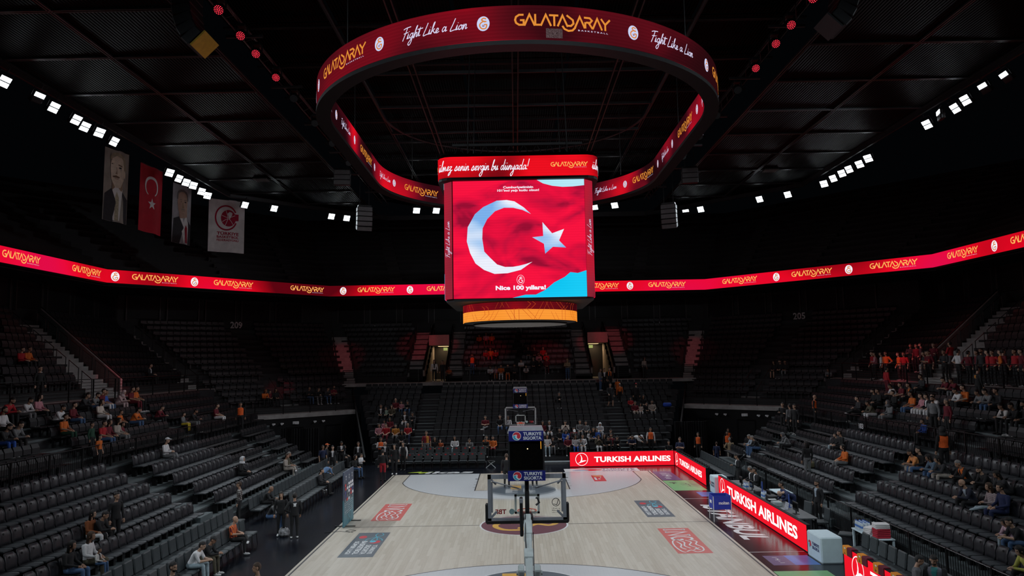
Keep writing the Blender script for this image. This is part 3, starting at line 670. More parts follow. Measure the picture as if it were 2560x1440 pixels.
for x, y in ((-5.5,-7.5),(5.5,-7.5),(-5.5,7.5),(5.5,7.5),(-6.9,0),(6.9,0)):
    MB().tube([(x,y,RZ0+RH),(x,y,ZC+1.3)], .018, 5).build('suspension_cable', M_RAIL, halo)
# ================================================================== centre scoreboard
cube = thing('scoreboard', 'centre hung scoreboard cube showing a red flag with white crescent and star', 'scoreboard')
HW, FY, CZ0, CZ1 = 2.86, 2.87, 9.0, 13.52
pl = [(-2.52,-FY),(2.53,-FY),(HW,-2.54),(HW,2.54),(2.53,FY),(-2.52,FY),(-HW,2.54),(-HW,-2.54)]
MB().prism([(x*.985,y*.985) for x,y in pl], CZ0-.1, CZ1+.1).build('cabinet', M_BLACK, cube)
M_FLAG = em_ramp('flag_screen_red', ['#9a0f33','#c8123c','#e2113c','#f0123f','#fb1440'], scale=.55, detail=2.5, vec=(1,1,1.9), distort=1.1, lo=.3, hi=.62, lines=.07)
M_FWH = em_ramp('flag_screen_white', ['#7db2ee','#aacdf5','#d5e4fb','#eef2ff'], scale=.5, vec=(1,1,2), lo=.35, hi=.6, lines=.06, detail=1)
M_CYAN = em_ramp('flag_screen_cyan', ['#00b4e6','#12c8f5','#20d0fa'], scale=.4, lines=.05); M_PALEC = em_ramp('flag_screen_pale_cyan', ['#86d2ea','#a8e4f5','#b9ecfa'], scale=.4, lines=.05)
M_SIDE = em_ramp('side_strip_red', ['#5c1420','#8a2434','#a02438','#b81c34','#c8162e'], scale=.4, vec=(1,1,.8), lo=.3, hi=.7, lines=.06)
STRIP2 = script2d('Fight Like a Lion', .06)
sw, sh = 5.05, CZ1-CZ0
cres_o = [(-1.02,1.62),(-.62,1.5),(-.3,1.3),(.0,.86)]
def cub(face):               # u right, v up, centred on the face
    c, s = [(1,0),(0,1),(-1,0),(0,-1)][face]
    return Patch(lambda u, v, off: (c*u+s*(FY+off), s*u-c*(FY+off), (CZ0+CZ1)/2+v))
outer = [(.72,.92),(.45,1.18),(.1,1.42),(-.2,1.48),(-.58,1.46),(-1.1,1.22),(-1.42,.95),(-1.7,.45),(-1.74,-.1),(-1.62,-.55),(-1.42,-.95),(-1.1,-1.2),(-.7,-1.36),(-.2,-1.34),(.3,-1.22),(.74,-.92)]
inner = [(.72,.92),(.4,1.08),(.05,1.17),(-.3,1.18),(-.65,1.05),(-.95,.75),(-1.13,.4),(-1.15,.0),(-1.08,-.5),(-.85,-.75),(-.6,-1.0),(-.3,-1.1),(0,-1.1),(.25,-1.06),(.5,-1.0),(.74,-.92)]
CRES = (outer+inner, [(i,i+1,len(outer)+i+1,len(outer)+i) for i in range(len(outer)-1)])
star = [(1.18,.62),(1.54,.18),(2.0,.34),(1.8,-.1),(2.06,-.38),(1.56,-.34),(1.26,-.6),(1.22,-.22),(.78,.04),(1.2,.08)]
STAR = (star+[(1.38,-.02)], [(i,(i+1)%10,10) for i in range(10)])
for fc in range(4):
    pt = cub(fc)
    sc_ = pt.put('video_screen', ([(-2.51,-sh/2),(2.53,-sh/2),(2.53,sh/2),(-2.51,sh/2)],[(0,1,2,3)]), M_FLAG, cube, off=.004)
    pt.put('crescent', CRES, M_FWH, sc_, -.25, .02, 1, off=.01); pt.put('star', STAR, M_FWH, sc_, -.28, .0, 1.0, off=.01)
    tr = [(.72,2.26),(.95,2.12),(1.3,2.02),(1.7,1.97),(2.1,1.98),(2.53,2.02),(2.53,2.26)]; pt.put('flag_corner', (tr,[tuple(range(len(tr)))]), M_PALEC, sc_, off=.01)
    br = [(-.28,-2.26),(.2,-2.15),(.6,-2.15),(.95,-1.98),(1.3,-1.7),(1.7,-1.5),(1.92,-1.32),(2.2,-1.36),(2.53,-1.26),(2.53,-2.26)]; pt.put('flag_corner', (br,[(0,1,9),(1,2,9),(2,3,9),(3,4,9),(4,5,9),(5,6,9),(6,7,9),(7,8,9)]), M_CYAN, sc_, off=.01)
    for t, wd, v0 in (('Cumhuriyetimizin',1.15,1.98),("101'inci yaşı kutlu olsun!",1.6,1.86)): pt.put('lettering', fit_text(t, w=wd, h=.12, bold=.03), M_WHP, sc_, 0, v0, 1, off=.012)
    pt.put('lettering', fit_text('Nice 100 yıllara!', w=1.9, h=.22, bold=.045), M_WHP, sc_, .03, -1.9, 1, off=.012)
    pt.put('crest_outline', stroke2d([disc2d(.14,.18,18)[0]+[(.14,0)]], .012), M_WHP, sc_, .03, -1.58, 1, off=.012); pt.put('crest_letters', CREST_B, M_WHP, sc_, .03, -1.58, .3, off=.012)
    # chamfered corner strip to the right of this face
    c, s = [(1,0),(0,1),(-1,0),(0,-1)][fc]
    a, b = Vector((2.53*c+s*FY, 2.53*s-c*FY, 0)), Vector((HW*c+s*2.54, HW*s-c*2.54, 0)); d = (b-a).normalized(); nrm = d.cross(Vector((0,0,1)))
    sp = Patch(lambda u, v, off, a=a, b=b, d=d, nrm=nrm: tuple((a+b)/2+d*u+nrm*off+Vector((0,0,(CZ0+CZ1)/2+v))))
    st = sp.put('corner_strip', ([(-.23,-sh/2),(.23,-sh/2),(.23,sh/2),(-.23,sh/2)],[(0,1,2,3)]), M_SIDE, cube, off=.006)
    vf = ([(-y, x) for x, y in STRIP2[0]], STRIP2[1]); sp.put('script_lettering', vf, M_WHE, st, .02, .02, .24, off=.02)
# upper band: rounded square
def rsq(h, r, s_):
    L4 = [(0,-h,h-r)]; q = PI*r/2; seg = 2*(h-r); tot = 4*seg+4*q; s_ %= tot; k = int(s_//(seg+q)); t = s_-k*(seg+q)
    if t < seg: x, y, nx, ny = -(h-r)+t, -h, 0, -1
    else: a = -PI/2+(t-seg)/r; x, y, nx, ny = h-r+r*math.cos(a), -(h-r)+r*math.sin(a), math.cos(a), math.sin(a)
    for _ in range(k): x, y, nx, ny = -y, x, -ny, nx
    return (x,y),(nx,ny)
BH, BR, BZ0, BZ1 = 3.1, .55, 13.62, 14.42
M_BAND = em_ramp('upper_band_red', ['#3a060c','#7c0a14','#b20c18','#d80c18','#f01020'], scale=.5, detail=1.2, lo=.33, hi=.66, lines=.08)
tot = 8*(BH-BR)+2*PI*BR; n = 96; vs = []; fs = []
for k in range(n): (x,y),_ = rsq(BH, BR, tot*k/n); vs += [(x,y,BZ0),(x,y,BZ1)]
for k in range(n): j=(k+1)%n; fs.append((2*k,2*j,2*j+1,2*k+1))
ubs = MB().add(vs,fs).build('upper_band_screen', M_BAND, cube)
outl = [rsq(BH-.01, BR, (tot)*k/n)[0] for k in range(n)]
MB().prism(outl, BZ1-.01, BZ1+.12).prism(outl, BZ0-.1, BZ0+.01).build('upper_band_frame', M_BLACK, cube)
bp_ = Patch(lambda u, v, off: (lambda q: (q[0][0]+q[1][0]*off, q[0][1]+q[1][1]*off, (BZ0+BZ1)/2+v))(rsq(BH, BR, u)))
mid_ = BH-BR; DUN = script2d('ülmez senin sevgin bu dünyada!', .075)
for fc in range(4):
    u0 = mid_+fc*(2*mid_+PI*BR/2)
    bp_.put('script_lettering', (DUN[0],DUN[1]), M_WHP, ubs, u0-1.35, -.02, 3.55/DUN[2], .42); gs(bp_, ubs, u0+1.95, .02, .17, M_GOLDR)
# lower round band
LR, LZ0, LZ1 = 2.36, 8.2, 9.0
def cyl(R, z0, z1, n=72):
    vs = []; fs = []
    for k in range(n): a = 2*PI*k/n; vs += [(R*math.cos(a),R*math.sin(a),z0),(R*math.cos(a),R*math.sin(a),z1)]
    for k in range(n): j=(k+1)%n; fs.append((2*k,2*j,2*j+1,2*k+1))
    return MB().add(vs,fs)
cyl(LR, LZ0, 8.6).build('lower_band_screen', em_ramp('lower_band_orange', ['#f58a22','#ff9a36','#ffa544'], scale=.5, lines=.1), cube)
cyl(LR, 8.6, LZ1).build('lower_band_screen', em_ramp('lower_band_red', ['#24040a','#4a0a12','#7c0c18','#a80c18'], scale=.45, lo=.35, hi=.65, lines=.1), cube)
lp = Patch(lambda u, v, off: ((LR+off)*math.cos(u/LR-PI/2), (LR+off)*math.sin(u/LR-PI/2), 8.6+v))
def outline(ch, t=.02):      # each letter as a double contour
    g, a = _GL[ch]; return [[(px, py) for px, py in l] for l in g], a
L_ = []; x = 0
for ch in 'TASARAYG':
    g, a = _GL[ch]; L_ += [[(x+px, py*1.0) for px, py in l] for l in g]; x += a+.04
thin = stroke2d([[(px-.07,py) for px,py in l] for l in L_]+[[(px+.07,py) for px,py in l] for l in L_], .012)
lp.put('outlined_lettering', ([(px, max(-.46,min(.46,py-.5))) for px,py in thin[0]], thin[1]), em('outline_red','#c0481c'), cube, -3.6, 0, 1.35, .86, off=.01)
lp.put('outlined_lettering', ([(px, max(-.46,min(.46,py-.5))) for px,py in thin[0]], thin[1]), em('outline_red','#c0481c'), cube, 3.8, 0, 1.35, .86, off=.01)
MB().lathe([(0,8.12),(1.95,8.12),(1.95,8.16),(LR-.02,8.2),(LR-.02,8.19),(LR-.02,9.0),(1.0,9.05)], n=48).build('lower_band_cabinet', M_BLACK, cube)
MB().lathe([(0,8.1),(1.9,8.1),(1.9,8.125)], n=48).build('underside_plate', pm('grey_underside',(.25,.25,.25),rough=.7), cube)
for x, y in ((-2,-2),(2,-2),(2,2),(-2,2)): MB().tube([(x,y,BZ1),(x*.9,y*.9,ZC+1)], .02, 5).build('suspension_cable', M_BLACK, cube)
rig = MB()
for y in (-1.8,1.8):
    rig.box(-2.6,2.6,y-.05,y+.05,14.7,14.8).box(-2.6,2.6,y-.05,y+.05,15.2,15.3)
    for k in range(10): rig.tube([(-2.6+.52*k,y,14.75),(-2.34+.52*k,y,15.25),(-2.08+.52*k,y,14.75)], .03, 4)
rig.build('hoist_truss', M_BLACK, cube)
# ================================================================== ribbon screen on the balcony front
RBZ0, RBZ1 = 12.42, 13.32
M_RIB = em_ramp('ribbon_screen_red', ['#5a0410','#a00616','#e40822','#ea0a3a','#e00c48','#f0100c'], scale=.11, detail=.6, lo=.3, hi=.7)
rib = thing('ribbon_screen', 'long glowing red ribbon screen with gold wordmarks along the balcony front', 'led screen')
acc = 0; RSEG = []
for (x0,y0),(x1,y1) in zip(RV, RV[1:]):
    l = math.hypot(x1-x0,y1-y0); d = ((x1-x0)/l,(y1-y0)/l); nr = (d[1],-d[0]); RSEG.append((acc,l,(x0,y0),d,nr)); acc += l
    MB().add([(x0,y0,RBZ0),(x1,y1,RBZ0),(x1,y1,RBZ1),(x0,y0,RBZ1)],[(0,1,2,3)]).build('screen_run', M_RIB, rib)
    MB().prism([(x0-nr[0]*.01,y0-nr[1]*.01),(x1-nr[0]*.01,y1-nr[1]*.01),(x1-nr[0]*.3,y1-nr[1]*.3),(x0-nr[0]*.3,y0-nr[1]*.3)], RBZ0-.12, RBZ1+.06).build('balcony_front', M_BLACK, rib)
def ribp(u, v, off):
    for a, l, p, d, nr in RSEG:
        if u <= a+l or (a, l) == RSEG[-1][:2]: t = u-a; return (p[0]+d[0]*t+nr[0]*off, p[1]+d[1]*t+nr[1]*off, (RBZ0+RBZ1)/2+v)
rp_ = Patch(ribp); SH = 2.0
for t, s in (('G',13.5),('C',17.5),('G',22.31),('G',28.63),('C',31.52),('G',34.19),('C',37.02),('G',40.07),('G',46.57),('C',49.94),('G',52.76),('C',55.68),('G',58.7),('C',61.5),('G',64.5),('C',67),('G',69.4),('G',72.0),('C',74.56),('G',77.72),('G',84.28),('C',87.56),('G',90.41),('C',93.26),('G',96.34),('G',102.23),('C',105.39),('G',108.4),('C',111.3),('G',114)):
    if s in (69.4,): continue
    if t == 'G': gs(rp_, rib, s+SH, .03, .385, M_GOLDR)
    else: crest(rp_, rib, s+SH, 0, .66, M_WHP)
# ================================================================== court-side LED boards
M_LEDR = em('led_board_red', '#f0182a', 1.0)
M_LEDW = em('led_board_white', '#ffffff', 1.1)
BIRD = ([(-.22,.62),(-.02,.42),(.08,.12),(.06,-.18),(.3,-.12),(.62,-.16),(.1,-.34),(-.5,-.52),(-.2,-.3),(-.06,-.02),(-.06,.3)], [(0,1,10),(1,2,9,10),(2,3,8,9),(3,7,8),(3,4,5,6,7)][:0]+[(1,0,10),(2,1,10),(2,10,9),(3,2,9),(3,9,8),(3,8,7),(6,3,7),(5,4,3),(6,5,3)])
def bird(): return BIRD
RINGV = stroke2d([disc2d(.78,.78,36)[0]+[(.78,0)]], .07)
def led_board(name, label, p0, p1, z0=.03, z1=.9, lw=None):
    """board from p0 to p1 as seen from the court"""
    o = thing(name, label, 'led board', ((p0[0]+p1[0])/2,(p0[1]+p1[1])/2,0)); c = Vector(((p0[0]+p1[0])/2,(p0[1]+p1[1])/2,0))
    d = Vector((p1[0]-p0[0],p1[1]-p0[1],0)); l = d.length; d /= l; nr = d.cross(Vector((0,0,1)))
    pt = Patch(lambda u, v, off: tuple(d*u+nr*off+Vector((0,0,(z0+z1)/2+v))))
    h = z1-z0
    cab = MB(); bk = [Vector(pt.fn(u,-h/2,0))+nr*q for u in (-l/2,l/2) for q in (-.14,-.004)]
    cab.prism([(v.x,v.y) for v in (bk[0],bk[1],bk[3],bk[2])], 0, z1+.02); cab.build('cabinet', M_BLACK, o)
    scr = pt.put('screen', ([(-l/2,-h/2),(l/2,-h/2),(l/2,h/2),(-l/2,h/2)],[(0,1,2,3)]), M_LEDR, o, off=.002)
    return scr, pt, l, h
def airline(o, pt, l, h, u0, wd, ht=.3, sc=.46):
    pt.put('ring_mark', RINGV, M_LEDW, o, u0, 0, sc); pt.put('bird_mark', ([(x*1.0,y) for x,y in bird()[0]], bird()[1]), M_LEDW, o, u0, 0, sc*1.05)
    pt.put('lettering', fit_text('TURKISH AIRLINES', w=wd, h=ht, bold=.035), M_LEDW, o, u0+sc+.3+wd/2, -.02)
a = led_board('led_board', 'red screen board reading TURKISH AIRLINES under the far right stand', (3.04,16.1), (9.5,16.1)); airline(*a, -2.5, 4.75, .34, .48)
a = led_board('led_board', 'short angled red screen board joining the far board at the corner', (9.55,16.1), (9.55,8.5)); airline(*a, -3.15, 5.4, .34, .44)
a = led_board('led_board', 'long red screen board reading TURKISH AIRLINES before the officials table', (9.55,6.1), (9.55,-4.84)); airline(*a, -4.75, 8.6, .46, .5)
a = led_board('led_board', 'red screen board hung with scarves in the bottom right corner', (9.55,-7.7), (9.55,-14.5)); airline(*a, -2.5, 4.75, .4, .46)
M_CABLE = pm('black_cable', (.01,.01,.01), rough=.5)
m = MB()
for k in range(15): y = 15.7-.5*k; m.tube([(9.62,y,.86),(9.66,y,1.0),(9.78,y-.05,1.0),(9.8,y-.1,.7)], .025, 5)
tag(m.build('board_hooks', M_CABLE), 'row of black cable hooks along the angled corner board', 'cable', kind='stuff')

# ================================================================== seats
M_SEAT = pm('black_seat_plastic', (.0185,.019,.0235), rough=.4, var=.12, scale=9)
M_SEATP = pm('seat_pan_top_lit', (.050,.056,.062), rough=.45, var=.12, scale=9)  # same plastic as the backrest, with the light from above put into its colour
M_HOLE = pm('seat_hole_black', (.002,.002,.002), rough=.9)
def seat_meshes():
    b = MB(); nx, rows = 6, [(.45,.205,.03),(.55,.225,.05),(.69,.226,.052),(.80,.21,.092),(.87,.17,.135)]
    F = []; B = []
    for z, hw, y in rows:
        for i in range(nx+1):
            u = -1+2*i/nx; F.append((u*hw, y-.045*u*u, z)); B.append((u*hw, y+.035-.045*u*u, z))
    n = nx+1; R = len(rows); o = len(F); fs = []
    for r in range(R-1):
        for i in range(nx): fs.append((r*n+i, r*n+i+1, (r+1)*n+i+1, (r+1)*n+i)); fs.append((o+(r+1)*n+i, o+(r+1)*n+i+1, o+r*n+i+1, o+r*n+i))
    for i in range(nx): fs += [((R-1)*n+i,(R-1)*n+i+1,o+(R-1)*n+i+1,o+(R-1)*n+i),(i,o+i,o+i+1,i+1)]
    for r in range(R-1): fs += [(r*n,(r+1)*n,o+(r+1)*n,o+r*n),(r*n+nx,o+r*n+nx,o+(r+1)*n+nx,(r+1)*n+nx)]
    b.add(F+B, fs)
    p = MB().add([(-.21,.03,.40),(.21,.03,.40),(.215,-.36,.42),(.19,-.42,.405),(-.19,-.42,.405),(-.215,-.36,.42),(-.21,.03,.45),(.21,.03,.45),(.215,-.36,.455),(.19,-.42,.44),(-.19,-.42,.44),(-.215,-.36,.455)],
        [(0,5,4,3,2,1),(6,7,8,9,10,11)]+[(i,(i+1)%6,6+(i+1)%6,6+i) for i in range(6)])
    k = MB().box(-.06,.06,-.02,.14,.0,.42)
    h = MB().add([(.034*math.cos(t),.0625+.0115*math.sin(t),.755+.032*math.sin(t)) for t in np.linspace(0,2*PI,9)[:-1]],[tuple(range(8))])
    return b.mesh('backrest', M_SEAT, True), p.mesh('seat_pan', M_SEATP), k.mesh('bracket', M_RAIL), h.mesh('grip_hole', M_HOLE)
SM = seat_meshes()
def proj(x, y, z):
    v = cam.matrix_world.inverted() @ Vector((x,y,z)); return (1280+FPX*v.x/-v.z, 720-FPX*v.y/-v.z, -v.z)
CI = cam.matrix_world.inverted()
def inview(x, y, z, mg=40):
    v = CI @ Vector((x,y,z)); 
    if v.z > -2: return None
    px, py = 1280+FPX*v.x/-v.z, 720-FPX*v.y/-v.z
    return -v.z if -mg < px < 2560+mg and -mg < py < 1440+mg+40 else None
SP = .49
LOW_BLOCKS = ((-20,-1.55,'nearest block'),(.45,11.1,'middle block'),(12.65,None,'far block'))
cand = []; rest_seats = []
for sx, nm in ((-1,'left'),(1,'right')):
    for i in range(1,6):
        for y0, y1, bn in LOW_BLOCKS:
            e = y1 if y1 is not None else FAR_END[i]
            if y1 == -1.55: ysq = np.arange(e-SP/2, -18, -SP)
            else: ysq = np.arange(y0+SP/2, e-.1, SP)
            for y in ysq:
                y = float(y)
                if sx == 1 and y1 == 11.1 and False: continue
                d = inview(sx*LOWX(i), y, LOWZ(i)+.5)
                if d: cand.append((d, sx*LOWX(i), y, LOWZ(i), -sx*PI/2, i, bn, nm))
cand.sort(key=lambda q: q[0])
ORDN = lambda k: (['first','second','third','fourth','fifth','sixth','seventh','eighth','ninth','tenth','eleventh','twelfth','thirteenth','fourteenth','fifteenth','sixteenth','seventeenth','eighteenth','nineteenth','twentieth']+['twenty-'+w for w in ('first','second','third','fourth','fifth','sixth','seventh','eighth','ninth')]+['thirtieth']+['thirty-'+w for w in ('first','second','third','fourth','fifth','sixth','seventh','eighth','ninth')])[k]
RW = ['front','second','third','fourth','fifth']
for d, x, y, z, rz, i, bn, nm in cand[:300]:
    q = round((-1.55-SP/2-y)/SP) if 'near' in bn else round((y-.45-SP/2)/SP)
    o = thing('stadium_seat', f'black tip-up seat, {ORDN(q)} from the aisle, {RW[i-1]} row, {bn} of the {nm} stand', 'seat', (x,y,z), rz, f'{nm} stand seats, {RW[i-1]} row, {bn}')
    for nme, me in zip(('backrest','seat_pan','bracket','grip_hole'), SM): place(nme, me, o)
rest_seats += [(x,y,z,rz) for d,x,y,z,rz,i,bn,nm in cand[300:]]
for sx in (-1,1):
    for k in range(5):
        for y in np.arange(-12, 18.6-.3*k, SP):
            if -2.2 < y < -.6 or 8.0 < y < 9.4: continue
            if inview(sx*UPX(k), y, UPZ(k)+.5): rest_seats.append((sx*UPX(k), float(y), UPZ(k), -sx*PI/2))
for k in range(-1,10):
    h = end_half(ENDZ(k))
    for x in np.arange(-12.25, 12.5, .5):
        if abs(x) > h-.25 or -7.5 < x < -5.95 or 6.1 < x < 7.65: continue
        rest_seats.append((float(x), ENDY(k), ENDZ(k), 0))
STAIRX = ((-9.5,-4.5),(4.5,9.5))
for k in range(0,10):
    ye, oc, xs_ = oct_line(k); z = ZT(k+1); (ax, ay), (bx, by) = vtx(k)
    for x in np.arange(ax+.9, -ax-.8, .5):
        if -9.6 < x < -4.7 or 4.7 < x < 9.6 or abs(x) < .3: continue
        rest_seats.append((float(x), ye+.55, z, 0))
    L_c = math.hypot(ax-bx, ay-by); n = int((L_c-1.6)/.5)
    for s in (1,-1):
        for i in range(n):
            t = (.8+.5*i+.25)/L_c; px, py = ax+(bx-ax)*t+NX*.55, ay+(by-ay)*t+NY*.55
            if abs(t-.5) < .07: continue
            rest_seats.append((s*px, py, z, s*.698))
        for y in np.arange(by-.9, 2, -.5):
            ysr = 9.2+(xs_+.55-22.3)/8.3*5.4
            if -1.1 < y-ysr < 2.5 or not inview(s*(xs_+.55), y, z): continue
            rest_seats.append((-s*(xs_+.55), float(y), z, s*PI/2))
for s in (1,-1):
    for k in range(1,5):
        p, q = corner_pts(COFF+1.2+.85*(k-1)+.62, .35*k); L_c = math.hypot(p[0]-q[0],p[1]-q[1])
        for i in range(int((L_c-.6)/.5)):
            t = (.3+.5*i+.25)/L_c
            if .5 < t < .62: continue
            rest_seats.append((s*(p[0]+(q[0]-p[0])*t), p[1]+(q[1]-p[1])*t, 3.2+.44*k, s*.698))
_pf = [(.03,.47),(.035,.66),(.11,.81),(.14,.805),(.085,.65),(.075,.47)]
lo = MB().add([(-.22 if z < .7 else -.2,y,z) for y,z in _pf]+[(.22 if z < .7 else .2,y,z) for y,z in _pf],[(0,1,2,3,4,5),(11,10,9,8,7,6)]+[(i,i+6,(i+1)%6+6,(i+1)%6) for i in range(6)]).cbox((0,-.17,.42),(.42,.42,.045)).box(-.05,.05,0,.1,0,.4)
bv = np.array(lo.v); bf = lo.f; nv = len(bv); AV = np.zeros((len(rest_seats)*nv,3)); AF = []
for i, (x,y,z,rz) in enumerate(rest_seats):
    c, s = math.cos(rz), math.sin(rz); AV[i*nv:(i+1)*nv,0] = bv[:,0]*c-bv[:,1]*s+x; AV[i*nv:(i+1)*nv,1] = bv[:,0]*s+bv[:,1]*c+y; AV[i*nv:(i+1)*nv,2] = bv[:,2]+z
    AF += [tuple(j+i*nv for j in f) for f in bf]
me = bpy.data.meshes.new('stadium_seats'); me.from_pydata(AV.tolist(), [], AF); me.materials.append(pm('far_seat_plastic',(.0135,.0142,.0165),rough=.42,var=.12))
tag(place('stadium_seats', me), 'rows upon rows of empty black seats in the far and upper stands', 'seats', kind='stuff')
# ---- padded courtside chairs
M_PAD = pm('slate_vinyl_pad', (.035,.043,.047), rough=.5, var=.15, scale=8)
M_LEG = pm('black_chair_steel', (.012,.012,.013), rough=.35, metal=.4)
M_DOT = pm('red_chair_badge', (.55,.03,.04), rough=.5)
def chair_meshes():
    s = MB().cbox((0,-.22,.445),(.48,.47,.075),bev=.03).mesh('seat', M_PAD)
    Mx = Matrix.Rotation(-.14,3,'X'); b = MB().cbox((0,.06,.71),(.46,.07,.46),Mx,bev=.03).mesh('backrest', M_PAD)
    legs = [MB().tube([(sx*.22,y0,.42),(sx*.23,y1,.0)], .013, 5).mesh('leg', M_LEG) for sx in (-1,1) for y0, y1 in ((-.4,-.46),(.0,.06))]
    fr = MB().tube([(-.22,-.42,.4),(-.22,.02,.4),(-.2,.09,.9)], .013, 5).tube([(.22,-.42,.4),(.22,.02,.4),(.2,.09,.9)], .013, 5).tube([(-.22,-.4,.39),(.22,-.4,.39)], .012, 5).mesh('frame', M_LEG)
    d = MB().add([(.07*math.cos(t), .035, .83+.045*math.sin(t)) for t in np.linspace(0,2*PI,13)[:-1]], [tuple(range(12))]).mesh('badge', M_DOT)
    return s, b, legs, fr, d
CM = chair_meshes()
def chair(x, y, rz, label, group, z=0, badge=False):
    o = thing('padded_chair', label, 'chair', (x,y,z), rz, group); place('seat', CM[0], o); place('backrest', CM[1], o); place('frame', CM[3], o)
    for l in CM[2]: place('leg', l, o)
    if badge: place('badge', CM[4], o)
    return o
cb = {}; cf = {}
for y in np.arange(-9.3, 18.4, .56):
    if -.1 < y < 1.6: continue
    seg = 'near' if y < 0 else 'far'
    q = cb.get(seg,0); cb[seg] = q+1
    chair(-11.7, float(y), PI/2, f'dark padded chair, {ORDN(q)} of the {seg} run, back courtside row on the left', f'back courtside row left, {seg} run')
for y in list(np.arange(-9.3,-2.4,.56))+list(np.arange(3.4,13.5,.56)):
    seg = 'near' if y < 0 else 'far'
    q = cf.get(seg,0); cf[seg] = q+1
    chair(-10.42, float(y), PI/2, f'dark padded chair, {ORDN(q)} of the {seg} run, front courtside row on the left', f'front courtside row left, {seg} run')
for q, y in enumerate(np.arange(8.8,15.9,.56)): chair(11.05, float(y), -PI/2, f'dark padded chair, {ORDN(q)} from the camera, behind the angled corner board', 'chairs behind the corner board')
for q, y in enumerate(np.arange(-6.25,-11,-.56)): chair(10.83, float(y), -PI/2, f'dark padded chair, {ORDN(q)} from the podium, behind the scarf-hung board', 'chairs behind the scarf-hung board')
for q, x in enumerate(np.arange(-8.15,-2.3,.565)):
    chair(float(x), 16.72, 0, f'red-badged team bench chair, {ORDN(q)} from the left, front row under the far stand', 'far team bench front row', badge=True)
    if x > -7.5: chair(float(x)+.04, 17.75, 0, f'red-badged team bench chair, {ORDN(q)} from the left, raised back row under the far stand', 'far team bench back row', z=.25, badge=True)
tag(MB().box(-7.9,-2.2,17.0,18.2,0,.25).build('bench_platform', M_RISER), 'low black platform under the back bench row', 'platform')
for i, (x,y,rz,lb) in enumerate(((11.1,1.3,-PI/2,'dark padded chair under the seated person in navy tracksuit'),(11.1,-.9,-PI/2+.3,'dark padded chair pushed back from the officials table'),(11.3,-2.2,-PI/2,'empty dark padded chair at the near end of the officials table'),(11.3,5.42,-PI/2,'dark padded chair under the nearer seated official in suit'),(11.3,6.14,-PI/2,'dark padded chair under the grey-haired seated official'),(-9.84,13.29,PI/3,'dark padded chair under the woman beside the far left panel'),(9.63,18.16,-.17,'dark padded chair behind the corner of the screen boards'))): chair(x,y,rz,lb,None)
jc = chair(11.35,-4.3,-PI/2-.5,'dark padded chair with a black jacket over its back behind the white podium',None)
jk = MB().cbox((0,.1,.62),(.5,.16,.62),bev=.06); jk.cbox((-.2,.16,.35),(.13,.1,.4),bev=.04).cbox((.2,.16,.35),(.13,.1,.4),bev=.04)
o = jk.build('jacket', pm('black_quilted_jacket',(.006,.006,.007),rough=.6,bump=.3,scale=30)); o.location = (11.35,-4.3,0); o.rotation_euler = (0,0,-PI/2-.5); tag(o,'black jacket hung over a chair back behind the white podium','jacket')
# ================================================================== fences and rails
def bar_fence(name, label, pts, h, z, step=.12, post=2.0):
    """vertical-bar fence along points"""
    o = thing(name, label, 'fence'); bars = MB(); 
    for (x0,y0),(x1,y1) in zip(pts, pts[1:]):
        l = math.hypot(x1-x0,y1-y0); n = max(1,int(l/step)); d = ((x1-x0)/l,(y1-y0)/l)
        MB().tube([(x0,y0,z+h),(x1,y1,z+h)], .022, 6).build('top_rail', M_RAIL, o); MB().tube([(x0,y0,z+.1),(x1,y1,z+.1)], .016, 4).build('bottom_rail', M_RAIL, o)
        for i in range(n): 
            x, y = x0+d[0]*step*i, y0+d[1]*step*i; bars.box(x-.007,x+.007,y-.007,y+.007,z+.1,z+h)
        k = 0
        while k*post <= l: 
            x, y = x0+d[0]*post*k, y0+d[1]*post*k; MB().box(x-.025,x+.025,y-.025,y+.025,z,z+h+.02).build('post', M_RAIL, o); k += 1
    b = bars.build('bars', M_RAIL, o); b['kind'] = 'stuff'; return o
def wire_rail(name, label, pts, z, h=1.05, n=7, post=2.0):
    o = thing(name, label, 'railing')
    for (x0,y0),(x1,y1) in zip(pts, pts[1:]):
        l = math.hypot(x1-x0,y1-y0); d = ((x1-x0)/l,(y1-y0)/l)
        for i in range(n): MB().tube([(x0,y0,z+.12+(h-.12)*i/(n-1)),(x1,y1,z+.12+(h-.12)*i/(n-1))], .02 if i == n-1 else .011, 4).build('rail', M_RAIL, o)
        k = 0
        while k*post <= l+.01: x, y = x0+d[0]*post*k, y0+d[1]*post*k; MB().box(x-.025,x+.025,y-.025,y+.025,z,z+h).build('post', M_RAIL, o); k += 1
    return o
bar_fence('fence','black barred fence between lower and upper seat rows on the left',[(-16.85,-14),(-16.85,17.2)],.95,2.65)
bar_fence('fence','black barred fence between lower and upper seat rows on the right',[(16.85,-14),(16.85,17.2)],.95,2.65)
bar_fence('fence','black barred fence on the floor before the right stand',[(11.9,-13),(11.9,-.9)],1.12,0); bar_fence('fence','black barred fence on the floor behind the officials table',[(11.9,.2),(11.9,9.6)],1.12,0)
bar_fence('barrier','short black crowd barrier before the far left tunnel',[(-9.9,19.2),(-8.2,18.3)],1.0,0); bar_fence('barrier','short black barrier along the base of the far stand',[(-7.2,18.85),(-2,18.85)],.9,.35); bar_fence('barrier','black barrier before the seated crowd right of the far basket',[(1.2,18.85),(6.2,18.85)],.9,.35)
bar_fence('barrier','black barrier by the man in the tan jacket',[(11.9,10.4),(12.9,12.4)],1.1,0)
wire_rail('railing','thin black wire railing along the concourse above the far stand',[(-14,28.4),(-7.8,28.4)],5.05); wire_rail('railing','thin black wire railing above the middle of the far stand',[(-5.9,28.4),(6,28.4)],5.05); wire_rail('railing','thin black wire railing above the right part of the far stand',[(7.9,28.4),(14,28.4)],5.05)
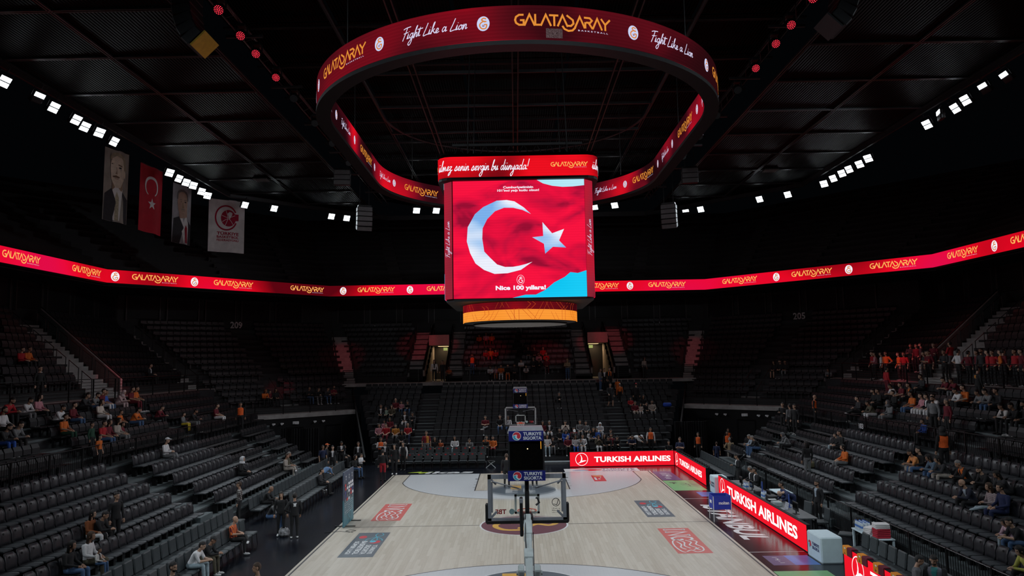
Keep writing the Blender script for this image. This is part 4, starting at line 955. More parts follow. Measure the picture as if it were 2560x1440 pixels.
for s, nm in ((1,'left'),(-1,'right')):
    p, q = corner_pts(COFF+.08,.3); wire_rail('railing',f'thin black wire railing on top of the {nm} tunnel wall',[(s*p[0],p[1]),(s*q[0],q[1])],3.2)
    wire_rail('railing',f'thin black wire railing above the {nm} side rows',[(-s*21.1,-2),(-s*21.1,20)],5.05)
# ---- pale stairs through the upper tier with handrails
def stair(name, label, foot, top, z0, z1, wd, rails=True, mat=M_CONC):
    o = thing(name, label, 'stairs'); f, t = Vector((*foot,0)), Vector((*top,0)); d = (t-f); l = d.length; d /= l; n = Vector((-d.y,d.x,0))*wd/2; N_ = max(4,int((z1-z0)/.23))
    for k in range(N_):
        a, b = f+d*l*k/N_, f+d*l*(k+1)/N_; z = z0+(z1-z0)*(k+1)/N_+.05
        MB().prism([((a-n).x,(a-n).y),((a+n).x,(a+n).y),((b+n).x,(b+n).y),((b-n).x,(b-n).y)], z-.4, z).build('step', mat, o)
    if rails:
        for s in (1,-1):
            m = MB(); a, b = f+n*s*.95, t+n*s*.95; seg = max(2,int(l/1.3))
            for k in range(seg):
                c0, c1 = a.lerp(b,k/seg), a.lerp(b,(k+.75)/seg); h0, h1 = z0+(z1-z0)*k/seg+1.0, z0+(z1-z0)*(k+.75)/seg+1.0
                m.tube([(c0.x,c0.y,h0-1),(c0.x,c0.y,h0),(c1.x,c1.y,h1),(c1.x,c1.y,h1-1)], .024, 5)
            m.build('handrail', M_RAIL, o)
    return o
stair('stairs','pale stairs left of the left lit doorway above the far stand',(-8.55,30.2),(-8.55,37.2),5.05,9.3,1.35); stair('stairs','pale stairs right of the left lit doorway above the far stand',(-5.25,30.2),(-5.25,37.2),5.05,9.3,1.3)
stair('stairs','pale stairs left of the right lit doorway above the far stand',(5.3,30.2),(5.3,37.2),5.05,9.3,1.3); stair('stairs','pale stairs right of the right lit doorway above the far stand',(8.6,30.2),(8.6,37.2),5.05,9.3,1.35)
for s, nm in ((1,'left'),(-1,'right')):
    stair('stairs',f'red-lit stairs at the seam of the {nm} corner seats',(s*-13.8,29.0),(s*-16.3,36.6),4.7,9.0,1.35)
    stair('stairs',f'short pale stairs through the {nm} corner block above the tunnel wall',(s*-16.6,23.6),(s*-18.6,26.0),3.2,4.9,1.4)
    stair('stairs',f'dim stairs between corner and side seats on the {nm}',(s*-23.2,21.3),(s*-30.0,25.3),5.05,9.0,1.4)
    stair('stairs',f'dim broad stairs beside a sloping parapet on the {nm} side',(s*-22.3,9.2),(s*-30.6,14.6),5.05,9.3,1.5)
    pr = thing('stair_parapet',f'grey sloping parapet beside the broad stairs on the {nm} side','parapet')
    MB().add([(s*-22.4,10.9,5.05),(s*-30.6,16.3,9.3),(s*-30.6,16.3,10.5),(s*-22.4,10.9,6.0),(s*-22.4,11.1,5.05),(s*-30.6,16.5,9.3),(s*-30.6,16.5,10.5),(s*-22.4,11.1,6.0)],[(0,1,2,3),(7,6,5,4),(3,2,6,7),(0,3,7,4)]).build('panel', M_CONC, pr)
    MB().tube([(s*-22.4,11.0,6.1),(s*-30.6,16.4,10.6)], .04, 6).build('cap_rail', M_RAIL, pr)
# ---- lit doorways (vomitories)
M_WOODP = pm('warm_wood_panel', (.42,.28,.15), rough=.5, var=.3, scale=4); M_PLAST = pm('pale_plaster', (.34,.30,.27), rough=.8, var=.05)
for (x0, x1), nm, inn in ((VOM[0],'left',1),(VOM[1],'right',-1)):
    d = struct('door_1' if nm == 'left' else 'door_2')
    MB().box(x0,x1,30.2,40.5,4.9,5.05).build('corridor_floor', M_CONC, d)
    for x in (x0-.12,x1):
        m = MB().add([(x,30.2,5.05),(x,37.8,5.05),(x,37.8,10.0),(x,30.2,6.0),(x+.12,30.2,5.05),(x+.12,37.8,5.05),(x+.12,37.8,10.0),(x+.12,30.2,6.0)],[(3,2,1,0),(4,5,6,7),(0,4,7,3),(3,7,6,2),(1,2,6,5)]); m.build('side_wall', M_PLAST if True else M_BLACK, d)
        MB().add([(x-.03,30.1,6.0),(x-.03,37.8,10.0),(x+.15,37.8,10.0),(x+.15,30.1,6.0),(x-.03,30.1,6.12),(x-.03,37.8,10.12),(x+.15,37.8,10.12),(x+.15,30.1,6.12)],[(0,1,2,3),(7,6,5,4),(0,3,7,4),(0,4,5,1),(3,2,6,7)]).build('parapet_cap', M_BLACK, d)
    MB().box(x0,x1,33.6,33.8,8.1,9.0).build('lintel', M_PLAST, d); MB().box(x0,x1,33.8,40.5,8.1,8.2).build('corridor_ceiling', M_PLAST, d)
    w0, w1 = (x0, x0+1.05) if inn > 0 else (x1-1.15, x1)
    MB().box(x0,x1,40.4,40.5,5.05,8.1).build('corridor_end', M_WOODP, d)
    for k in range(5): MB().box(w0+.21*k,w0+.21*k+.2,40.28,40.4,5.05,8.1).build('wood_panel', M_WOODP, d)
    e = MB().box(x1-.55,x1-.2,34.2,34.26,7.65,7.9) if inn > 0 else MB().box(x0+.15,x0+.5,34.2,34.26,7.65,7.9)
    tag(e.build('exit_sign', em('exit_sign_light','#b8c070',.7)), f'small lit exit sign inside the {nm} doorway above the far stand', 'sign')
    ld = bpy.data.lights.new('corridor_lamp','AREA'); ld.energy = 20; ld.size = .8; ld.color = (1,.66,.36); lo_ = bpy.data.objects.new('corridor_lamp', ld); COL.objects.link(lo_); lo_.location = ((x0+x1)/2,37.5,8.05)
    lam = MB().cbox(((x0+x1)/2,37.5,8.08),(.9,.9,.03)).build('ceiling_lamp', em('corridor_lamp_glass','#ffdca0',1.2), d)
    MB().box(x0-1.2 if inn>0 else x1+.1,x0-.1 if inn>0 else x1+1.2,30.0,30.1,5.2,6.1).build('notice_board', M_BLACK, d)
# ---- section numbers
M_NUM = pm('grey_number_paint', (.62,.62,.62), rough=.6); M_NUMW = pm('white_number_paint', (.65,.66,.68), rough=.6)
def number(s, pos, ux, h, mat, label, w=None):
    p = flat_patch(pos, ux, (0,0,1)); v = fit_text(s, w=w or h*1.75, h=h, bold=.025)
    m = MB(); m.add([p.fn(x,y,.03) for x,y in v[0]], v[1]); tag(m.build('section_number', mat), label, 'number sign')
c45 = (math.cos(.698), math.sin(.698), 0)
number('208',(-13.03,38.08,9.91),(1,0,0),.58,M_NUM,'grey section number left of the scoreboard above the far stand'); number('207',(-.11,38.08,9.98),(1,0,0),.58,M_NUM,'grey section number 207 half hidden under the scoreboard'); number('206',(12.94,38.08,9.93),(1,0,0),.58,M_NUM,'grey section number right of the scoreboard above the far stand')
number('210',(-31.1,22.07,10.18),(0,1,0),.58,M_NUM,'grey section number 210 on the dark left wall'); number('204',(31.1,21.81,10.16),(0,-1,0),.58,M_NUM,'grey section number 204 on the dark right wall')
number('209',(-24.1,32.33,10.1),(c45[0],c45[1],0),.58,M_NUM,'grey section number 209 on the left corner wall'); number('205',(24.05,32.37,10.02),(c45[0],-c45[1],0),.58,M_NUM,'grey section number 205 on the right corner wall')
number('103',(16.8,6.37,3.13),(0,-1,0),.26,M_NUMW,'white section number 103 on the right fence'); number('102',(16.8,-5.62,3.13),(0,-1,0),.26,M_NUMW,'white section number cut by the right picture edge')

# ================================================================== basketball hoops
M_STEELW = pm('white_enamel', (.55,.60,.60), rough=.4, var=.1); M_STEELG = pm('grey_steel_frame', (.24,.25,.28), rough=.45, var=.12)
M_RIM = pm('orange_rim', (.75,.09,.03), rough=.4); M_NET = pm('white_net_cord', (.75,.75,.73), rough=.8); M_RUBBER = pm('black_padding', (.008,.008,.009), rough=.55)
M_PLATE = pm('royal_blue_plate', (.015,.02,.17), rough=.4, var=.05); M_PWH = pm('plate_white', (.75,.76,.8), rough=.5); M_PRED = pm('plate_red', (.6,.03,.05), rough=.5); M_PCY = pm('plate_cyan', (.04,.38,.55), rough=.5)
M_DISP = pm('dark_display_glass', (.003,.003,.003), rough=.12); M_AMB = em('amber_led', '#ffae3a', 1.2); M_AMBW = em('amber_led_hot', '#ffd9a0', 2)
def glass_mat():
    m = bpy.data.materials.new('clear_backboard_glass'); m.use_nodes = True; nt = m.node_tree; b = nt.nodes['Principled BSDF']
    b.inputs['Base Color'].default_value = (.93,.97,.97,1); b.inputs['Roughness'].default_value = .03; b.inputs['Transmission Weight'].default_value = 1; b.inputs['IOR'].default_value = 1.02; b.inputs['Alpha'].default_value = .35
    nz = nt.nodes.new('ShaderNodeTexNoise'); nz.inputs['Scale'].default_value = 3; mr = nt.nodes.new('ShaderNodeMapRange'); mr.inputs['To Min'].default_value = .02; mr.inputs['To Max'].default_value = .06
    nt.links.new(nz.outputs['Fac'], mr.inputs[0]); nt.links.new(mr.outputs[0], b.inputs['Roughness']); return m
M_GLASS = glass_mat()
SWIRL_R = [(-.02,.5),(.3,.42),(.5,.12),(.48,-.2),(.2,-.34),(.0,-.14),(.06,.1),(-.06,.2),(-.26,.16),(-.5,.04),(-.42,.3),(-.24,.46)]
SWIRL_C = [(-.5,-.02),(-.28,.06),(-.14,.06),(-.2,-.16),(-.02,-.36),(.2,-.46),(-.04,-.5),(-.34,-.38)]
def insurer(pt, par, u, v, h, txt=M_PWH, disc=True):
    """round swirl mark with two lines of lettering"""
    if disc: pt.put('round_mark', disc2d(.56,.56,24), M_PWH, par, u-h*1.42, v, h, off=.004)
    pt.put('red_swirl', (SWIRL_R,[(0,1,2,11),(2,3,4,5,6),(2,6,7,11),(7,8,9,10,11)]), M_PRED, par, u-h*1.42, v, h, off=.006); pt.put('cyan_swirl', (SWIRL_C,[(0,1,2,3,7),(3,4,5,6,7)]), M_PCY, par, u-h*1.42, v, h, off=.006)
    for i, t in enumerate(('TURKIYE','SIGORTA')): pt.put('lettering', fit_text(t, w=h*2.35, h=h*.42, bold=.03), txt, par, u+h*.58, v+h*(.27-.54*i), off=.006)
M_BLINE = pm('board_line_white', (.72,.74,.74), rough=.5)
_nt = M_BLINE.node_tree; _tr = _nt.nodes.new('ShaderNodeBsdfTranslucent'); _tr.inputs[0].default_value = (.6,.68,.66,1); _mx = _nt.nodes.new('ShaderNodeMixShader'); _mx.inputs[0].default_value = .5
_nt.links.new(_nt.nodes['Principled BSDF'].outputs[0], _mx.inputs[1]); _nt.links.new(_tr.outputs[0], _mx.inputs[2]); _nt.links.new(_mx.outputs[0], _nt.nodes['Material Output'].inputs[0])
def hoop(label, y, rz):
    o = thing('basketball_hoop', label, 'basketball hoop', (0,y,0), rz)       # local: court towards -y, board at y=0
    # glass board
    gl_ = MB().box(-.9,.9,0,.012,2.9,3.95).build('backboard_glass', M_GLASS, o)
    bd = MB()
    for a in (rect(-.9,.9,2.9,2.95),rect(-.9,.9,3.9,3.95),rect(-.9,-.85,2.9,3.95),rect(.85,.9,2.9,3.95)): bd.box(a[0][0],a[1][0],-.003,-.001,a[0][1],a[2][1])
    for a in ((-.295,.295,3.05,3.1),(-.295,.295,3.45,3.5),(-.295,-.245,3.05,3.5),(.245,.295,3.05,3.5)): bd.box(a[0],a[1],-.003,-.001,a[2],a[3])
    bd.build('backboard_lines', M_BLINE, o)
    f = MB().box(-.92,-.84,.015,.08,2.88,3.97).box(.84,.92,.015,.08,2.88,3.97).box(-.92,.92,.015,.08,3.87,3.97).box(-.92,.92,.015,.08,2.88,2.97)
    for s in (1,-1):
        f.cbox((s*.78,.05,3.05),(.2,.04,.05),Matrix.Rotation(s*.785,3,'Y')).cbox((s*.78,.05,3.8),(.16,.04,.04),Matrix.Rotation(-s*.785,3,'Y'))
        f.tube([(s*.8,.1,3.82),(s*.15,.35,3.68)], .016, 5); f.tube([(s*.82,.06,3.1),(s*.82,.06,3.8)], .02, 5)
    f.build('support_frame', M_STEELG, o)
    pd = MB().cbox((0,.03,2.885),(1.94,.11,.1),bev=.03)
    for s in (1,-1): pd.cbox((s*.945,.03,3.08),(.075,.12,.46),bev=.03)
    pd.build('edge_padding', M_RUBBER, o)
    rim_ = MB().tube([(.225*math.cos(t),-.375+.225*math.sin(t),3.05) for t in np.linspace(0,2*PI,25)], .012, 6).cbox((0,-.08,3.05),(.2,.16,.06)).build('rim', M_RIM, o)
    nt_ = MB()
    for k in range(12):
        for sg in (1,-1):
            pts = []
            for j in range(5): t = 2*PI*(k/12+sg*j/24); r_ = (.22,.19,.155,.13,.12)[j]; pts.append((r_*math.cos(t),-.375+r_*math.sin(t),3.04-.1*j))
            nt_.tube(pts, .006, 3, cap=False)
    nt_.build('net', M_NET, rim_)
    # stickers on the glass (read from the court)
    gp = Patch(lambda u, v, off: (u, -.004-off, v))
    gp.put('federation_letters', fit_text('TBF', w=.26, h=.11, bold=.03), pm('sticker_red',(.45,.02,.03)), gl_, .62, 3.1, 1); gp.put('round_sticker', disc2d(.065,.065,18), pm('sticker_pale',(.35,.5,.5)), gl_, .36, 3.1, 1)
    gp.put('line_sticker', stroke2d([disc2d(.09,.09,16)[0]+[(.09,0)],[(-.06,.06),(-.02,-.06),(.06,-.04)]], .014), M_DKTXT, gl_, -.68, 3.3, 1)
    for i in range(3): gp.put('small_print', scribble(.2,.026,8,i,.008), M_DKTXT, gl_, -.68, 3.16-.045*i, 1)
    # folded arm and base behind the board
    arm = MB(); A, B = Vector((0,.25,3.02)), Vector((0,4.0,1.35))
    d = (B-A).normalized(); q = d.to_track_quat('Y','Z').to_matrix()
    arm.cbox(A.lerp(B,.5), (.16,(B-A).length,.2), q, bev=.02); arm.build('lift_arm', M_STEELW, o)
    MB().cbox(A.lerp(B,.34),(.2,.3,.25),q,bev=.02).cbox(A.lerp(B,.12),(.19,.5,.24),q,bev=.02).build('arm_collar', M_STEELW, o)
    m = MB()
    for s in (1,-1): m.cbox(A.lerp(B,.46)+Vector((s*.17,0,.02)),(.13,.22,.22),q,bev=.03).tube([A.lerp(B,.46)+Vector((s*.1,0,0)),A.lerp(B,.46)+Vector((s*.27,0,0))],.05,8)
    m.build('pivot_bracket', M_STEELW, o)
    MB().cbox((0,.2,3.0),(.26,.3,.16),bev=.03).tube([(0,.2,2.96),(0,.22,3.95)], .05, 8).cbox((0,.22,3.4),(.1,.12,.5),bev=.02).build('mast', M_RUBBER, o)
    mx = 1 if rz else -1; MB().cbox((mx*.14,.55,3.1),(.075,.2,.85),bev=.02).build('side_panel', M_RUBBER, o); MB().cbox((mx*.14,.55,3.46),(.085,.21,.1),bev=.01).build('side_panel_clip', M_STEELG, o)
    MB().tube([(-mx*.2,.3,3.3),(-mx*.28,.3,3.36),(-mx*.24,.3,3.46),(-mx*.2,.3,3.47)], .025, 6).build('camera_mount', M_RUBBER, o)
    MB().tube([(.05,.3,3.1),(.06,1.2,2.75),(.03,2.2,2.2),(.04,3.4,1.6)], .012, 5).build('cable', M_RUBBER, o); MB().tube([(-.12,.6,2.75),(-.1,2.0,2.05),(-.02,3.6,1.5)], .01, 5).build('cable', M_RUBBER, o)
    b = MB().cbox((0,4.4,.45),(1.0,2.2,.6),bev=.08); b.build('base', M_STEELW, o); MB().cbox((0,3.15,.75),(1.1,.2,1.3),bev=.07).build('base_padding', M_RUBBER, o)
    MB().cbox((0,4.0,1.1),(.3,.3,.8),bev=.03).build('base_post', M_STEELW, o)
    # shot clock above the board
    z0, z1 = 3.93, 5.02
    clk = MB().cbox((0,.22,(z0+z1)/2),(.84,.42,z1-z0-.2),bev=.02).build('shot_clock_body', M_RUBBER, o)
    lid = MB().add([(-.43,-.05,z1-.06),(.43,-.05,z1-.06),(.43,.5,z1-.06),(-.43,.5,z1-.06),(-.38,.02,z1+.08),(.38,.02,z1+.08),(.38,.42,z1+.08),(-.38,.42,z1+.08)],[(3,2,1,0),(4,5,6,7),(0,1,5,4),(1,2,6,5),(2,3,7,6),(3,0,4,7)]); lid.build('shot_clock_lid', pm('grey_lid',(.26,.25,.27),rough=.6), o)
    for sd in (1,-1):
        yy = .22+sd*.215; pt = Patch(lambda u, v, off, sd=sd, yy=yy: (-sd*u, yy+sd*off, v))
        pt.put('display', ([(-.38,z0+.2),(.38,z0+.2),(.38,z1-.28),(-.38,z1-.28)],[(0,1,2,3)]), M_DISP, clk, off=.002); pt.put('amber_dot', disc2d(.014,.014,10), M_AMBW, clk, .03, 4.6, 1, off=.005); pt.put('amber_bar', ([(-.006,-.085),(.006,-.085),(.006,.085),(-.006,.085)],[(0,1,2,3)]), M_AMB, clk, .34, 4.68, 1, off=.005)
        for seg in ((-.2,4.6),(.18,4.6),(-.2,4.3),(.18,4.3)): pt.put('unlit_digit', fit_text('8', w=.2, h=.24, bold=0), pm('unlit_segments',(.004,.0036,.003),rough=.12), clk, seg[0], seg[1], 1, off=.004)
        for vz, dz in ((4.9,.035),(4.0,.05)):
            pl_ = MB(); pl_.cbox((0,yy+sd*(.02+dz),vz),(.86 if vz < 4.5 else .8,.02,.23)); p_o = pl_.build('sponsor_plate', M_PLATE, o)
            p2 = Patch(lambda u, v, off, sd=sd, yy=yy, dz=dz: (-sd*u, yy+sd*(.031+dz+off), v)); insurer(p2, p_o, .04, vz, .18)
    return o
hoop('near basketball hoop seen from behind with blue sponsor plates on its shot clock', -12.8, PI); hoop('far basketball hoop with glass board, orange rim and white net', 12.8, 0)
# ================================================================== hanging banners
M_CLOTHW = pm('white_banner_cloth', (.78,.77,.76), rough=.85, var=.1, scale=2); M_CLOTHR = pm('red_banner_cloth', (.50,.012,.03), rough=.85, var=.1, scale=2)
M_SKIN1 = pm('print_skin', (.72,.60,.47), rough=.85, var=.15, scale=3); M_SKIN1S = pm('print_skin_dark', (.36,.25,.17), rough=.85); M_SUIT = pm('print_dark_suit', (.035,.035,.04), rough=.85); M_HAIRP = pm('print_fair_hair', (.36,.30,.21), rough=.85, var=.2, scale=5); M_BGP = pm('print_warm_backdrop', (.33,.30,.26), rough=.85, var=.25, scale=1); M_TIEP = pm('print_pale_tie', (.45,.40,.28), rough=.85, var=.3, scale=12); M_MOUS = pm('print_brown', (.16,.10,.06), rough=.85); M_TIER = pm('print_red_tie', (.35,.02,.04), rough=.85); M_BGG = pm('print_grey_backdrop', (.40,.40,.43), rough=.85, var=.2, scale=1.5); M_SKIN2 = pm('print_skin_ruddy', (.50,.33,.25), rough=.85, var=.1, scale=3); M_HAIRG = pm('print_grey_hair', (.20,.18,.17), rough=.85, var=.2, scale=5); M_FEDR = pm('print_crimson', (.42,.01,.045), rough=.85)
def banner(label, p0, p1, z0, z1, mat, sway=.1):
    c = Vector(((p0[0]+p1[0])/2,(p0[1]+p1[1])/2,z0)); o = thing('hanging_banner', label, 'banner', tuple(c)); d = Vector((p1[0]-p0[0],p1[1]-p0[1],0)); w_ = d.length; d /= w_; n = d.cross(Vector((0,0,1)))
    if n.y > 0 and abs(n.y) > .5 or n.x*c.x > 0: pass
    h = z1-z0
    fn = lambda u, v, off: tuple(d*u+Vector((0,0,v))+n*(off+sway*math.sin(u/w_*7+1)*(1-v/h)*.5+.04*math.sin(u/w_*11)))
    m = MB(); nx, nz = 14, 8; vs = [fn(-w_/2+w_*i/nx, h*j/nz, 0) for j in range(nz+1) for i in range(nx+1)]
    m.add(vs, [(j*(nx+1)+i,j*(nx+1)+i+1,(j+1)*(nx+1)+i+1,(j+1)*(nx+1)+i) for j in range(nz) for i in range(nx)]); m.build('cloth', mat, o, True)
    MB().tube([fn(-w_/2,h,0),fn(w_/2,h,0)], .03, 6).build('hanging_bar', M_RAIL, o)
    pt = Patch(fn)
    def P(name, pts, mt, off=.02): 
        A2 = sum(pts[i][0]*pts[(i+1)%len(pts)][1]-pts[(i+1)%len(pts)][0]*pts[i][1] for i in range(len(pts)))
        if A2 < 0: pts = pts[::-1]
        cx = sum(p[0] for p in pts)/len(pts); cy = sum(p[1] for p in pts)/len(pts)
        return pt.put(name, ([(x*w_,y*h) for x,y in pts]+[(cx*w_,cy*h)], [(i,(i+1)%len(pts),len(pts)) for i in range(len(pts))]), mt, o, 0, 0, 1, off=off)
    global S
    S = lambda name, pts, t, mt: pt.put(name, stroke2d([[(x*w_,y*h) for x,y in pts]], t, 4), mt, o, 0, 0, 1, off=.05)
    return o, P, pt, w_, h
def ell(cx, cy, rx, ry, n=22): return [(cx+rx*math.cos(2*PI*k/n), cy+ry*math.sin(2*PI*k/n)) for k in range(n)]
o,P,pt,w_,h = banner('tall portrait banner of a man in dark suit and pale tie hanging on the left',(-24.1,11.46),(-23.6,13.3),15.25,19.6,M_BGP)
P('suit',[(-.48,0),(.48,0),(.48,.34),(.2,.44),(-.15,.46),(-.46,.36)],M_SUIT); P('shirt',[(-.1,.02),(.1,.02),(.22,.46),(.0,.5),(-.14,.46)],M_CLOTHW,.03); P('tie',[(-.06,.02),(.06,.02),(.07,.34),(.0,.42),(-.05,.34)],M_TIEP,.04)
P('neck',[(-.16,.44),(.2,.44),(.24,.62),(-.14,.6)],M_SKIN1S,.03); P('head',[(-.2,.58),(-.05,.47),(.12,.48),(.26,.6),(.3,.78),(.2,.9),(-.02,.92),(-.22,.86),(-.25,.72)],M_SKIN1,.04); S('hair',[(-.26,.85),(-.14,.925),(.08,.94),(.26,.88),(.32,.74)],.22,M_HAIRP)
P('ear',ell(.3,.68,.04,.05),M_SKIN1,.05); P('brow',[(-.22,.785),(-.08,.79),(-.08,.805),(-.22,.8)],M_MOUS,.06); P('brow',[(.02,.79),(.16,.775),(.16,.79),(.02,.805)],M_MOUS,.06); P('eye',ell(-.14,.76,.05,.012),M_SUIT,.06); P('eye',ell(.09,.755,.05,.012),M_SUIT,.06); P('nose',[(-.1,.66),(.0,.66),(-.02,.76),(-.06,.76)],M_SKIN1S,.055); P('moustache',[(-.17,.625),(-.04,.645),(.08,.625),(.05,.61),(-.14,.61)],M_MOUS,.06); P('mouth',[(-.1,.59),(.04,.59),(.03,.6),(-.08,.6)],M_SKIN1S,.06)
o,P,pt,w_,h = banner('tall red banner with white crescent and star beside the portrait',(-23.8,14.97),(-23.5,17.4),15.25,19.6,M_CLOTHR)
cr = [(.27*math.cos(t),.7+.15*math.sin(t)) for t in np.linspace(-1.15,4.29,30)]; ci = [(.21*math.cos(t)-.0,.685+.125*math.sin(t)) for t in np.linspace(-1.0,4.14,30)]
pt.put('crescent', ([(x*w_,y*h) for x,y in cr+ci],[(i,i+1,31+i,30+i) for i in range(29)]), M_CLOTHW, o, 0, 0, 1, off=.02)
sp_ = [(.14*math.cos(PI/2+k*PI/5)*(1 if k%2==0 else .4)*w_+.02*w_, .435*h+.14*w_*math.sin(PI/2+k*PI/5)*(1 if k%2==0 else .4)*1.15) for k in range(10)]; pt.put('star', (sp_+[(.02*w_,.435*h)],[(i,(i+1)%10,10) for i in range(10)]), M_CLOTHW, o, 0, 0, 1, off=.02)
o,P,pt,w_,h = banner('tall portrait banner of a man with red tie half hidden by floodlights',(-24.15,20.18),(-23.65,22.1),15.35,19.6,M_BGG)
P('suit',[(-.48,0),(.5,0),(.5,.34),(.3,.42),(-.1,.46),(-.44,.4)],M_SUIT); P('shirt',[(.06,.02),(.3,.02),(.36,.36),(.2,.46),(-.1,.44)],M_CLOTHW,.03); P('tie',[(.14,.02),(.28,.02),(.26,.28),(.16,.33),(.1,.26)],M_TIER,.04)
P('neck',[(-.12,.42),(.24,.4),(.24,.56),(-.14,.56)],M_SKIN2,.03); P('head',[(-.18,.56),(-.04,.44),(.12,.44),(.22,.56),(.25,.72),(.18,.86),(0,.9),(-.18,.84),(-.24,.7)],M_SKIN2,.04); S('hair',[(-.25,.74),(-.2,.85),(0,.9),(.2,.85),(.26,.74)],.16,M_HAIRG)
P('eye',ell(-.1,.71,.05,.01),M_SUIT,.06); P('eye',ell(.11,.71,.05,.01),M_SUIT,.06); P('brow',[(-.16,.735),(-.04,.74),(-.04,.75),(-.16,.745)],M_HAIRG,.06); P('brow',[(.05,.74),(.17,.735),(.17,.745),(.05,.75)],M_HAIRG,.06); P('nose',[(-.04,.6),(.06,.6),(.02,.7),(-.01,.7)],M_SKIN1S,.055); P('moustache',[(-.08,.575),(.1,.575),(.06,.588),(-.04,.588)],M_HAIRG,.06); P('mouth',[(-.07,.55),(.09,.55),(.07,.56),(-.05,.56)],M_SKIN1S,.06)
o,P,pt,w_,h = banner('white basketball federation banner with a crimson ball emblem',(-23.75,25.33),(-21.55,26.96),15.45,19.6,M_CLOTHW)
pt.put('emblem_ring', stroke2d([[(.8*math.cos(t),.95*math.sin(t)) for t in np.linspace(.5,5.9,30)]], .12), M_FEDR, o, -.05, 2.72, 1, off=.02); pt.put('emblem_ball', disc2d(.56,.66,26), M_FEDR, o, .12, 2.7, 1, off=.02)
pt.put('ball_seams', stroke2d([[(-.5,.2),(0,.05),(.5,.25)],[(-.45,-.3),(0,-.05),(.35,-.5)],[(-.2,.6),(-.05,0),(-.25,-.6)]], .035, 4), M_CLOTHW, o, .12, 2.7, 1, off=.03); pt.put('emblem_flag', ([(0,-.25),(.3,-.2),(.3,.32),(0,.3)],[(0,1,2,3)]), M_FEDR, o, .6, 2.75, 1, off=.022)
for i, (t, wd, hh) in enumerate((('TÜRKIYE',1.65,.3),('BASKETBOL',1.65,.2),('FEDERASYONU',1.65,.17))): pt.put('lettering', fit_text(t, w=wd, h=hh, bold=.03), M_FEDR, o, .1, 1.5-(0,.3,.55)[i], 1, off=.02)
# ================================================================== trusses, stage lights, loudspeakers
M_SPK = pm('black_speaker', (.014,.015,.018), rough=.5, var=.1); M_SPKG = pm('grey_speaker_front', (.09,.09,.095), rough=.6); M_YEL = pm('yellow_plate', (.55,.33,.02), rough=.55, var=.1)
M_REDL = em('red_stage_lens', '#ff3448', 1.6)
for s, nm in ((-1,'left'),(1,'right')):
    t = thing('lighting_truss', f'dark lighting truss under the ceiling {nm} of the ring screen', 'truss'); x = s*10.35
    for dx, dz in ((-.2,0),(.2,0),(0,.35)): MB().tube([(x+dx,-16,19.2+dz),(x+dx,27,19.2+dz)], .03, 5).build('chord', M_GRID, t)
    m = MB()
    for k in range(43):
        y = -16+k; m.tube([(x-.2,y,19.2),(x,y+.5,19.55),(x+.2,y+1,19.2)], .016, 4)
    m.build('lacing', M_GRID, t)
    for k in range(8): MB().box(x-.7,x+.7,-14+5.2*k,-13.9+5.2*k,19.1,19.2).build('cross_bar', M_GRID, t)
    for i, y in enumerate((-6.5,-4.5,-2.9,-.5,2.0,5.5,9,13)):
        lit = i < 4
        l = thing('stage_light', f'moving stage light {"glowing red" if lit else "switched off"} on the {nm} truss, {ORD[i]} from the camera', 'stage light', (s*10.1,y,19.1))
        MB().cbox((0,0,.02),(.3,.3,.12),bev=.03).tube([(-.2,0,.0),(-.2,0,-.3)],.03,5).tube([(.2,0,.0),(.2,0,-.3)],.03,5).build('yoke', M_HOUS, l)
        dd = Vector((s*.35,.55 if y < 3 else .3,-.8)).normalized() if False else Vector((-s*.05,-.75,-.6)).normalized(); q = dd.to_track_quat('-Z','Y').to_matrix()
        hd = MB(); vs0 = MB().lathe([(0,.2),(.12,.2),(.17,.0),(.18,-.2),(.0,-.2)], n=14); hd.add([q @ Vector(v)+Vector((0,0,-.3)) for v in vs0.v], vs0.f); hd.build('head', M_HOUS, l)
        pp = MB()
        for rr, nn in ((.04,5),(.09,9),(.14,14)):
            for k in range(nn):
                a = 2*PI*k/nn; c = Vector((rr*math.cos(a),rr*math.sin(a),-.205)); vs1 = [q @ (c+Vector((.018*math.cos(b),.018*math.sin(b),0)))+Vector((0,0,-.3)) for b in np.linspace(0,2*PI,7)[:-1]]; pp.add(vs1,[tuple(range(5,-1,-1))])
        pp.build('led_lens', M_REDL if lit else M_LAMPD, l)
def red_beam(p, tgt, w_, sz):
    ld = bpy.data.lights.new('red_beam','SPOT'); ld.energy = w_; ld.color = (1,.05,.09); ld.spot_size = math.radians(sz); ld.spot_blend = .5; ld.shadow_soft_size = .15
    lo_ = bpy.data.objects.new('red_beam', ld); COL.objects.link(lo_); lo_.location = p; lo_.rotation_euler = (Vector(tgt)-Vector(p)).to_track_quat('-Z','Y').to_euler()
for p, tg, sz in (((-10.1,2,18.6),(-8.8,35,8),7),((-10.1,-.5,18.6),(-15.2,33.5,7),7),((-10.1,5.5,18.6),(-2.6,33.5,7),8),((10.1,2,18.6),(8.3,35.5,8.4),7),((10.1,-.5,18.6),(15.2,33.5,7),7),((10.1,5.5,18.6),(2.5,33.5,7),7),((-10.1,9,18.6),(-23,12,6),9),((10.1,9,18.6),(22.5,13,6),12),((-10.1,13,18.6),(-18,25,5),7),((10.1,-2.9,18.6),(6.5,33.7,8.4),4),((-10.1,-2.9,18.6),(-6.6,33.7,8.4),4)): red_beam(p, tg, RED_W, sz)
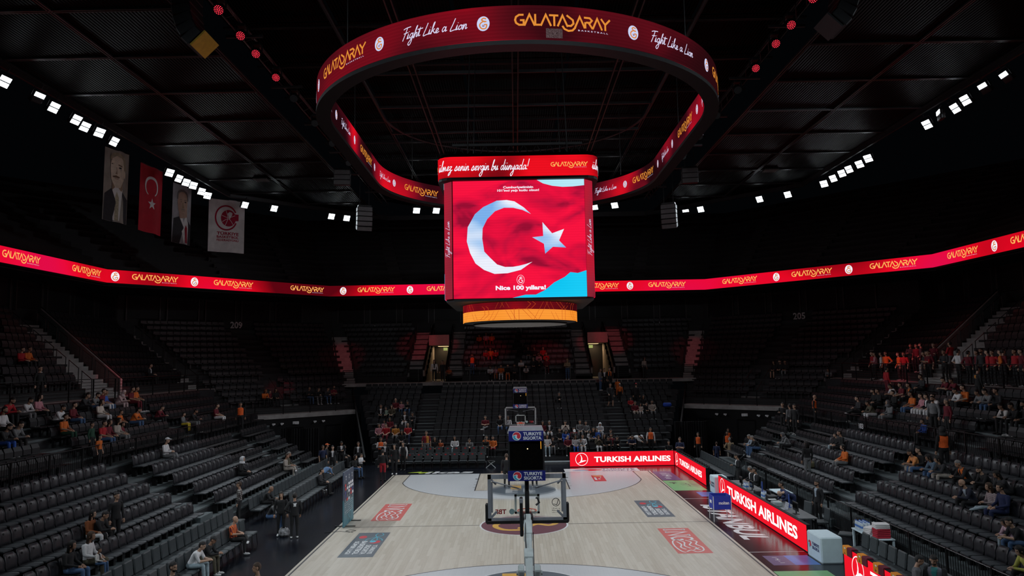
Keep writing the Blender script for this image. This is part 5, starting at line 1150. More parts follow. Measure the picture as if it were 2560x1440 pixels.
def array(label, p, n, ang, tilt, rz, sc=1.0, plate=None):
    o = thing('line_array_speaker', label, 'loudspeaker', p, rz); a = 0.0; y, z = 0.0, 0.0
    for k in range(n):
        a = ang*k**1.5; q = Matrix.Rotation(a,3,'X'); c = Vector((0,y,z)); MB().cbox(c,(1.15*sc,.65*sc,.34*sc),q,bev=.03).build('speaker_box', M_SPK, o)
        MB().cbox(c+q @ Vector((0,-.33*sc,0)),(1.05*sc,.02,.3*sc),q).build('grille', M_SPKG if plate is None else M_SPK, o)
        d = q @ Vector((0,0,-.35*sc)); y += d.y; z += d.z
    if plate: MB().cbox(Vector((0,y,z+.12)),(1.15*sc,.7*sc,.06),Matrix.Rotation(a,3,'X')).build('end_plate', plate, o)
    MB().box(-.5*sc,.5*sc,-.2,.2,.2*sc,.32*sc).tube([(-.3,0,.3*sc),(-.3,0,ZC-p[2])],.02,4).tube([(.3,0,.3*sc),(.3,0,ZC-p[2])],.02,4).build('flying_frame', M_RAIL, o)
    return o
array('curved black line array with a yellow end plate left of the ring screen',(-11.0,-7.0,19.0),6,.07,0,-1.57,.95,M_YEL)
array('curved black line array hanging over the right side near the top edge',(11.0,-7.0,19.2),6,.07,0,1.57,.95,M_SPK)
array('dark hanging speaker column behind the ring screen on the left',(-11.2,16,18.9),3,.03,0,.15,.9); array('lower hanging speaker column left of the scoreboard',(-9.9,16.6,16.6),5,.05,0,.4,.85)
array('dark hanging speaker column behind the ring screen on the right',(11.2,16,18.6),3,.03,0,-.15,.9); array('lower red-lit hanging speaker column right of the scoreboard',(9.9,16.6,16.4),5,.05,0,-.4,.85)
array('speaker box corner cut by the top picture edge on the left',(-14.2,-9.6,19.3),2,.08,0,2.2,.9,M_SPK)
# ================================================================== floor furniture
M_TOP = pm('grey_table_top', (.10,.105,.11), rough=.45); M_PODW = pm('pale_podium_laminate', (.56,.68,.73), rough=.5, var=.04)
def podium(label, x0, x1, y0, y1, h, face_x):
    o = thing('podium', label, 'podium', ((x0+x1)/2,(y0+y1)/2,0)); w2, d2 = (x1-x0)/2, (y1-y0)/2
    MB().cbox((0,0,h/2),(w2*2,d2*2,h),bev=.04).build('body', M_PODW, o)
    pt = Patch(lambda u, v, off: (-w2-off, -u, v)); insurer(pt, o, .0, h*.52, .24, M_NAVYP, False)
    return o
podium('white sponsor podium cube at the near end of the long red board',9.45,10.15,-6.25,-5.1,.82,-1); podium('white sponsor podium cube at the far end of the long red board',9.35,10.0,6.15,7.0,.82,-1)
# officials table
ot = thing('officials_table','long dark officials table behind the red screen board','table',(10.2,.9,0)); MB().box(-.45,.45,-4.0,4.6,.72,.76).build('table_top', M_TOP, ot)
for y in (-3.9,-1.9,.3,2.4,4.5):
    for x in (-.4,.4): MB().box(x-.03,x+.03,y-.03,y+.03,0,.72).build('leg', M_RAIL, ot)
MB().box(-.44,-.42,-4,4.6,.15,.72).build('modesty_panel', M_RISER, ot)
def monitor(label, x, y, rz, w_=.52, h=.32, lift=.12, back=True):
    o = thing('monitor', label, 'monitor', (x,y,.76), rz); MB().cbox((0,0,lift+h/2),(w_,.04,h),bev=.01).build('screen_shell', M_RUBBER, o); MB().box(-w_/2+.02,w_/2-.02,-.024,-.021,lift+.02,lift+h-.02).build('screen', M_DISP, o); MB().box(-.03,.03,.0,.03,0,lift+.1).box(-.12,.12,-.08,.1,0,.015).build('stand', M_RUBBER, o)
    return o
monitor('black monitor at the near end of the officials table',10.15,-2.3,PI/2+PI); monitor('black monitor turned away in the middle of the officials table',10.05,.35,PI/2+PI,.45,.3); monitor('black monitor before the seated officials',10.1,2.7,PI/2+PI,.5,.3); monitor('black monitor at the far end of the officials table',10.0,3.9,PI/2+PI,.4,.3)
def laptop(label, x, y, rz):
    o = thing('laptop', label, 'laptop', (x,y,.76), rz); MB().cbox((0,0,.012),(.36,.25,.02),bev=.006).build('keyboard_deck', M_STEELG, o); MB().cbox((0,.15,.14),(.36,.015,.25),Matrix.Rotation(-.25,3,'X'),bev=.005).build('lid', pm('speckled_sticker_lid',(.35,.36,.4),rough=.5,var=.9,scale=40), o); return o
laptop('open laptop with a sticker-covered lid on the officials table',9.98,-1.45,-PI/2)
tag(MB().cbox((0,0,.08),(.34,.42,.16),bev=.02).cbox((-.1,0,.165),(.1,.3,.01)).build('printer', pm('grey_printer_plastic',(.30,.34,.34),rough=.5), loc=(10.0,-.7,.76)),'pale grey printer box on the officials table','printer')
tag(MB().cbox((0,0,.14),(.34,.5,.28),bev=.02).build('speaker_box', M_RUBBER, loc=(10.05,.0,.76)),'black equipment box on the officials table','equipment box'); tag(MB().cbox((0,0,.12),(.3,.4,.24),bev=.02).build('speaker_box', M_RUBBER, loc=(9.95,1.35,.76)),'smaller black equipment box beside the drinks on the table','equipment box')
for i, (x,y) in enumerate(((10.35,-1.1),(10.3,1.9))): tag(MB().tube([(0,0,0),(0,0,.5)], .03, 8).cbox((0,0,.01),(.14,.14,.02)).build('possession_arrow_stand', pm('blue_stand',(.03,.07,.3)), loc=(x,y,.76)), f'thin blue stand on the officials table {"near its close end" if i == 0 else "before the seated officials"}', 'stand')
M_WATER = pm('bottle_clear_plastic', (.55,.62,.68), rough=.15, var=.1); M_CAP = pm('blue_bottle_cap', (.03,.12,.5), rough=.4); M_LBL = pm('blue_bottle_label', (.08,.2,.55), rough=.5)
bme = (MB().lathe([(0,0),(.032,0),(.033,.02),(.031,.08),(.033,.14),(.02,.185),(.012,.2)], n=10).mesh('body', M_WATER, True), MB().lathe([(.014,.195),(.015,.215),(0,.216)], n=8).mesh('cap', M_CAP), MB().lathe([(.0335,.07),(.0335,.12)], n=10).mesh('label_band', M_LBL))
def bottle(x, y, z, label, group=None, sc=1.0):
    o = thing('water_bottle', label, 'bottle', (x,y,z), 0, group); o.scale = (sc,sc,sc); place('body', bme[0], o); place('cap', bme[1], o); place('label_band', bme[2], o)
for i in range(7): bottle(9.98+.09*(i%3), 1.0-.13*(i//3)+.03*(i%2), .76, 'clear water bottle among the drinks on the officials table', 'bottles on the officials table', 1.25)
for i in range(5): bottle(9.95+.09*(i%2), 3.05+.12*(i//2), .76, 'clear water bottle before the seated officials', 'bottles before the officials', 1.2)
cupm = MB().lathe([(0,0),(.03,0),(.04,.1),(.036,.1),(.028,.01)], n=10).mesh('paper_cup', pm('white_paper_cup',(.7,.7,.7)))
for i in range(4): tag(place('paper_cup', cupm, None, (9.95+.07*i,1.22+.05*(i%2),.76)), 'white paper cup beside the water bottles on the officials table', 'cup', 'cups on the officials table')
tag(MB().lathe([(0,0),(.035,0),(.035,.12),(.02,.18),(.012,.22),(0,.22)], n=10).build('red_bottle', pm('red_plastic',(.5,.03,.03)), loc=(9.95,1.45,.76)), 'red bottle behind the paper cups', 'bottle')
tag(MB().cbox((0,0,.04),(.3,.2,.005)).build('number_card', M_WHITE, loc=(9.95,-.35,.9)), 'white card propped on the officials table', 'card')
# small white table by the fence
wt = thing('side_table','small white table by the fence behind the officials','table',(11.35,2.6,0)); MB().cbox((0,0,.72),(.7,1.1,.04),bev=.01).build('table_top', M_PODW, wt)
for x in (-.3,.3):
    for y in (-.5,.5): MB().box(x-.02,x+.02,y-.02,y+.02,0,.7).build('leg', M_PODW, wt)
# drinks table with bottles and towels
dt = thing('drinks_table','white drinks table with bottles and towels beside the right fence','table',(11.45,-5.55,0)); MB().cbox((0,0,.75),(.62,1.75,.04),bev=.01).build('table_top', M_PODW, dt)
for x in (-.26,.26):
    for y in (-.82,.82): MB().box(x-.03,x+.03,y-.03,y+.03,0,.73).build('leg', M_PODW, dt)
for r_ in range(3):
    for k in range(6): bottle(11.25+.12*r_, -4.82-.09*k, .77, 'clear water bottle with blue cap standing on the drinks table', 'bottles on the drinks table', 1.35)
o = thing('sports_bottle','white sports bottle with blue top behind the water bottles','bottle',(11.62,-5.32,.77)); MB().lathe([(0,0),(.04,0),(.042,.2),(.03,.24)],n=12).build('body', pm('pale_blue_plastic',(.4,.55,.7)), o); MB().lathe([(.035,.235),(.02,.29),(.01,.32),(0,.32)],n=10).build('cap', M_WHITE, o)
M_TOWR = pm('red_towel', (.42,.02,.04), rough=.95, bump=.4, scale=60); M_TOWW = pm('white_towel', (.68,.66,.66), rough=.95, bump=.4, scale=60)
tm = MB().cbox((0,0,.03),(.46,.34,.06),bev=.028)
tr_, tw_ = tm.mesh('folded_towel', M_TOWR), tm.mesh('folded_towel', M_TOWW)
for i in range(5): tag(place('folded_towel', tr_, None, (11.45+.008*(i%2),-6.15,.77+.058*i), .03*i), f'red folded towel on the drinks table, {"bottom of its stack" if i == 0 else "number in the red stack".replace("number in","inside")}', 'towel', 'red towels on the drinks table')
for i in range(3): tag(place('folded_towel', tw_, None, (11.45,-6.14,1.06+.05*i), -.05*i), 'white folded towel lying on the red towel stack', 'towel', 'white towels on the red stack')
for i in range(4): tag(place('folded_towel', tw_, None, (11.4,-5.62,.77+.055*i), .1*i+.2), 'white folded towel between the bottles and the red towels', 'towel', 'white towels on the drinks table')
# scarves over the near board
M_SCO = pm('orange_scarf_wool', (.75,.26,.02), rough=.95, bump=.4, scale=70); M_SCM = pm('maroon_scarf_wool', (.13,.01,.025), rough=.95, bump=.4, scale=70)
sm_ = [MB().add([(-.02,-.14,.02),(.0,-.14,.045),(.16,-.14,.045),(.19,-.14,.02),(.19,-.14,-.16),(-.02,-.14,-.2),(-.02,.14,.02),(.0,.14,.045),(.16,.14,.045),(.19,.14,.02),(.19,.14,-.16),(-.02,.14,-.2)],[(0,5,11,6),(0,6,7,1),(1,7,8,2),(2,8,9,3),(3,9,10,4),(0,1,2,3,4,5),(6,11,10,9,8,7)]).mesh('scarf_panel', m_) for m_ in (M_SCO, M_SCM)]
for k in range(7):
    y = -7.85-.95*k; o = thing('club_scarf', f'orange and maroon scarf draped over the near board, {ORD[k]} from the podium', 'scarf', (9.53,y,.905), 0, 'scarves on the near board')
    place('orange_panel', sm_[0], o); place('maroon_panel', sm_[1], o, (0.004,-.29,-.0)); 
    nb = flat_patch((-.022,0,-.13),(0,-1,0),(0,0,1)); nb.put('number', scribble(.06,.09,1,k,.018), M_SCM, o); nb.put('white_tab', ([(-.05,0),(.05,0),(.05,.04),(-.05,.04)],[(0,1,2,3)]), M_WHITE, o, .05, .11, 1)
# ball rack
br_ = thing('ball_rack','blue fabric ball cart on thin legs beside the long red board','ball cart',(8.08,.47,0)); M_BLUEF = pm('royal_blue_fabric', (.012,.03,.33), rough=.75, var=.1)
hw, hd = .36, .34
for sx in (1,-1):
    for sy in (1,-1): MB().tube([(sx*hw,sy*hd,0),(sx*hw,sy*hd,1.0)], .016, 6).build('leg', M_STEELW, br_); 
    MB().box(sx*hw-.008,sx*hw+.008,-hd,hd,.48,1.0).build('side_cloth', M_BLUEF, br_); MB().box(-hw,hw,sx*hd-.008,sx*hd+.008,.48,1.0).build('side_cloth', M_BLUEF, br_)
MB().box(-hw,hw,-hd,hd,.47,.485).build('bottom_cloth', M_BLUEF, br_)
pt = Patch(lambda u, v, off: (u, -hd-.01-off, v)); pt.put('lettering', fit_text('molten', w=.42, h=.13, bold=.03), M_PWH, br_, .06, .74); pt2 = Patch(lambda u, v, off: (-hw-.01-off, -u, v)); pt2.put('white_tag', ([(-.14,-.06),(.14,-.06),(.14,.06),(-.14,.06)],[(0,1,2,3)]), M_PWH, br_, 0, .75)
MB().tube([(-hw,-hd,1),(hw,-hd,1),(hw,hd,1),(-hw,hd,1),(-hw,-hd,1)], .015, 5).build('rim_frame', M_BLUEF, br_)
# free standing sponsor wall
sw_ = thing('display_panel','free-standing teal sponsor panel on black feet at the left sideline','display panel',(-7.32,.9,0)); M_TEAL = pm('teal_print', (.05,.16,.20), rough=.45, var=.35, scale=.9); M_NAVYT = pm('slate_blue_print', (.055,.075,.12), rough=.45, var=.2, scale=.8)
MB().box(-.02,.02,-.92,.92,.03,1.1).build('lower_print', M_TEAL, sw_); MB().box(-.02,.02,-.92,.92,1.1,2.22).build('upper_print', M_NAVYT, sw_)
pt = Patch(lambda u, v, off: (.022+off, u, v)); random.seed(4)
for i in range(3): pt.put('crest_print', stroke2d([[(0,-.1),(0,.1)],[(-.06,.06),(.06,.06)],[(-.05,-.06),(.05,-.06)]], .03), M_PWH, sw_, -.55+.55*i, 1.95, 1)
for r_ in range(5):
    for c_ in range(5): pt.put('logo_block', ([(-.13,-.06),(.13,-.06),(.13,.06),(-.13,.06)],[(0,1,2,3)]), random.choice([M_PWH,M_REDP,M_SLATE,M_PWH,M_PLATE]), sw_, -.64+.32*c_+.06*(r_%2), 1.66-.15*r_, .9)
for r_ in range(6): pt.put('small_lettering', scribble(1.5,.05,20,r_,.012), M_PWH, sw_, 0, .95-.085*r_, 1)
pt.put('swirl_lines', stroke2d([[(.0,-.3),(.35,-.1),(.3,.2),(0,.25),(-.2,.05),(0,-.1)],[(-.6,-.3),(-.3,.0),(-.5,.2)]], .03, 4), M_CYANP, sw_, .2, .3, .8)
for y in (-.55,.55): MB().box(-.42,.42,y-.03,y+.03,.008,.035).build('foot', M_RAIL, sw_)
tag(MB().tube([(-7.9,-.7,.012),(-7.3,-.55,.012),(-6.9,-.7,.012),(-6.7,-.45,.012),(-6.95,-.3,.012),(-7.1,-.5,.012),(-6.75,-.75,.012)], .012, 5).build('power_cable', M_CABLE), 'thin black cable coiled on the court beside the teal panel', 'cable')
# camera gear on the floor by the photographers, bags
def bag(label, p, d, mat, rz=0, nm='bag'):
    o = thing(nm, label, 'bag', p, rz); MB().cbox((0,0,d[2]/2),d,bev=min(d)*.3).build('body', mat, o, True); MB().tube([(-d[0]*.25,0,d[2]*.95),(-d[0]*.2,0,d[2]*1.25),(d[0]*.2,0,d[2]*1.25),(d[0]*.25,0,d[2]*.95)], .012, 5).build('handle', M_RUBBER, o); MB().cbox((0,-d[1]*.5,d[2]*.4),(d[0]*.6,.04,d[2]*.4),bev=.015).build('pocket', mat, o); return o
bag('black and white camera bag on the floor among the photographers',(-9.35,-1.15,0),(.4,.3,.3),pm('black_white_bag',(.2,.2,.21),rough=.7,var=.95,scale=8),.5)
bag('grey backpack standing in the bottom left seats',(-12.25,-11.05,.57),(.36,.24,.5),pm('grey_backpack',(.12,.12,.125),rough=.8),1.4,'backpack')
bag('olive bag on a seat beside the fans in orange',(13.5,4.6,1.4),(.4,.3,.3),pm('olive_canvas',(.10,.09,.045),rough=.9),0)
bag('bright blue bag on the far right seats',(10.75,23.72,3.12),(.6,.3,.28),pm('bright_blue_bag',(.01,.07,.5),rough=.6),0)
bag('maroon kit bag by the team bench',(-.9,17.2,0),(.6,.35,.3),pm('maroon_bag',(.06,.005,.012),rough=.7),.2)
fs_ = thing('folding_stool','small white folding stool beside the team bench','stool',(-1.9,16.4,0)); MB().tube([(-.3,-.1,0),(.2,.1,.42)],.02,5).tube([(.3,-.1,0),(-.2,.1,.42)],.02,5).tube([(-.3,.2,0),(.25,0,.4)],.02,5).build('legs', M_STEELW, fs_); MB().cbox((0,.05,.42),(.4,.3,.03),bev=.01).build('seat', M_RUBBER, fs_)
tag(MB().box(-.5,.5,-.15,.15,0,.01).box(-.4,-.3,-.15,.15,.01,.02).build('floor_vent', M_CONC, loc=(-.3,16.2,0)), 'pale ribbed mat on the floor behind the far basket', 'mat'); tag(MB().cbox((4.6-2.2,17.6,.14),(4.2,.6,.06),bev=.02).cbox((2.4,17.6,.06),(4.0,.5,.1)).build('low_bench', pm('grey_low_step',(.2,.22,.23),rough=.6)), 'low grey step at the foot of the far stand behind the board', 'step')
cur = thing('curtain_wall','dark ribbed curtain screen at the right tunnel mouth','curtain',(11.6,20.5,0))
for k in range(14): MB().tube([(-1.0+.16*k,.1*math.sin(k),0),(-1.0+.16*k,.1*math.sin(k),2.3)], .085, 6).build('fold', M_BLACK, cur)
cur = thing('curtain_wall','dark ribbed curtain screen at the left tunnel mouth','curtain',(-15.2,20.3,0))
for k in range(16): MB().tube([(-1.0+.16*k,.1*math.sin(k),0),(-1.0+.16*k,.1*math.sin(k),2.3)], .085, 6).build('fold', M_BLACK, cur)

# people
PEOPLE = [
(-12.72,-9.74,0.57,90,'sit','l','black','jeans',1,(),'person in black top, sitting, front row of the left stand'),
(-12.72,-8.83,0.57,90,'sit','l/br','white','olive',1,(),'person in white top, sitting, front row of the left stand'),
(-13.58,-7.23,0.95,90,'sit','l','rust','white',1,(),'person in rust jacket, sitting, second row of the left stand'),
(-13.58,-7.06,0.95,90,'fwd','s','black','black',1,(),'person in black top, leaning forward, second row of the left stand'),
(-13.18,-6.31,0.95,60,'stand','s','black','black',1,(),'person in black top, standing, second row of the left stand'),
(-16.16,3.04,2.11,90,'cross','c/wh','white','grey',1,(),'person in white top, sitting cross-legged, fifth row of the left stand'),
(-13.58,5.26,0.95,90,'sit','h/wh','black','black',1,(),'person in black top, sitting, second row of the left stand'),
(-12.05,1.35,0.0,-75,'stand','s/br','plaid','black',1,(),'person in plaid shirt, standing among the left photographers'),
(-10.42,-3.87,0.02,90,'cross','b','stripedorange','black',1,(),'person in orange striped jersey, sitting cross-legged on the front row of left courtside chairs'),
(-10.42,-6.45,0.02,90,'fwd','c/bk','black','olive',1,(),'person in black top, leaning forward on the front row of left courtside chairs'),
(-10.42,-7.32,0.02,90,'fwd','s','white','pale',1,(),'person in white top, leaning forward on the front row of left courtside chairs'),
(-8.88,-11.59,0.0,70,'stand','s','black','black',1,(),'person in black top, standing on the floor at the bottom edge, leftmost'),
(-6.73,-11.65,0.0,-60,'stand','s/br','black','black',1,(),'person in black top, standing on the floor at the bottom edge, second from left'),
(-18.16,1.48,3.05,90,'sit','s','red','jeans',1,(),'person in red top, sitting, second row of the left upper rows'),
(-18.16,1.91,3.05,90,'sit','l','maroon','black',1,(),'person in maroon top, sitting, second row of the left upper rows, leftmost'),
(-18.16,2.61,3.05,90,'sit','l','beige','grey',1,(),'person in beige jacket, sitting, second row of the left upper rows'),
(-18.16,3.06,3.05,90,'sit','s','maroon','black',0.78,['kid'],'child in maroon top, sitting, second row of the left upper rows'),
(-19.02,5.52,3.45,90,'fwd','s','orange','jeans',1,(),'person in orange top, leaning forward, third row of the left upper rows'),
(-19.02,4.49,3.45,90,'sit','s','orange','black',0.78,['kid'],'child in orange top, sitting, third row of the left upper rows'),
(-17.76,0.15,3.05,90,'stand','s','green','black',0.78,['kid'],'child in green top, standing, second row of the left upper rows'),
(-16.9,-0.78,2.65,90,'stand','s','orange','black',0.78,['kid'],'child in orange top, standing, front row of the left upper rows'),
(-19.02,-3.1,3.45,90,'fwd','s','grey','black',1,(),'person in grey top, leaning forward, third row of the left upper rows'),
(-19.02,-3.71,3.45,90,'fwd','s','dark','blue',1,(),'person in charcoal top, leaning forward, third row of the left upper rows'),
(-19.88,0.89,3.85,90,'fwd','s','white','black',1,(),'person in white top, leaning forward, fourth row of the left upper rows'),
(-19.02,0.13,3.45,90,'sit','s','orange','green',1,(),'person in orange top, sitting, third row of the left upper rows'),
(-19.88,2.16,3.85,90,'sit','s','maroon','jeans',1,(),'person in maroon top, sitting, fourth row of the left upper rows'),
(-18.16,9.22,3.05,90,'sit','s','grey','yellow',0.78,['kid'],'child in grey top, sitting, second row of the left upper rows'),
(-18.16,9.9,3.05,90,'fwd','s','black','grey',1,(),'person in black top, leaning forward, second row of the left upper rows'),
(-19.02,7.91,3.45,90,'fwd','s','maroon','black',1,(),'person in maroon top, leaning forward, third row of the left upper rows'),
(-18.16,13.49,3.05,90,'sit','s','maroon','white',1,(),'person in maroon top, sitting, second row of the left upper rows, second from left'),
(-16.9,14.34,2.65,20,'stand','s','vest','black',1,(),'person in orange steward vest, standing, front row of the left upper rows'),
(-10.42,-0.11,0.02,90,'fwd','s/br','vestgrey','jeans',1,(),'person in dark and grey vest, leaning forward on the front row of left courtside chairs'),
(-11.7,3.01,0.02,90,'fwd','b','black','black',1,(),'person in black top, leaning forward on the back row of left courtside chairs'),
(-9.49,-1.1,0.0,10,'stand','l','black','black',1,(),'person in black top, standing among the left photographers, leftmost'),
(-8.84,-1.52,0.0,200,'hip','s','black','black',1,['logo'],'person in black top, standing among the left photographers, second from left'),
(-12.72,9.44,0.57,90,'cross','s/br','beige','beige',1,(),'person in beige jacket, sitting cross-legged, front row of the left stand'),
(-12.72,9.75,0.57,90,'sit','s/gr','olive','grey',1,(),'person in olive top, sitting, front row of the left stand'),
(-12.13,15.2,0.0,40,'stand','s','navy','black',1,(),'person in navy top, standing near the left tunnel'),
(-12.01,15.64,0.0,120,'stand','c/or','dark','black',1,(),'person in charcoal top, standing near the left tunnel'),
(-11.26,14.13,0.0,10,'stand','s','suit','black',1,(),'person in dark suit, standing near the left tunnel, leftmost'),
(-11.45,17.13,0.0,20,'phone','s','suit','black',1,(),'person in dark suit, looking at a phone near the left tunnel'),
(-10.25,16.6,0.0,0,'stand','s/br','suit','black',1,(),'person in dark suit, standing near the left tunnel, second from left'),
(-11.7,17.48,0.02,90,'sit','s/gr','suit','black',1,(),'person in dark suit, sitting on the back row of left courtside chairs, leftmost'),
(-11.7,18.25,0.02,90,'sit','s','suit','black',1,(),'person in dark suit, sitting on the back row of left courtside chairs, second from left'),
(-10.48,8.95,0.0,150,'bend','s','denimj','black',1,['bz'],'person in denim jacket, bending over beside the left courtside chairs'),
(-10.42,7.79,0.02,90,'sit','s','dark','black',1,(),'person in charcoal top, sitting on the front row of left courtside chairs'),
(-9.84,13.29,0.0,60,'sit','l','black','jeans',1,(),'person in black top, sitting near the left tunnel'),
(-9.46,13.57,0.0,60,'phone','s/br','white','black',0.78,['kid'],'child in white top, looking at a phone near the left tunnel'),
(-7.89,12.07,0.0,180,'stand','s','black','redshorts',1,(),'person in black top, standing by the far left court corner, leftmost'),
(-7.3,15.8,0.0,-10,'stand','s','blackw','black',1,(),'person in black vest with white sleeves, standing by the far left court corner'),
(-9.19,18.59,0.0,10,'cross_','s','vestw','black',1,(),'person in orange vest over white sleeves, standing with folded arms near the left tunnel'),
(-8.56,16.68,0.0,0,'stand','b','suit','black',1,(),'person in dark suit, standing near the left tunnel, third from left'),
(-7.58,14.22,0.0,0,'stand','l','black','black',1,(),'person in black top, standing by the far left court corner, second from left'),
(-9.05,23.9,2.69,0,'sit','b','maroon','black',1,(),'person in maroon top, sitting, seventh row of the far stand'),
(-8.64,23.9,2.69,0,'sit','s','pink','jeans',0.78,['kid'],'child in pink top, sitting, seventh row of the far stand'),
(-8.15,23.9,2.69,0,'fwd','s','black','jeans',1,(),'person in black top, leaning forward, seventh row of the far stand'),
(-9.97,23.04,2.3,0,'sit','s','suit','black',1,(),'person in dark suit, sitting, sixth row of the far stand'),
(-9.62,23.04,2.3,0,'sit','s','mint','black',0.78,['kid'],'child in mint top, sitting, sixth row of the far stand'),
(-9.2,23.04,2.3,0,'sit','l','olive','black',1,(),'person in olive top, sitting, sixth row of the far stand'),
(-8.13,22.18,1.92,0,'sit','s','suit','white',1,(),'person in dark suit, sitting, fifth row of the far stand'),
(-7.55,22.18,1.92,0,'fwd','s','dark','dark',1,(),'person in charcoal top, leaning forward, fifth row of the far stand'),
(-9.04,21.32,1.54,0,'sit','l','maroon','black',1,(),'person in maroon top, sitting, fourth row of the far stand'),
(-9.43,21.32,1.54,0,'sit','s','pink','black',0.78,['kid'],'child in pink top, sitting, fourth row of the far stand'),
(-9.62,20.46,1.16,0,'sit','s','pink','black',1,(),'person in pink top, sitting, third row of the far stand'),
(-9.16,20.46,1.16,0,'sit','s','red','maroon',1,(),'person in red top, sitting, third row of the far stand, leftmost'),
(-8.5,20.46,1.16,0,'sit','s','gold','grey',1,(),'person in gold jersey, sitting, third row of the far stand'),
(-7.66,20.46,1.16,0,'sit','b','red','navy',1,(),'person in red top, sitting, third row of the far stand, second from left'),
(-7.94,19.6,0.78,0,'sit','l','black','black',1,(),'person in black top, sitting, second row of the far stand, leftmost'),
(-6.17,18.34,0.4,10,'stand','s/br','halfjersey','grey',1,(),'person in maroon and yellow jersey, standing, front row of the far stand'),
(-5.64,18.74,0.4,0,'sit','l/br','black','black',1,(),'person in black top, sitting, front row of the far stand, leftmost'),
(-5.29,18.74,0.4,0,'sit','s','stripedorange','black',0.78,['kid'],'child in orange striped jersey, sitting, front row of the far stand'),
(-4.33,18.74,0.4,0,'sit','l','white','pale',1,(),'person in white top, sitting, front row of the far stand, leftmost'),
(-3.35,18.74,0.4,0,'fwd','s/br','grey','grey',1,(),'person in grey top, leaning forward, front row of the far stand'),
(-2.41,21.32,1.54,0,'cross','s','maroon','grey',1,(),'person in maroon top, sitting cross-legged, fourth row of the far stand'),
(-1.39,21.32,1.54,0,'sit','s','black','jeans',1,(),'person in black top, sitting, fourth row of the far stand'),
(-0.83,21.32,1.54,0,'sit','l','white','jeans',1,(),'person in white top, sitting, fourth row of the far stand'),
(-2.24,18.74,0.4,0,'sit','s','orange','black',1,(),'person in orange top, sitting, front row of the far stand, leftmost'),
(-2.3,18.74,0.4,0,'fwd','s','black','black',1,(),'person in black top, leaning forward, front row of the far stand, leftmost'),
(-1.82,18.74,0.4,0,'sit','s','orange','redshorts',1,(),'person in orange top, sitting, front row of the far stand, second from left'),
(-6.76,28.7,5.05,5,'stand','l','whitej','black',1,(),'person in white jacket, standing on the concourse above the far stand'),
(-6.09,28.7,5.05,-15,'stand','s','black','black',1,(),'person in black top, standing on the concourse above the far stand'),
(-5.68,29.9,5.05,0,'sit','s','stripedorange','black',0.78,['kid'],'child in orange striped jersey, sitting, front row of the far dark tier'),
(2.93,24.76,3.07,0,'fwd','s','black','black',1,(),'person in black top, leaning forward, eighth row of the far stand'),
(1.53,20.46,1.16,0,'sit','l','maroon','white',1,(),'person in maroon top, sitting, third row of the far stand'),
(1.99,20.46,1.16,0,'sit','s/gr','suit','white',1,(),'person in dark suit, sitting, third row of the far stand'),
(2.63,19.6,0.78,0,'sit','s','black','black',1,(),'person in black top, sitting, second row of the far stand, second from left'),
(3.07,20.46,1.16,0,'phone_','s','cream','black',1,(),'person in cream top, sitting hands raised, third row of the far stand'),
(3.58,19.6,0.78,0,'sit','s','maroon','black',1,(),'person in maroon top, sitting, second row of the far stand'),
(4.07,20.46,1.16,0,'sit','s','grey','grey',1,(),'person in grey top, sitting, third row of the far stand, leftmost'),
(4.47,20.46,1.16,0,'sit','s','grey','dark',1,(),'person in grey top, sitting, third row of the far stand, second from left'),
(4.89,19.6,0.78,0,'sit','s','black','black',1,(),'person in black top, sitting, second row of the far stand, third from left'),
(5.41,20.46,1.16,0,'fwd','h/wh','white','white',1,(),'person in white top, leaning forward, third row of the far stand'),
(3.03,19.6,0.78,0,'fwd','l','blue','blue',1,(),'person in blue top, leaning forward, second row of the far stand'),
(3.59,19.6,0.78,0,'fwd','c/wh','dark','dark',1,(),'person in charcoal top, leaning forward, second row of the far stand'),
(6.01,19.6,0.78,0,'fwd','s','black','black',1,(),'person in black top, leaning forward, second row of the far stand'),
(4.67,19.6,0.78,0,'sit','s','white','grey',0.78,['kid'],'child in white top, sitting, second row of the far stand'),
(5.09,19.6,0.78,0,'sit','l','blue','black',1,(),'person in blue top, sitting, second row of the far stand'),
(1.75,18.74,0.4,0,'sit','l','white','pale',1,(),'person in white top, sitting, front row of the far stand, second from left'),
(2.12,18.74,0.4,0,'sit','s','black','grey',0.78,['kid'],'child in black top, sitting, front row of the far stand'),
(3.11,18.74,0.4,0,'sit','s/gr','maroon','black',1,(),'person in maroon top, sitting, front row of the far stand, leftmost'),
(3.61,18.74,0.4,0,'sit','l','white','blue',1,(),'person in white top, sitting, front row of the far stand, third from left'),
(4.08,18.74,0.4,0,'sit','s','white','white',1,(),'person in white top, sitting, front row of the far stand, fourth from left'),
(5.13,18.74,0.4,0,'phone_','l','olive','white',1,(),'person in olive top, sitting hands raised, front row of the far stand'),
(5.51,18.74,0.4,0,'sit','l','black','black',1,(),'person in black top, sitting, front row of the far stand, second from left'),
(5.95,18.74,0.4,0,'sit','s','maroon','black',1,(),'person in maroon top, sitting, front row of the far stand, second from left'),
(3.94,18.74,0.4,0,'fwd','s','grey','grey',0.78,['kid'],'child in grey top, leaning forward, front row of the far stand'),
(5.73,18.74,0.4,0,'fwd','s','black','black',1,(),'person in black top, leaning forward, front row of the far stand, second from left'),
(6.31,18.74,0.4,0,'fwd','s','black','black',1,(),'person in black top, leaning forward, front row of the far stand, third from left'),
(7.29,18.74,0.4,0,'fwd','s','navy','black',1,(),'person in navy top, leaning forward, front row of the far stand'),
(7.55,18.74,0.4,-60,'bend','s','black','black',1,(),'person in black top, bending over, front row of the far stand'),
(7.38,18.74,0.4,70,'bend','c/wh','white','black',1,(),'person in white top, bending over, front row of the far stand'),
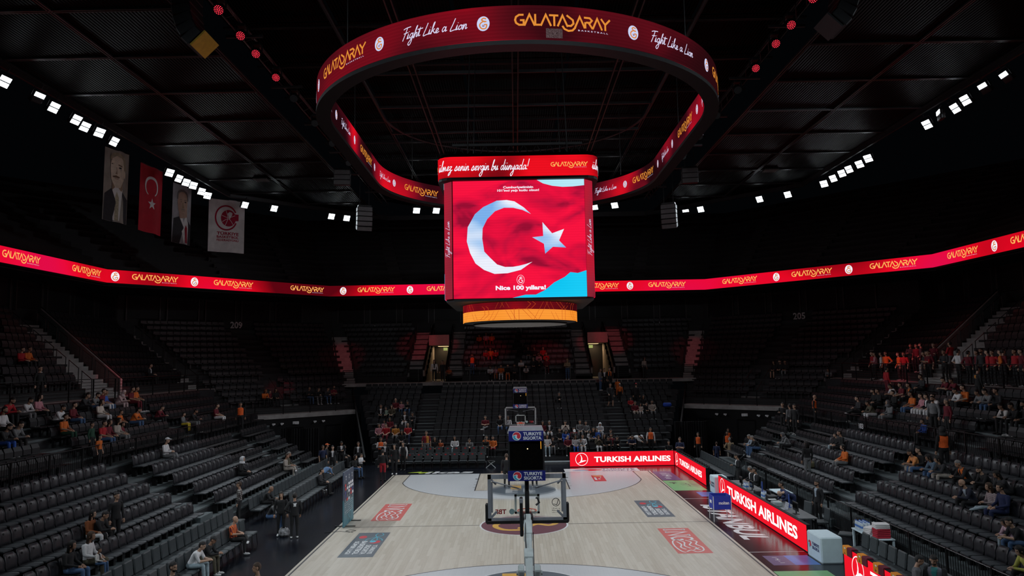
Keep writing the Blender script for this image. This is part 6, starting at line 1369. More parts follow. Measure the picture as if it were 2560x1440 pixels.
(8.51,18.34,0.4,0,'stand','s','vestw','black',1,(),'person in orange vest over white sleeves, standing, front row of the far stand'),
(9.63,18.16,0.0,-10,'sit','s','vestblk','black',1,(),'person in black vest, sitting behind the corner board'),
(9.81,15.6,0.0,-15,'cross_','s/br','navy','black',1,(),'person in navy top, standing with folded arms behind the corner board'),
(11.73,18.87,0.0,-30,'stand','s','vest','black',1,(),'person in orange steward vest, standing near the right tunnel, leftmost'),
(13.81,19.41,0.0,-20,'stand','s','vest','black',1,(),'person in orange steward vest, standing near the right tunnel, second from left'),
(8.28,23.04,2.3,0,'sit','s','maroon','beige',1,(),'person in maroon top, sitting, sixth row of the far stand'),
(8.67,23.04,2.3,0,'sit','l','cream','white',0.78,['kid'],'child in cream top, sitting, sixth row of the far stand'),
(9.11,23.04,2.3,0,'sit','s','black','black',0.78,['kid'],'child in black top, sitting, sixth row of the far stand'),
(9.5,23.04,2.3,0,'sit','s','beige','grey',1,(),'person in beige jacket, sitting, sixth row of the far stand'),
(8.63,24.36,3.07,160,'stand','c/re','black','black',1,(),'person in black top, standing, eighth row of the far stand'),
(9.04,23.9,2.69,0,'sit','l','black','black',1,(),'person in black top, sitting, seventh row of the far stand'),
(8.11,23.9,2.69,0,'sit','s','red','black',0.78,['kid'],'child in red top, sitting, seventh row of the far stand'),
(6.72,24.36,3.07,15,'walk','s','dark','bare',1,(),'person in charcoal top, walking down, eighth row of the far stand'),
(6.63,26.94,4.21,-5,'stand','s','suit','black',1,(),'person in dark suit, standing, eleventh row of the far stand'),
(7.03,26.94,4.21,0,'stand','s','scarf','black',1,(),'person in dark jacket and orange scarf, standing, eleventh row of the far stand'),
(6.3,26.94,4.21,60,'stand','s','grey','jeans',1,(),'person in grey top, standing, eleventh row of the far stand'),
(7.51,26.08,3.83,0,'stand','l','orange','orange',0.78,['kid'],'child in orange top, standing, tenth row of the far stand'),
(7.55,25.22,3.45,180,'stand','c/wh','orange','black',0.78,['kid'],'child in orange top, standing, ninth row of the far stand'),
(3.89,28.7,5.05,-20,'cross_','l/bl','tan','jeans',1,(),'person in tan jacket, standing with folded arms on the concourse above the far stand'),
(10.05,28.7,5.05,40,'stand','l','beige','black',1,(),'person in beige jacket, standing on the concourse above the far stand'),
(-3.42,34.75,7.81,0,'fwd','s','orange','black',1,(),'person in orange top, leaning forward, seventh row of the far dark tier'),
(-2.82,34.75,7.81,0,'sit','s','pink','maroon',1,(),'person in pink top, sitting, seventh row of the far dark tier'),
(-2.31,34.75,7.81,0,'sit','s','orange','maroon',1,(),'person in orange top, sitting, seventh row of the far dark tier'),
(-2.73,32.35,6.43,0,'fwd','s','red','grey',1,(),'person in red top, leaning forward, fourth row of the far dark tier, leftmost'),
(-2.36,32.35,6.43,0,'sit','s','orange','red',1,(),'person in orange top, sitting, fourth row of the far dark tier'),
(-1.91,32.35,6.43,0,'fwd','s','red','black',1,(),'person in red top, leaning forward, fourth row of the far dark tier, second from left'),
(-3.83,30.75,5.51,0,'stand_','s','vest','jeans',1,(),'person in orange steward vest, standing, second row of the far dark tier'),
(-1.44,29.9,5.05,0,'sit','s','orange','white',1,(),'person in orange top, sitting, front row of the far dark tier'),
(-0.89,29.9,5.05,0,'sit','s','black','orange',1,(),'person in black top, sitting, front row of the far dark tier'),
(-0.35,29.9,5.05,0,'sit','s','dark','black',1,(),'person in charcoal top, sitting, front row of the far dark tier'),
(0.21,30.75,5.51,0,'fwd','s','white','black',1,(),'person in white top, leaning forward, second row of the far dark tier'),
(0.6,29.9,5.05,0,'sit','s','whitej','black',0.78,['kid'],'child in white jacket, sitting, front row of the far dark tier'),
(-2.3,29.9,5.05,0,'fwd','s','white','black',1,(),'person in white top, leaning forward, front row of the far dark tier'),
(-1.87,29.9,5.05,0,'sit','s','pink','orange',0.78,['kid'],'child in pink top, sitting, front row of the far dark tier'),
(0.84,32.35,6.43,0,'sit','s','black','grey',1,(),'person in black top, sitting, fourth row of the far dark tier, leftmost'),
(1.37,32.35,6.43,0,'sit','s','black','black',1,(),'person in black top, sitting, fourth row of the far dark tier, second from left'),
(1.7,31.55,5.97,0,'sit','s','pink','black',1,(),'person in pink top, sitting, third row of the far dark tier'),
(2.11,32.35,6.43,0,'sit','s','red','black',1,(),'person in red top, sitting, fourth row of the far dark tier'),
(2.33,31.55,5.97,0,'sit','s','red','red',1,(),'person in red top, sitting, third row of the far dark tier'),
(1.72,31.55,5.97,0,'fwd','s','pink','black',1,(),'person in pink top, leaning forward, third row of the far dark tier'),
(1.23,30.75,5.51,0,'sit','s/gr','black','black',1,(),'person in black top, sitting, second row of the far dark tier'),
(1.69,30.75,5.51,0,'fwd','s','black','black',1,(),'person in black top, leaning forward, second row of the far dark tier'),
(2.32,30.75,5.51,0,'sit','s','maroon','maroon',1,(),'person in maroon top, sitting, second row of the far dark tier'),
(-20.74,0.05,4.25,90,'fwd','s','white','grey',1,(),'person in white top, leaning forward, fifth row of the left upper rows'),
(-20.74,1.09,4.25,90,'sit','l','pink','black',1,(),'person in pink top, sitting, fifth row of the left upper rows'),
(-19.88,-2.33,3.85,90,'sit','s','white','black',1,(),'person in white top, sitting, fourth row of the left upper rows'),
(-20.74,-1.1,4.25,90,'fwd','s','red','black',1,(),'person in red top, leaning forward, fifth row of the left upper rows'),
(-20.74,4.97,4.25,90,'fwd','s','grey','jeans',1,(),'person in grey top, leaning forward, fifth row of the left upper rows'),
(-19.88,4.27,3.85,90,'sit','l','cream','white',1,(),'person in cream top, sitting, fourth row of the left upper rows'),
(-20.74,7.34,4.25,90,'fwd','j/pk','pinkw','pinkw',1,(),'person in pale pink coat, leaning forward, fifth row of the left upper rows'),
(-20.74,8.71,4.25,90,'sit','s','maroon','maroon',1,(),'person in maroon top, sitting, fifth row of the left upper rows, second from left'),
(-20.74,9.14,4.25,90,'sit','s','orange','black',1,(),'person in orange top, sitting, fifth row of the left upper rows'),
(-20.74,6.16,4.25,90,'sit','s','blue','jeans',1,(),'person in blue top, sitting, fifth row of the left upper rows'),
(-20.74,5.95,4.25,90,'sit','s','maroon','white',1,(),'person in maroon top, sitting, fifth row of the left upper rows, leftmost'),
(-20.74,4.15,4.25,90,'fwd','s','dark','black',1,(),'person in charcoal top, leaning forward, fifth row of the left upper rows'),
(-23.75,16.64,5.51,90,'sit','s','suit','black',1,(),'person in dark suit, sitting, second row of the left dark tier'),
(-25.35,6.71,6.43,90,'sit','s','red','black',1,(),'person in red top, sitting, fourth row of the left dark tier'),
(-25.35,7.24,6.43,90,'sit','s','orange','black',1,(),'person in orange top, sitting, fourth row of the left dark tier'),
(-22.3,3.69,5.05,70,'stand','s','black','black',1,(),'person in black top, standing, front row of the left dark tier'),
(-18.31,22.45,3.64,40,'fwd','l/gi','orange','black',1,(),'person in orange top, leaning forward, front row of the left corner block'),
(-17.98,22.73,3.64,40,'sit','s','maroon','black',0.78,['kid'],'child in maroon top, sitting, front row of the left corner block'),
(-17.66,23.0,3.64,40,'sit','l','black','black',1,(),'person in black top, sitting, front row of the left corner block'),
(-15.7,24.64,3.64,40,'cross_s','s','black','jeans',1,(),'person in black top, sitting with folded arms, front row of the left corner block'),
(-15.24,25.03,3.64,40,'fwd','s','black','grey',1,(),'person in black top, leaning forward, front row of the left corner block'),
(-14.66,25.52,3.64,40,'fwd','s','dark','jeans',1,(),'person in charcoal top, leaning forward, front row of the left corner block'),
(-14.19,25.91,3.64,40,'cross_s','s','maroon','black',1,(),'person in maroon top, sitting with folded arms, front row of the left corner block'),
(22.3,15.92,5.05,-90,'stand','s','pink','black',1,(),'person in pink top, standing, front row of the right dark tier'),
(22.3,15.12,5.05,-110,'stand','s','white','black',1,(),'person in white top, standing, front row of the right dark tier, leftmost'),
(22.3,16.28,5.05,-70,'stand','s','red','black',1,(),'person in red top, standing, front row of the right dark tier, leftmost'),
(22.3,14.54,5.05,-80,'stand','s','orange','black',1,(),'person in orange top, standing, front row of the right dark tier, leftmost'),
(22.3,13.07,5.05,-100,'hip','s','orange','black',1,(),'person in orange top, standing, front row of the right dark tier, second from left'),
(22.3,12.47,5.05,-60,'stand','s','red','black',1,(),'person in red top, standing, front row of the right dark tier, second from left'),
(23.35,13.63,5.51,-60,'stand','s','dark','black',1,(),'person in charcoal top, standing, second row of the right dark tier, leftmost'),
(23.35,13.0,5.51,-80,'stand','s','maroon','black',1,(),'person in maroon top, standing, second row of the right dark tier'),
(23.35,12.51,5.51,-90,'stand','s','dark','black',1,(),'person in charcoal top, standing, second row of the right dark tier, second from left'),
(22.3,10.36,5.05,-90,'stand','s','dark','black',1,(),'person in charcoal top, standing, front row of the right dark tier, leftmost'),
(22.3,9.88,5.05,-90,'stand','s','maroon','black',1,(),'person in maroon top, standing, front row of the right dark tier, leftmost'),
(23.35,11.2,5.51,-60,'cross_','s','maroon','black',1,(),'person in maroon top, standing with folded arms, second row of the right dark tier'),
(22.3,10.04,5.05,-90,'cross_','s','red','black',1,(),'person in red top, standing with folded arms, front row of the right dark tier'),
(22.3,8.43,5.05,-90,'stand','s','dark','black',1,(),'person in charcoal top, standing, front row of the right dark tier, second from left'),
(23.35,9.61,5.51,-120,'stand','s','red','grey',1,(),'person in red top, standing, second row of the right dark tier'),
(22.3,7.21,5.05,90,'hip','s','white','black',1,(),'person in white top, standing, front row of the right dark tier, second from left'),
(22.3,6.38,5.05,90,'stand','s','maroon','black',1,(),'person in maroon top, standing, front row of the right dark tier, second from left'),
(22.3,5.65,5.05,-90,'stand','s','maroon','black',1,(),'person in maroon top, standing, front row of the right dark tier, third from left'),
(22.3,5.31,5.05,-80,'stand','s','dark','black',1,(),'person in charcoal top, standing, front row of the right dark tier, third from left'),
(22.3,4.84,5.05,-90,'stand','s','red','black',1,(),'person in red top, standing, front row of the right dark tier, third from left'),
(22.3,4.49,5.05,-60,'stand','s','red','black',1,(),'person in red top, standing, front row of the right dark tier, fourth from left'),
(22.3,3.89,5.05,-100,'stand','s','orange','black',1,(),'person in orange top, standing, front row of the right dark tier, third from left'),
(22.3,3.72,5.05,90,'stand','s','maroon','black',1,['nine'],'person in maroon top, standing, front row of the right dark tier, fourth from left'),
(22.3,2.9,5.05,-90,'stand','s','red','black',1,(),'person in red top, standing, front row of the right dark tier, fifth from left'),
(22.3,2.49,5.05,-80,'stand','s','maroon','black',1,(),'person in maroon top, standing, front row of the right dark tier, fifth from left'),
(20.34,2.55,4.25,90,'stand','s','black','black',1,['ess'],'person in black top, standing, fifth row of the right upper rows'),
(20.34,10.68,4.25,90,'stand','s','red','maroon',1,(),'person in red top, standing, fifth row of the right upper rows'),
(19.88,8.61,3.85,-90,'fwd','s','white','black',1,(),'person in white top, leaning forward, fourth row of the right upper rows, leftmost'),
(19.88,8.08,3.85,-90,'sit','s','maroon','black',1,(),'person in maroon top, sitting, fourth row of the right upper rows'),
(19.88,7.27,3.85,-90,'sit','s','scarf','black',1,(),'person in dark jacket and orange scarf, sitting, fourth row of the right upper rows'),
(20.74,7.65,4.25,-90,'sit','s','dark','black',1,(),'person in charcoal top, sitting, fifth row of the right upper rows'),
(20.74,5.17,4.25,-90,'fwd','s','maroon','black',1,(),'person in maroon top, leaning forward, fifth row of the right upper rows, leftmost'),
(20.74,4.56,4.25,-90,'fwd','s','maroon','grey',1,(),'person in maroon top, leaning forward, fifth row of the right upper rows, second from left'),
(19.88,2.79,3.85,-90,'fwd','s','white','black',1,(),'person in white top, leaning forward, fourth row of the right upper rows, second from left'),
(19.88,2.65,3.85,-90,'sit','s','orange','black',1,(),'person in orange top, sitting, fourth row of the right upper rows'),
(19.88,1.26,3.85,-90,'fwd','s','grey','black',1,(),'person in grey top, leaning forward, fourth row of the right upper rows, leftmost'),
(19.88,0.65,3.85,-90,'fwd','s','grey','jeans',1,(),'person in grey top, leaning forward, fourth row of the right upper rows, second from left'),
(19.88,0.42,3.85,-90,'sit','s','dark','black',1,(),'person in charcoal top, sitting, fourth row of the right upper rows'),
(19.02,5.45,3.45,-90,'sit','s','orange','jeans',1,(),'person in orange top, sitting, third row of the right upper rows'),
(19.02,4.58,3.45,-90,'sit','s','pink','white',1,(),'person in pink top, sitting, third row of the right upper rows'),
(19.02,4.13,3.45,-90,'sit','s','suit','white',1,(),'person in dark suit, sitting, third row of the right upper rows'),
(19.02,3.54,3.45,-90,'sit','s','whitej','white',1,(),'person in white jacket, sitting, third row of the right upper rows'),
(18.16,5.97,3.05,-90,'sit','j/gy','grey','grey',1,(),'person in grey top, sitting, second row of the right upper rows'),
(18.16,7.55,3.05,-90,'fwd','s','olive','white',1,(),'person in olive top, leaning forward, second row of the right upper rows'),
(18.16,9.26,3.05,-90,'cross','s','dark','black',1,(),'person in charcoal top, sitting cross-legged, second row of the right upper rows'),
(19.02,8.74,3.45,-90,'sit','s','black','black',1,(),'person in black top, sitting, third row of the right upper rows, second from left'),
(19.02,9.24,3.45,-90,'sit','s','black','black',1,(),'person in black top, sitting, third row of the right upper rows, leftmost'),
(19.02,7.15,3.45,-90,'sit','s','black','black',1,(),'person in black top, sitting, third row of the right upper rows, third from left'),
(19.02,-1.54,3.45,-90,'fwd','s','whitej','black',1,(),'person in white jacket, leaning forward, third row of the right upper rows'),
(19.02,-2.21,3.45,-90,'fwd','s','black','black',1,(),'person in black top, leaning forward, third row of the right upper rows'),
(19.02,-2.49,3.45,-90,'sit','s','dark','black',1,(),'person in charcoal top, sitting, third row of the right upper rows'),
(19.18,25.05,4.96,-40,'sit','l','black','bare',1,(),'person in black top, sitting, fourth row of the right corner block, leftmost'),
(19.53,24.75,4.96,-40,'sit','s','black','black',1,(),'person in black top, sitting, fourth row of the right corner block, second from left'),
(19.83,24.51,4.96,-40,'sit','s','black','grey',1,(),'person in black top, sitting, fourth row of the right corner block, third from left'),
(21.89,21.66,4.52,-40,'fwd','s','grey','black',1,(),'person in grey top, leaning forward, third row of the right corner block'),
(16.9,12.28,2.65,60,'stand','b','vest','black',1,(),'person in orange steward vest, standing, front row of the right upper rows'),
(15.76,14.24,2.11,-40,'cross_','s','black','black',1,(),'person in black top, standing with folded arms, fifth row of the right stand'),
(15.76,13.09,2.11,-160,'stand','s','grey','black',1,(),'person in grey top, standing, fifth row of the right stand'),
(15.76,12.34,2.11,-60,'stand','s','black','black',1,(),'person in black top, standing, fifth row of the right stand'),
(17.76,1.66,3.05,-60,'stand','s','grey','black',1,(),'person in grey top, standing, second row of the right upper rows'),
(17.76,0.62,3.05,-90,'stand','s/gr','maroon','black',1,(),'person in maroon top, standing, second row of the right upper rows'),
(15.76,-2.44,2.11,180,'stand','h/bk','vest','black',1,(),'person in orange steward vest, standing, fifth row of the right stand'),
(17.3,1.48,2.65,-90,'sit','s','blue','black',0.78,['kid'],'child in blue top, sitting, front row of the right upper rows'),
(15.3,5.06,1.73,-90,'sit','s','black','black',1,(),'person in black top, sitting, fourth row of the right stand, leftmost'),
(15.3,5.67,1.73,-90,'sit','s','black','pale',0.78,['kid'],'child in black top, sitting, fourth row of the right stand'),
(14.44,2.78,1.34,-90,'sit','l','orange','grey',1,(),'person in orange top, sitting, third row of the right stand'),
(15.3,-1.74,1.73,-90,'fwd','s','jerseywo','beige',1,(),'person in orange and white jersey, leaning forward, fourth row of the right stand'),
(15.3,-1.84,1.73,-90,'sit','s','black','jeans',1,(),'person in black top, sitting, fourth row of the right stand, second from left'),
(15.3,-3.03,1.73,-90,'fwd','l','denim','jeans',1,(),'person in denim jacket, leaning forward, fourth row of the right stand'),
(15.3,-3.58,1.73,-90,'fwd','l','dark','beige',1,(),'person in charcoal top, leaning forward, fourth row of the right stand, leftmost'),
(15.3,-4.84,1.73,-90,'fwd','s/gr','scarfblk','black',1,(),'person in black jacket and orange scarf, leaning forward, fourth row of the right stand'),
(14.44,-6.48,1.34,-90,'fwd','b','suitb','black',1,(),'person in navy suit and blue shirt, leaning forward, third row of the right stand'),
(15.3,-5.96,1.73,-90,'fwd','s','black','black',1,(),'person in black top, leaning forward, fourth row of the right stand'),
(14.44,-7.37,1.34,-90,'cross','l/br','striped','pale',1,(),'person in striped sweater, sitting cross-legged, third row of the right stand'),
(15.3,-6.86,1.73,-90,'fwd','l','dark','black',1,(),'person in charcoal top, leaning forward, fourth row of the right stand, second from left'),
(14.44,-7.92,1.34,-90,'sit','u','navyd','navyd',1,(),'person in navy tracksuit, sitting, third row of the right stand'),
(13.58,-9.56,0.95,-90,'fwd','l','pinkp','pale',0.78,['kid'],'child in pale pink top, leaning forward, second row of the right stand'),
(13.58,-9.94,0.95,-90,'fwd','s','vestblk','jeans',1,(),'person in black vest, leaning forward, second row of the right stand'),
(12.72,-11.59,0.57,-90,'fwd','l','lime','black',1,(),'person in lime jacket, leaning forward, front row of the right stand'),
(9.59,-11.77,0.0,60,'phone','s/bk','greyh','black',1,(),'person in grey hoodie, looking at a phone on the floor at the bottom edge'),
(9.96,-11.89,0.0,-40,'phone','s','greyv','black',1,(),'person in grey vest, looking at a phone on the floor at the bottom edge'),
(14.44,9.51,1.34,-90,'fwd','h/gy','grey','black',1,(),'person in grey top, leaning forward, third row of the right stand'),
(13.58,12.44,0.95,-90,'fwd','s/gr','palebl','jeans',1,(),'person in pale blue shirt, leaning forward, second row of the right stand'),
(13.58,11.94,0.95,-90,'fwd','s/gr','black','jeans',1,(),'person in black top, leaning forward, second row of the right stand'),
(12.16,16.0,0.0,160,'stand','s/br','navy','navy',0.78,['kid'],'child in navy top, standing near the right tunnel'),
(12.89,15.65,0.0,170,'hip','s/gr','tan','beige',1,(),'person in tan jacket, standing near the right tunnel'),
(14.37,21.16,0.0,0,'cross_','s','vest','black',1,(),'person in orange steward vest, standing with folded arms near the right tunnel'),
(10.95,7.52,0.0,-90,'phone','s','suit','black',1,(),'person in dark suit, looking at a phone at the officials table'),
(11.3,6.14,0.0,-90,'sit','s/gr','suit','black',1,(),'person in dark suit, sitting at the officials table, leftmost'),
(11.3,5.42,0.0,-90,'sit','s','suit','black',1,(),'person in dark suit, sitting at the officials table, second from left'),
(11.1,1.3,0.0,-90,'sit','s','navyd','navyd',1,(),'person in navy tracksuit, sitting at the officials table'),
(10.95,0.35,0.0,-70,'bend','b','navyd','navyd',1,['bz'],'person in navy tracksuit, bending over at the officials table'),
(11.64,-0.7,0.0,-70,'stand','s','suitteal','black',1,(),'person in dark jacket and pale shirt, standing at the officials table'),
(13.18,4.15,0.95,200,'stand','l','black','grey',1,(),'person in black top, standing, second row of the right stand'),
(-0.8,9.04,0.0,180,'stand','s/br','black','black',1,(),'person in black top, standing on court behind the near backboard, leftmost'),
(0.66,8.93,0.0,180,'stand','s','black','black',1,(),'person in black top, standing on court behind the near backboard, second from left'),
]

# ================================================================== people
# each pose: joints in metres, the figure faces -y; seated figures share the seat's own frame
def pose_def(n):
    J = {}
    st = n in ('stand','phone','hip','walk','cross_','bend')
    if st:
        J.update(pel=(0,0,.94), che=(0,.01,1.28), neck=(0,.0,1.46), head=(0,-.03,1.63), hl=(.09,0,.9), kl=(.10,-.02,.49), al=(.11,.02,.09), hr=(-.09,0,.9), kr=(-.10,-.02,.49), ar=(-.11,.02,.09), sl=(.185,.01,1.39), sr=(-.185,.01,1.39), el=(.25,.03,1.12), wl=(.25,-.05,.87), er=(-.25,.03,1.12), wr=(-.25,-.05,.87))
        if n == 'phone': J.update(el=(.23,-.02,1.12), wl=(.08,-.27,1.18), er=(-.23,-.02,1.12), wr=(-.06,-.27,1.16), head=(0,-.07,1.61))
        if n == 'hip': J.update(el=(.36,.08,1.14), wl=(.18,-.03,1.0), er=(-.25,.03,1.12), wr=(-.22,-.1,.9))
        if n == 'cross_': J.update(el=(.25,-.07,1.13), wl=(-.08,-.2,1.17), er=(-.25,-.07,1.12), wr=(.09,-.19,1.12))
        if n == 'walk': J.update(kl=(.1,-.2,.56), al=(.1,-.16,.14), kr=(-.1,-.02,.49), ar=(-.1,.24,.12), el=(.26,.12,1.14), wl=(.27,.02,.9), er=(-.26,-.06,1.14), wr=(-.24,-.26,1.0))
        if n == 'bend': J.update(pel=(0,.1,.92), che=(0,-.22,1.08), neck=(0,-.4,1.12), head=(0,-.56,1.1), hl=(.09,.1,.88), hr=(-.09,.1,.88), kl=(.1,.04,.48), kr=(-.1,.04,.48), sl=(.18,-.33,1.1), sr=(-.18,-.33,1.1), el=(.22,-.38,.9), wl=(.12,-.55,.82), er=(-.22,-.38,.9), wr=(-.12,-.55,.82))
    else:
        J.update(pel=(0,-.13,.56), che=(0,-.1,.88), neck=(0,-.13,1.07), head=(0,-.2,1.24), hl=(.09,-.17,.55), kl=(.12,-.56,.57), al=(.12,-.6,.09), hr=(-.09,-.17,.55), kr=(-.12,-.56,.57), ar=(-.12,-.6,.09), sl=(.185,-.1,1.0), sr=(-.185,-.1,1.0), el=(.24,-.16,.76), wl=(.1,-.42,.68), er=(-.24,-.16,.76), wr=(-.1,-.42,.68))
        if n == 'fwd': J.update(che=(0,-.27,.83), neck=(0,-.38,.99), head=(0,-.47,1.13), sl=(.18,-.33,.94), sr=(-.18,-.33,.94), el=(.2,-.46,.7), wl=(.05,-.66,.72), er=(-.2,-.46,.7), wr=(-.05,-.66,.70), kl=(.15,-.56,.57), kr=(-.15,-.56,.57))
        if n == 'cross': J.update(kl=(.14,-.54,.62), al=(-.12,-.72,.5), kr=(-.1,-.56,.57), ar=(-.1,-.6,.09), wl=(.06,-.4,.76), wr=(-.08,-.4,.74))
        if n == 'cross_s': J.update(el=(.24,-.2,.76), wl=(-.07,-.33,.8), er=(-.24,-.2,.75), wr=(.08,-.33,.76))
        if n == 'phone_': J.update(el=(.22,-.22,.76), wl=(.07,-.36,.98), er=(-.22,-.22,.76), wr=(-.06,-.36,.97))
    return {k: Vector(v) for k, v in J.items()}
TOPS = {}
def body_mesh(n):
    J = pose_def(n); m = MB(); prims = []          # prims: (a, b, ra, rb, slot)
    def cap(a, b, ra, rb, slot, seg=10):
        d = (b-a); L = d.length; pts = [a-d/L*ra*.7, a-d/L*ra*.35, a, a.lerp(b,.5), b, b+d/L*rb*.35, b+d/L*rb*.7]; rs = [ra*.5, ra*.87, ra, (ra+rb)/2*1.03, rb, rb*.87, rb*.5]
        m.tube(pts, rs, seg); prims.append((a,b,ra,rb,slot))
    def ell_(c, r, R3=None, slot=0, n1=12, n2=8):
        vs = []; fs = []
        for i in range(1,n2):
            t = PI*i/n2
            for k in range(n1): p = 2*PI*k/n1; vs.append(Vector((r[0]*math.sin(t)*math.cos(p), r[1]*math.sin(t)*math.sin(p), r[2]*math.cos(t))))
        vs += [Vector((0,0,r[2])), Vector((0,0,-r[2]))]; T, B = len(vs)-2, len(vs)-1
        for i in range(n2-2):
            for k in range(n1): k2=(k+1)%n1; fs.append((i*n1+k,(i+1)*n1+k,(i+1)*n1+k2,i*n1+k2))
        for k in range(n1): k2=(k+1)%n1; fs += [(T,k,k2),(B,(n2-2)*n1+k2,(n2-2)*n1+k)]
        m.add([(R3 @ v if R3 else v)+c for v in vs], fs); q = min(r)
        prims.append((c,c+Vector((0,0,.001)),sum(r)/3,sum(r)/3,slot))
    # torso as a loft of elliptical sections from pelvis over chest to the shoulders
    pel, che, neck = J['pel'], J['che'], J['neck']; secs = []
    up1 = (che-pel).normalized(); up2 = (neck-che).normalized()
    for c, u, rx, ry in ((pel-up1*.09,up1,.12,.09),(pel-up1*.04,up1,.16,.12),(pel+up1*.05,up1,.165,.12),(pel.lerp(che,.5),up1,.15,.11),(che-up1*.02,(up1+up2).normalized(),.165,.12),(che.lerp(neck,.4),up2,.175,.115),(che.lerp(neck,.66),up2,.15,.095),(che.lerp(neck,.85),up2,.09,.07)):
        f = Vector((1,0,0)).cross(u).normalized(); secs.append([c+Vector((1,0,0))*rx*math.cos(2*PI*k/14)+f*ry*math.sin(2*PI*k/14) for k in range(14)])
    vs = [v for s in secs for v in s]; fs = [(i*14+k,i*14+(k+1)%14,(i+1)*14+(k+1)%14,(i+1)*14+k) for i in range(len(secs)-1) for k in range(14)]+[tuple(range(13,-1,-1)), tuple((len(secs)-1)*14+k for k in range(14))]
    m.add(vs, fs); prims.append((pel.lerp(che,.3),che.lerp(neck,.6),.14,.15,1)); prims.append((pel-up1*.08,pel+up1*.02,.14,.14,4))
    head = J['head']; fwd_ = Vector((0,-1,0)); tilt = 0.0
    if n in ('fwd','phone','phone_'): tilt = .35
    if n == 'bend': tilt = .8
    HR = Matrix.Rotation(tilt,3,'X')
    cap(neck-(head-neck)*.25, head-(head-neck)*.25, .053, .05, 0)
    ell_(head+HR @ Vector((0,.012,.02)), (.077,.098,.105), HR, 10); ell_(head+HR @ Vector((0,-.022,-.05)), (.058,.072,.075), HR, 11)
    m.add([head+HR @ Vector(v) for v in ((-.014,-.088,-.03),(.014,-.088,-.03),(.0,-.118,-.024),(-.008,-.088,.022),(.008,-.088,.022),(0,-.07,-.04))],[(0,1,2),(0,2,3),(2,1,4),(3,2,4),(0,5,1),(0,3,5),(1,5,4),(3,4,5)])
    for s in (1,-1): ell_(head+HR @ Vector((s*.08,.01,-.01)), (.014,.024,.034), HR, 0, 8, 6)
    for s, q in (('l',1),('r',-1)):
        S, E, W = J['s'+s], J['e'+s], J['w'+s]; H, K, A = J['h'+s], J['k'+s], J['a'+s]
        cap(S, E, .062, .047, 2); cap(E, W, .046, .032, 3)
        d = (W-E).normalized(); palm = W+d*.055; side = d.cross(Vector((0,0,1))); side = side.normalized() if side.length > .2 else Vector((1,0,0)); nrm = side.cross(d).normalized()
        inw = -q if side.x > 0 else q
        cap(W, palm+d*.02, .03, .036, 0, 8)
        for k, (off, ln) in enumerate(((-.030,.062),(-.010,.074),(.011,.070),(.031,.054))):
            b0 = palm+d*.03+side*off; b1 = b0+d*ln*.55-nrm*.012+side*off*.25; b2 = b1+d*ln*.35-nrm*.03; m.tube([b0,b1,b2], [.0095,.009,.007], 6); prims.append((b0,b2,.009,.008,0))
        t0 = W+d*.02+side*.028*inw; t1 = t0+d*.035+side*.03*inw-nrm*.01; t2 = t1+d*.03+side*.008*inw; m.tube([t0,t1,t2],[.012,.011,.008],6); prims.append((t0,t2,.011,.009,0))
        cap(H, K, .088, .062, 4); cap(K, A, .058, .042, 5)
        ft = A+Vector((0,-.1,-.045)) if n != 'cross' or s == 'r' else A+Vector((-.1,-.02,-.02)); fd = (ft-A); fd.z = 0; fd.normalize()
        R3 = fd.to_track_quat('-Y','Z').to_matrix(); ell_(A+fd*.07+Vector((0,0,-.045)), (.046,.135,.042), R3, 6, 12, 8); ell_(A+Vector((0,0,-.03)),(.042,.05,.055),None,6,10,6)
    me0 = m.mesh('body', M_BLACK); o = bpy.data.objects.new('body', me0); COL.objects.link(o)
    md = o.modifiers.new('r','REMESH'); md.mode = 'VOXEL'; md.voxel_size = .0095; sm = o.modifiers.new('s','SMOOTH'); sm.factor = .5; sm.iterations = 3
    dc = o.modifiers.new('d','DECIMATE'); dc.ratio = .2
    dg = bpy.context.evaluated_depsgraph_get(); dg.update(); me = bpy.data.meshes.new_from_object(o.evaluated_get(dg)); bpy.data.objects.remove(o); bpy.data.meshes.remove(me0)
    nf = len(me.polygons); C = np.zeros(nf*3); me.polygons.foreach_get('center', C); C = C.reshape(-1,3)
    D = np.zeros((nf,len(prims)))
    for i, (a,b,ra,rb,sl) in enumerate(prims):
        a_, b_ = np.array(a), np.array(b); ab = b_-a_; t = np.clip(((C-a_)@ab)/(ab@ab+1e-9),0,1); D[:,i] = np.linalg.norm(C-a_-t[:,None]*ab,axis=1)-(ra+(rb-ra)*t)
    slot = np.array([p[4] for p in prims])[D.argmin(1)]
    hl = (C-np.array(head))@np.array(HR)       # head-local coords
    hd = np.isin(slot,(10,11))
    slot = np.where(hd, 0, slot)
    rr = np.linalg.norm(hl,axis=1)
    isH = hd & (rr < .2)
    sc_ = isH & ((hl[:,2] > .062) | ((hl[:,1] > .03) & (hl[:,2] > -.05))); slot[sc_] = 7
    for s in (1,-1):
        ey = isH & (np.abs(hl[:,0]-s*.032) < .014) & (np.abs(hl[:,2]-.012) < .008) & (hl[:,1] < -.05); slot[ey] = 8
    jw = isH & (hl[:,2] < -.06) & (hl[:,1] < -.01) & (rr > .07); slot[jw] = 9
    mo = isH & (np.abs(hl[:,2]+.06) < .007) & (np.abs(hl[:,0]) < .024) & (hl[:,1] < -.06); slot[mo] = 8 if False else 9
    par0 = ((C-np.array(pel))@np.array((neck-pel).normalized()))/(neck-pel).length
    slot[(slot == 1) & (par0 > .955) & (np.abs(C[:,0]) < .075)] = 0
    me.materials.clear()
    for _ in range(10): me.materials.append(M_BLACK)
    me.polygons.foreach_set('material_index', slot.astype(np.int32)); me.polygons.foreach_set('use_smooth', [True]*nf); me.name = 'body'
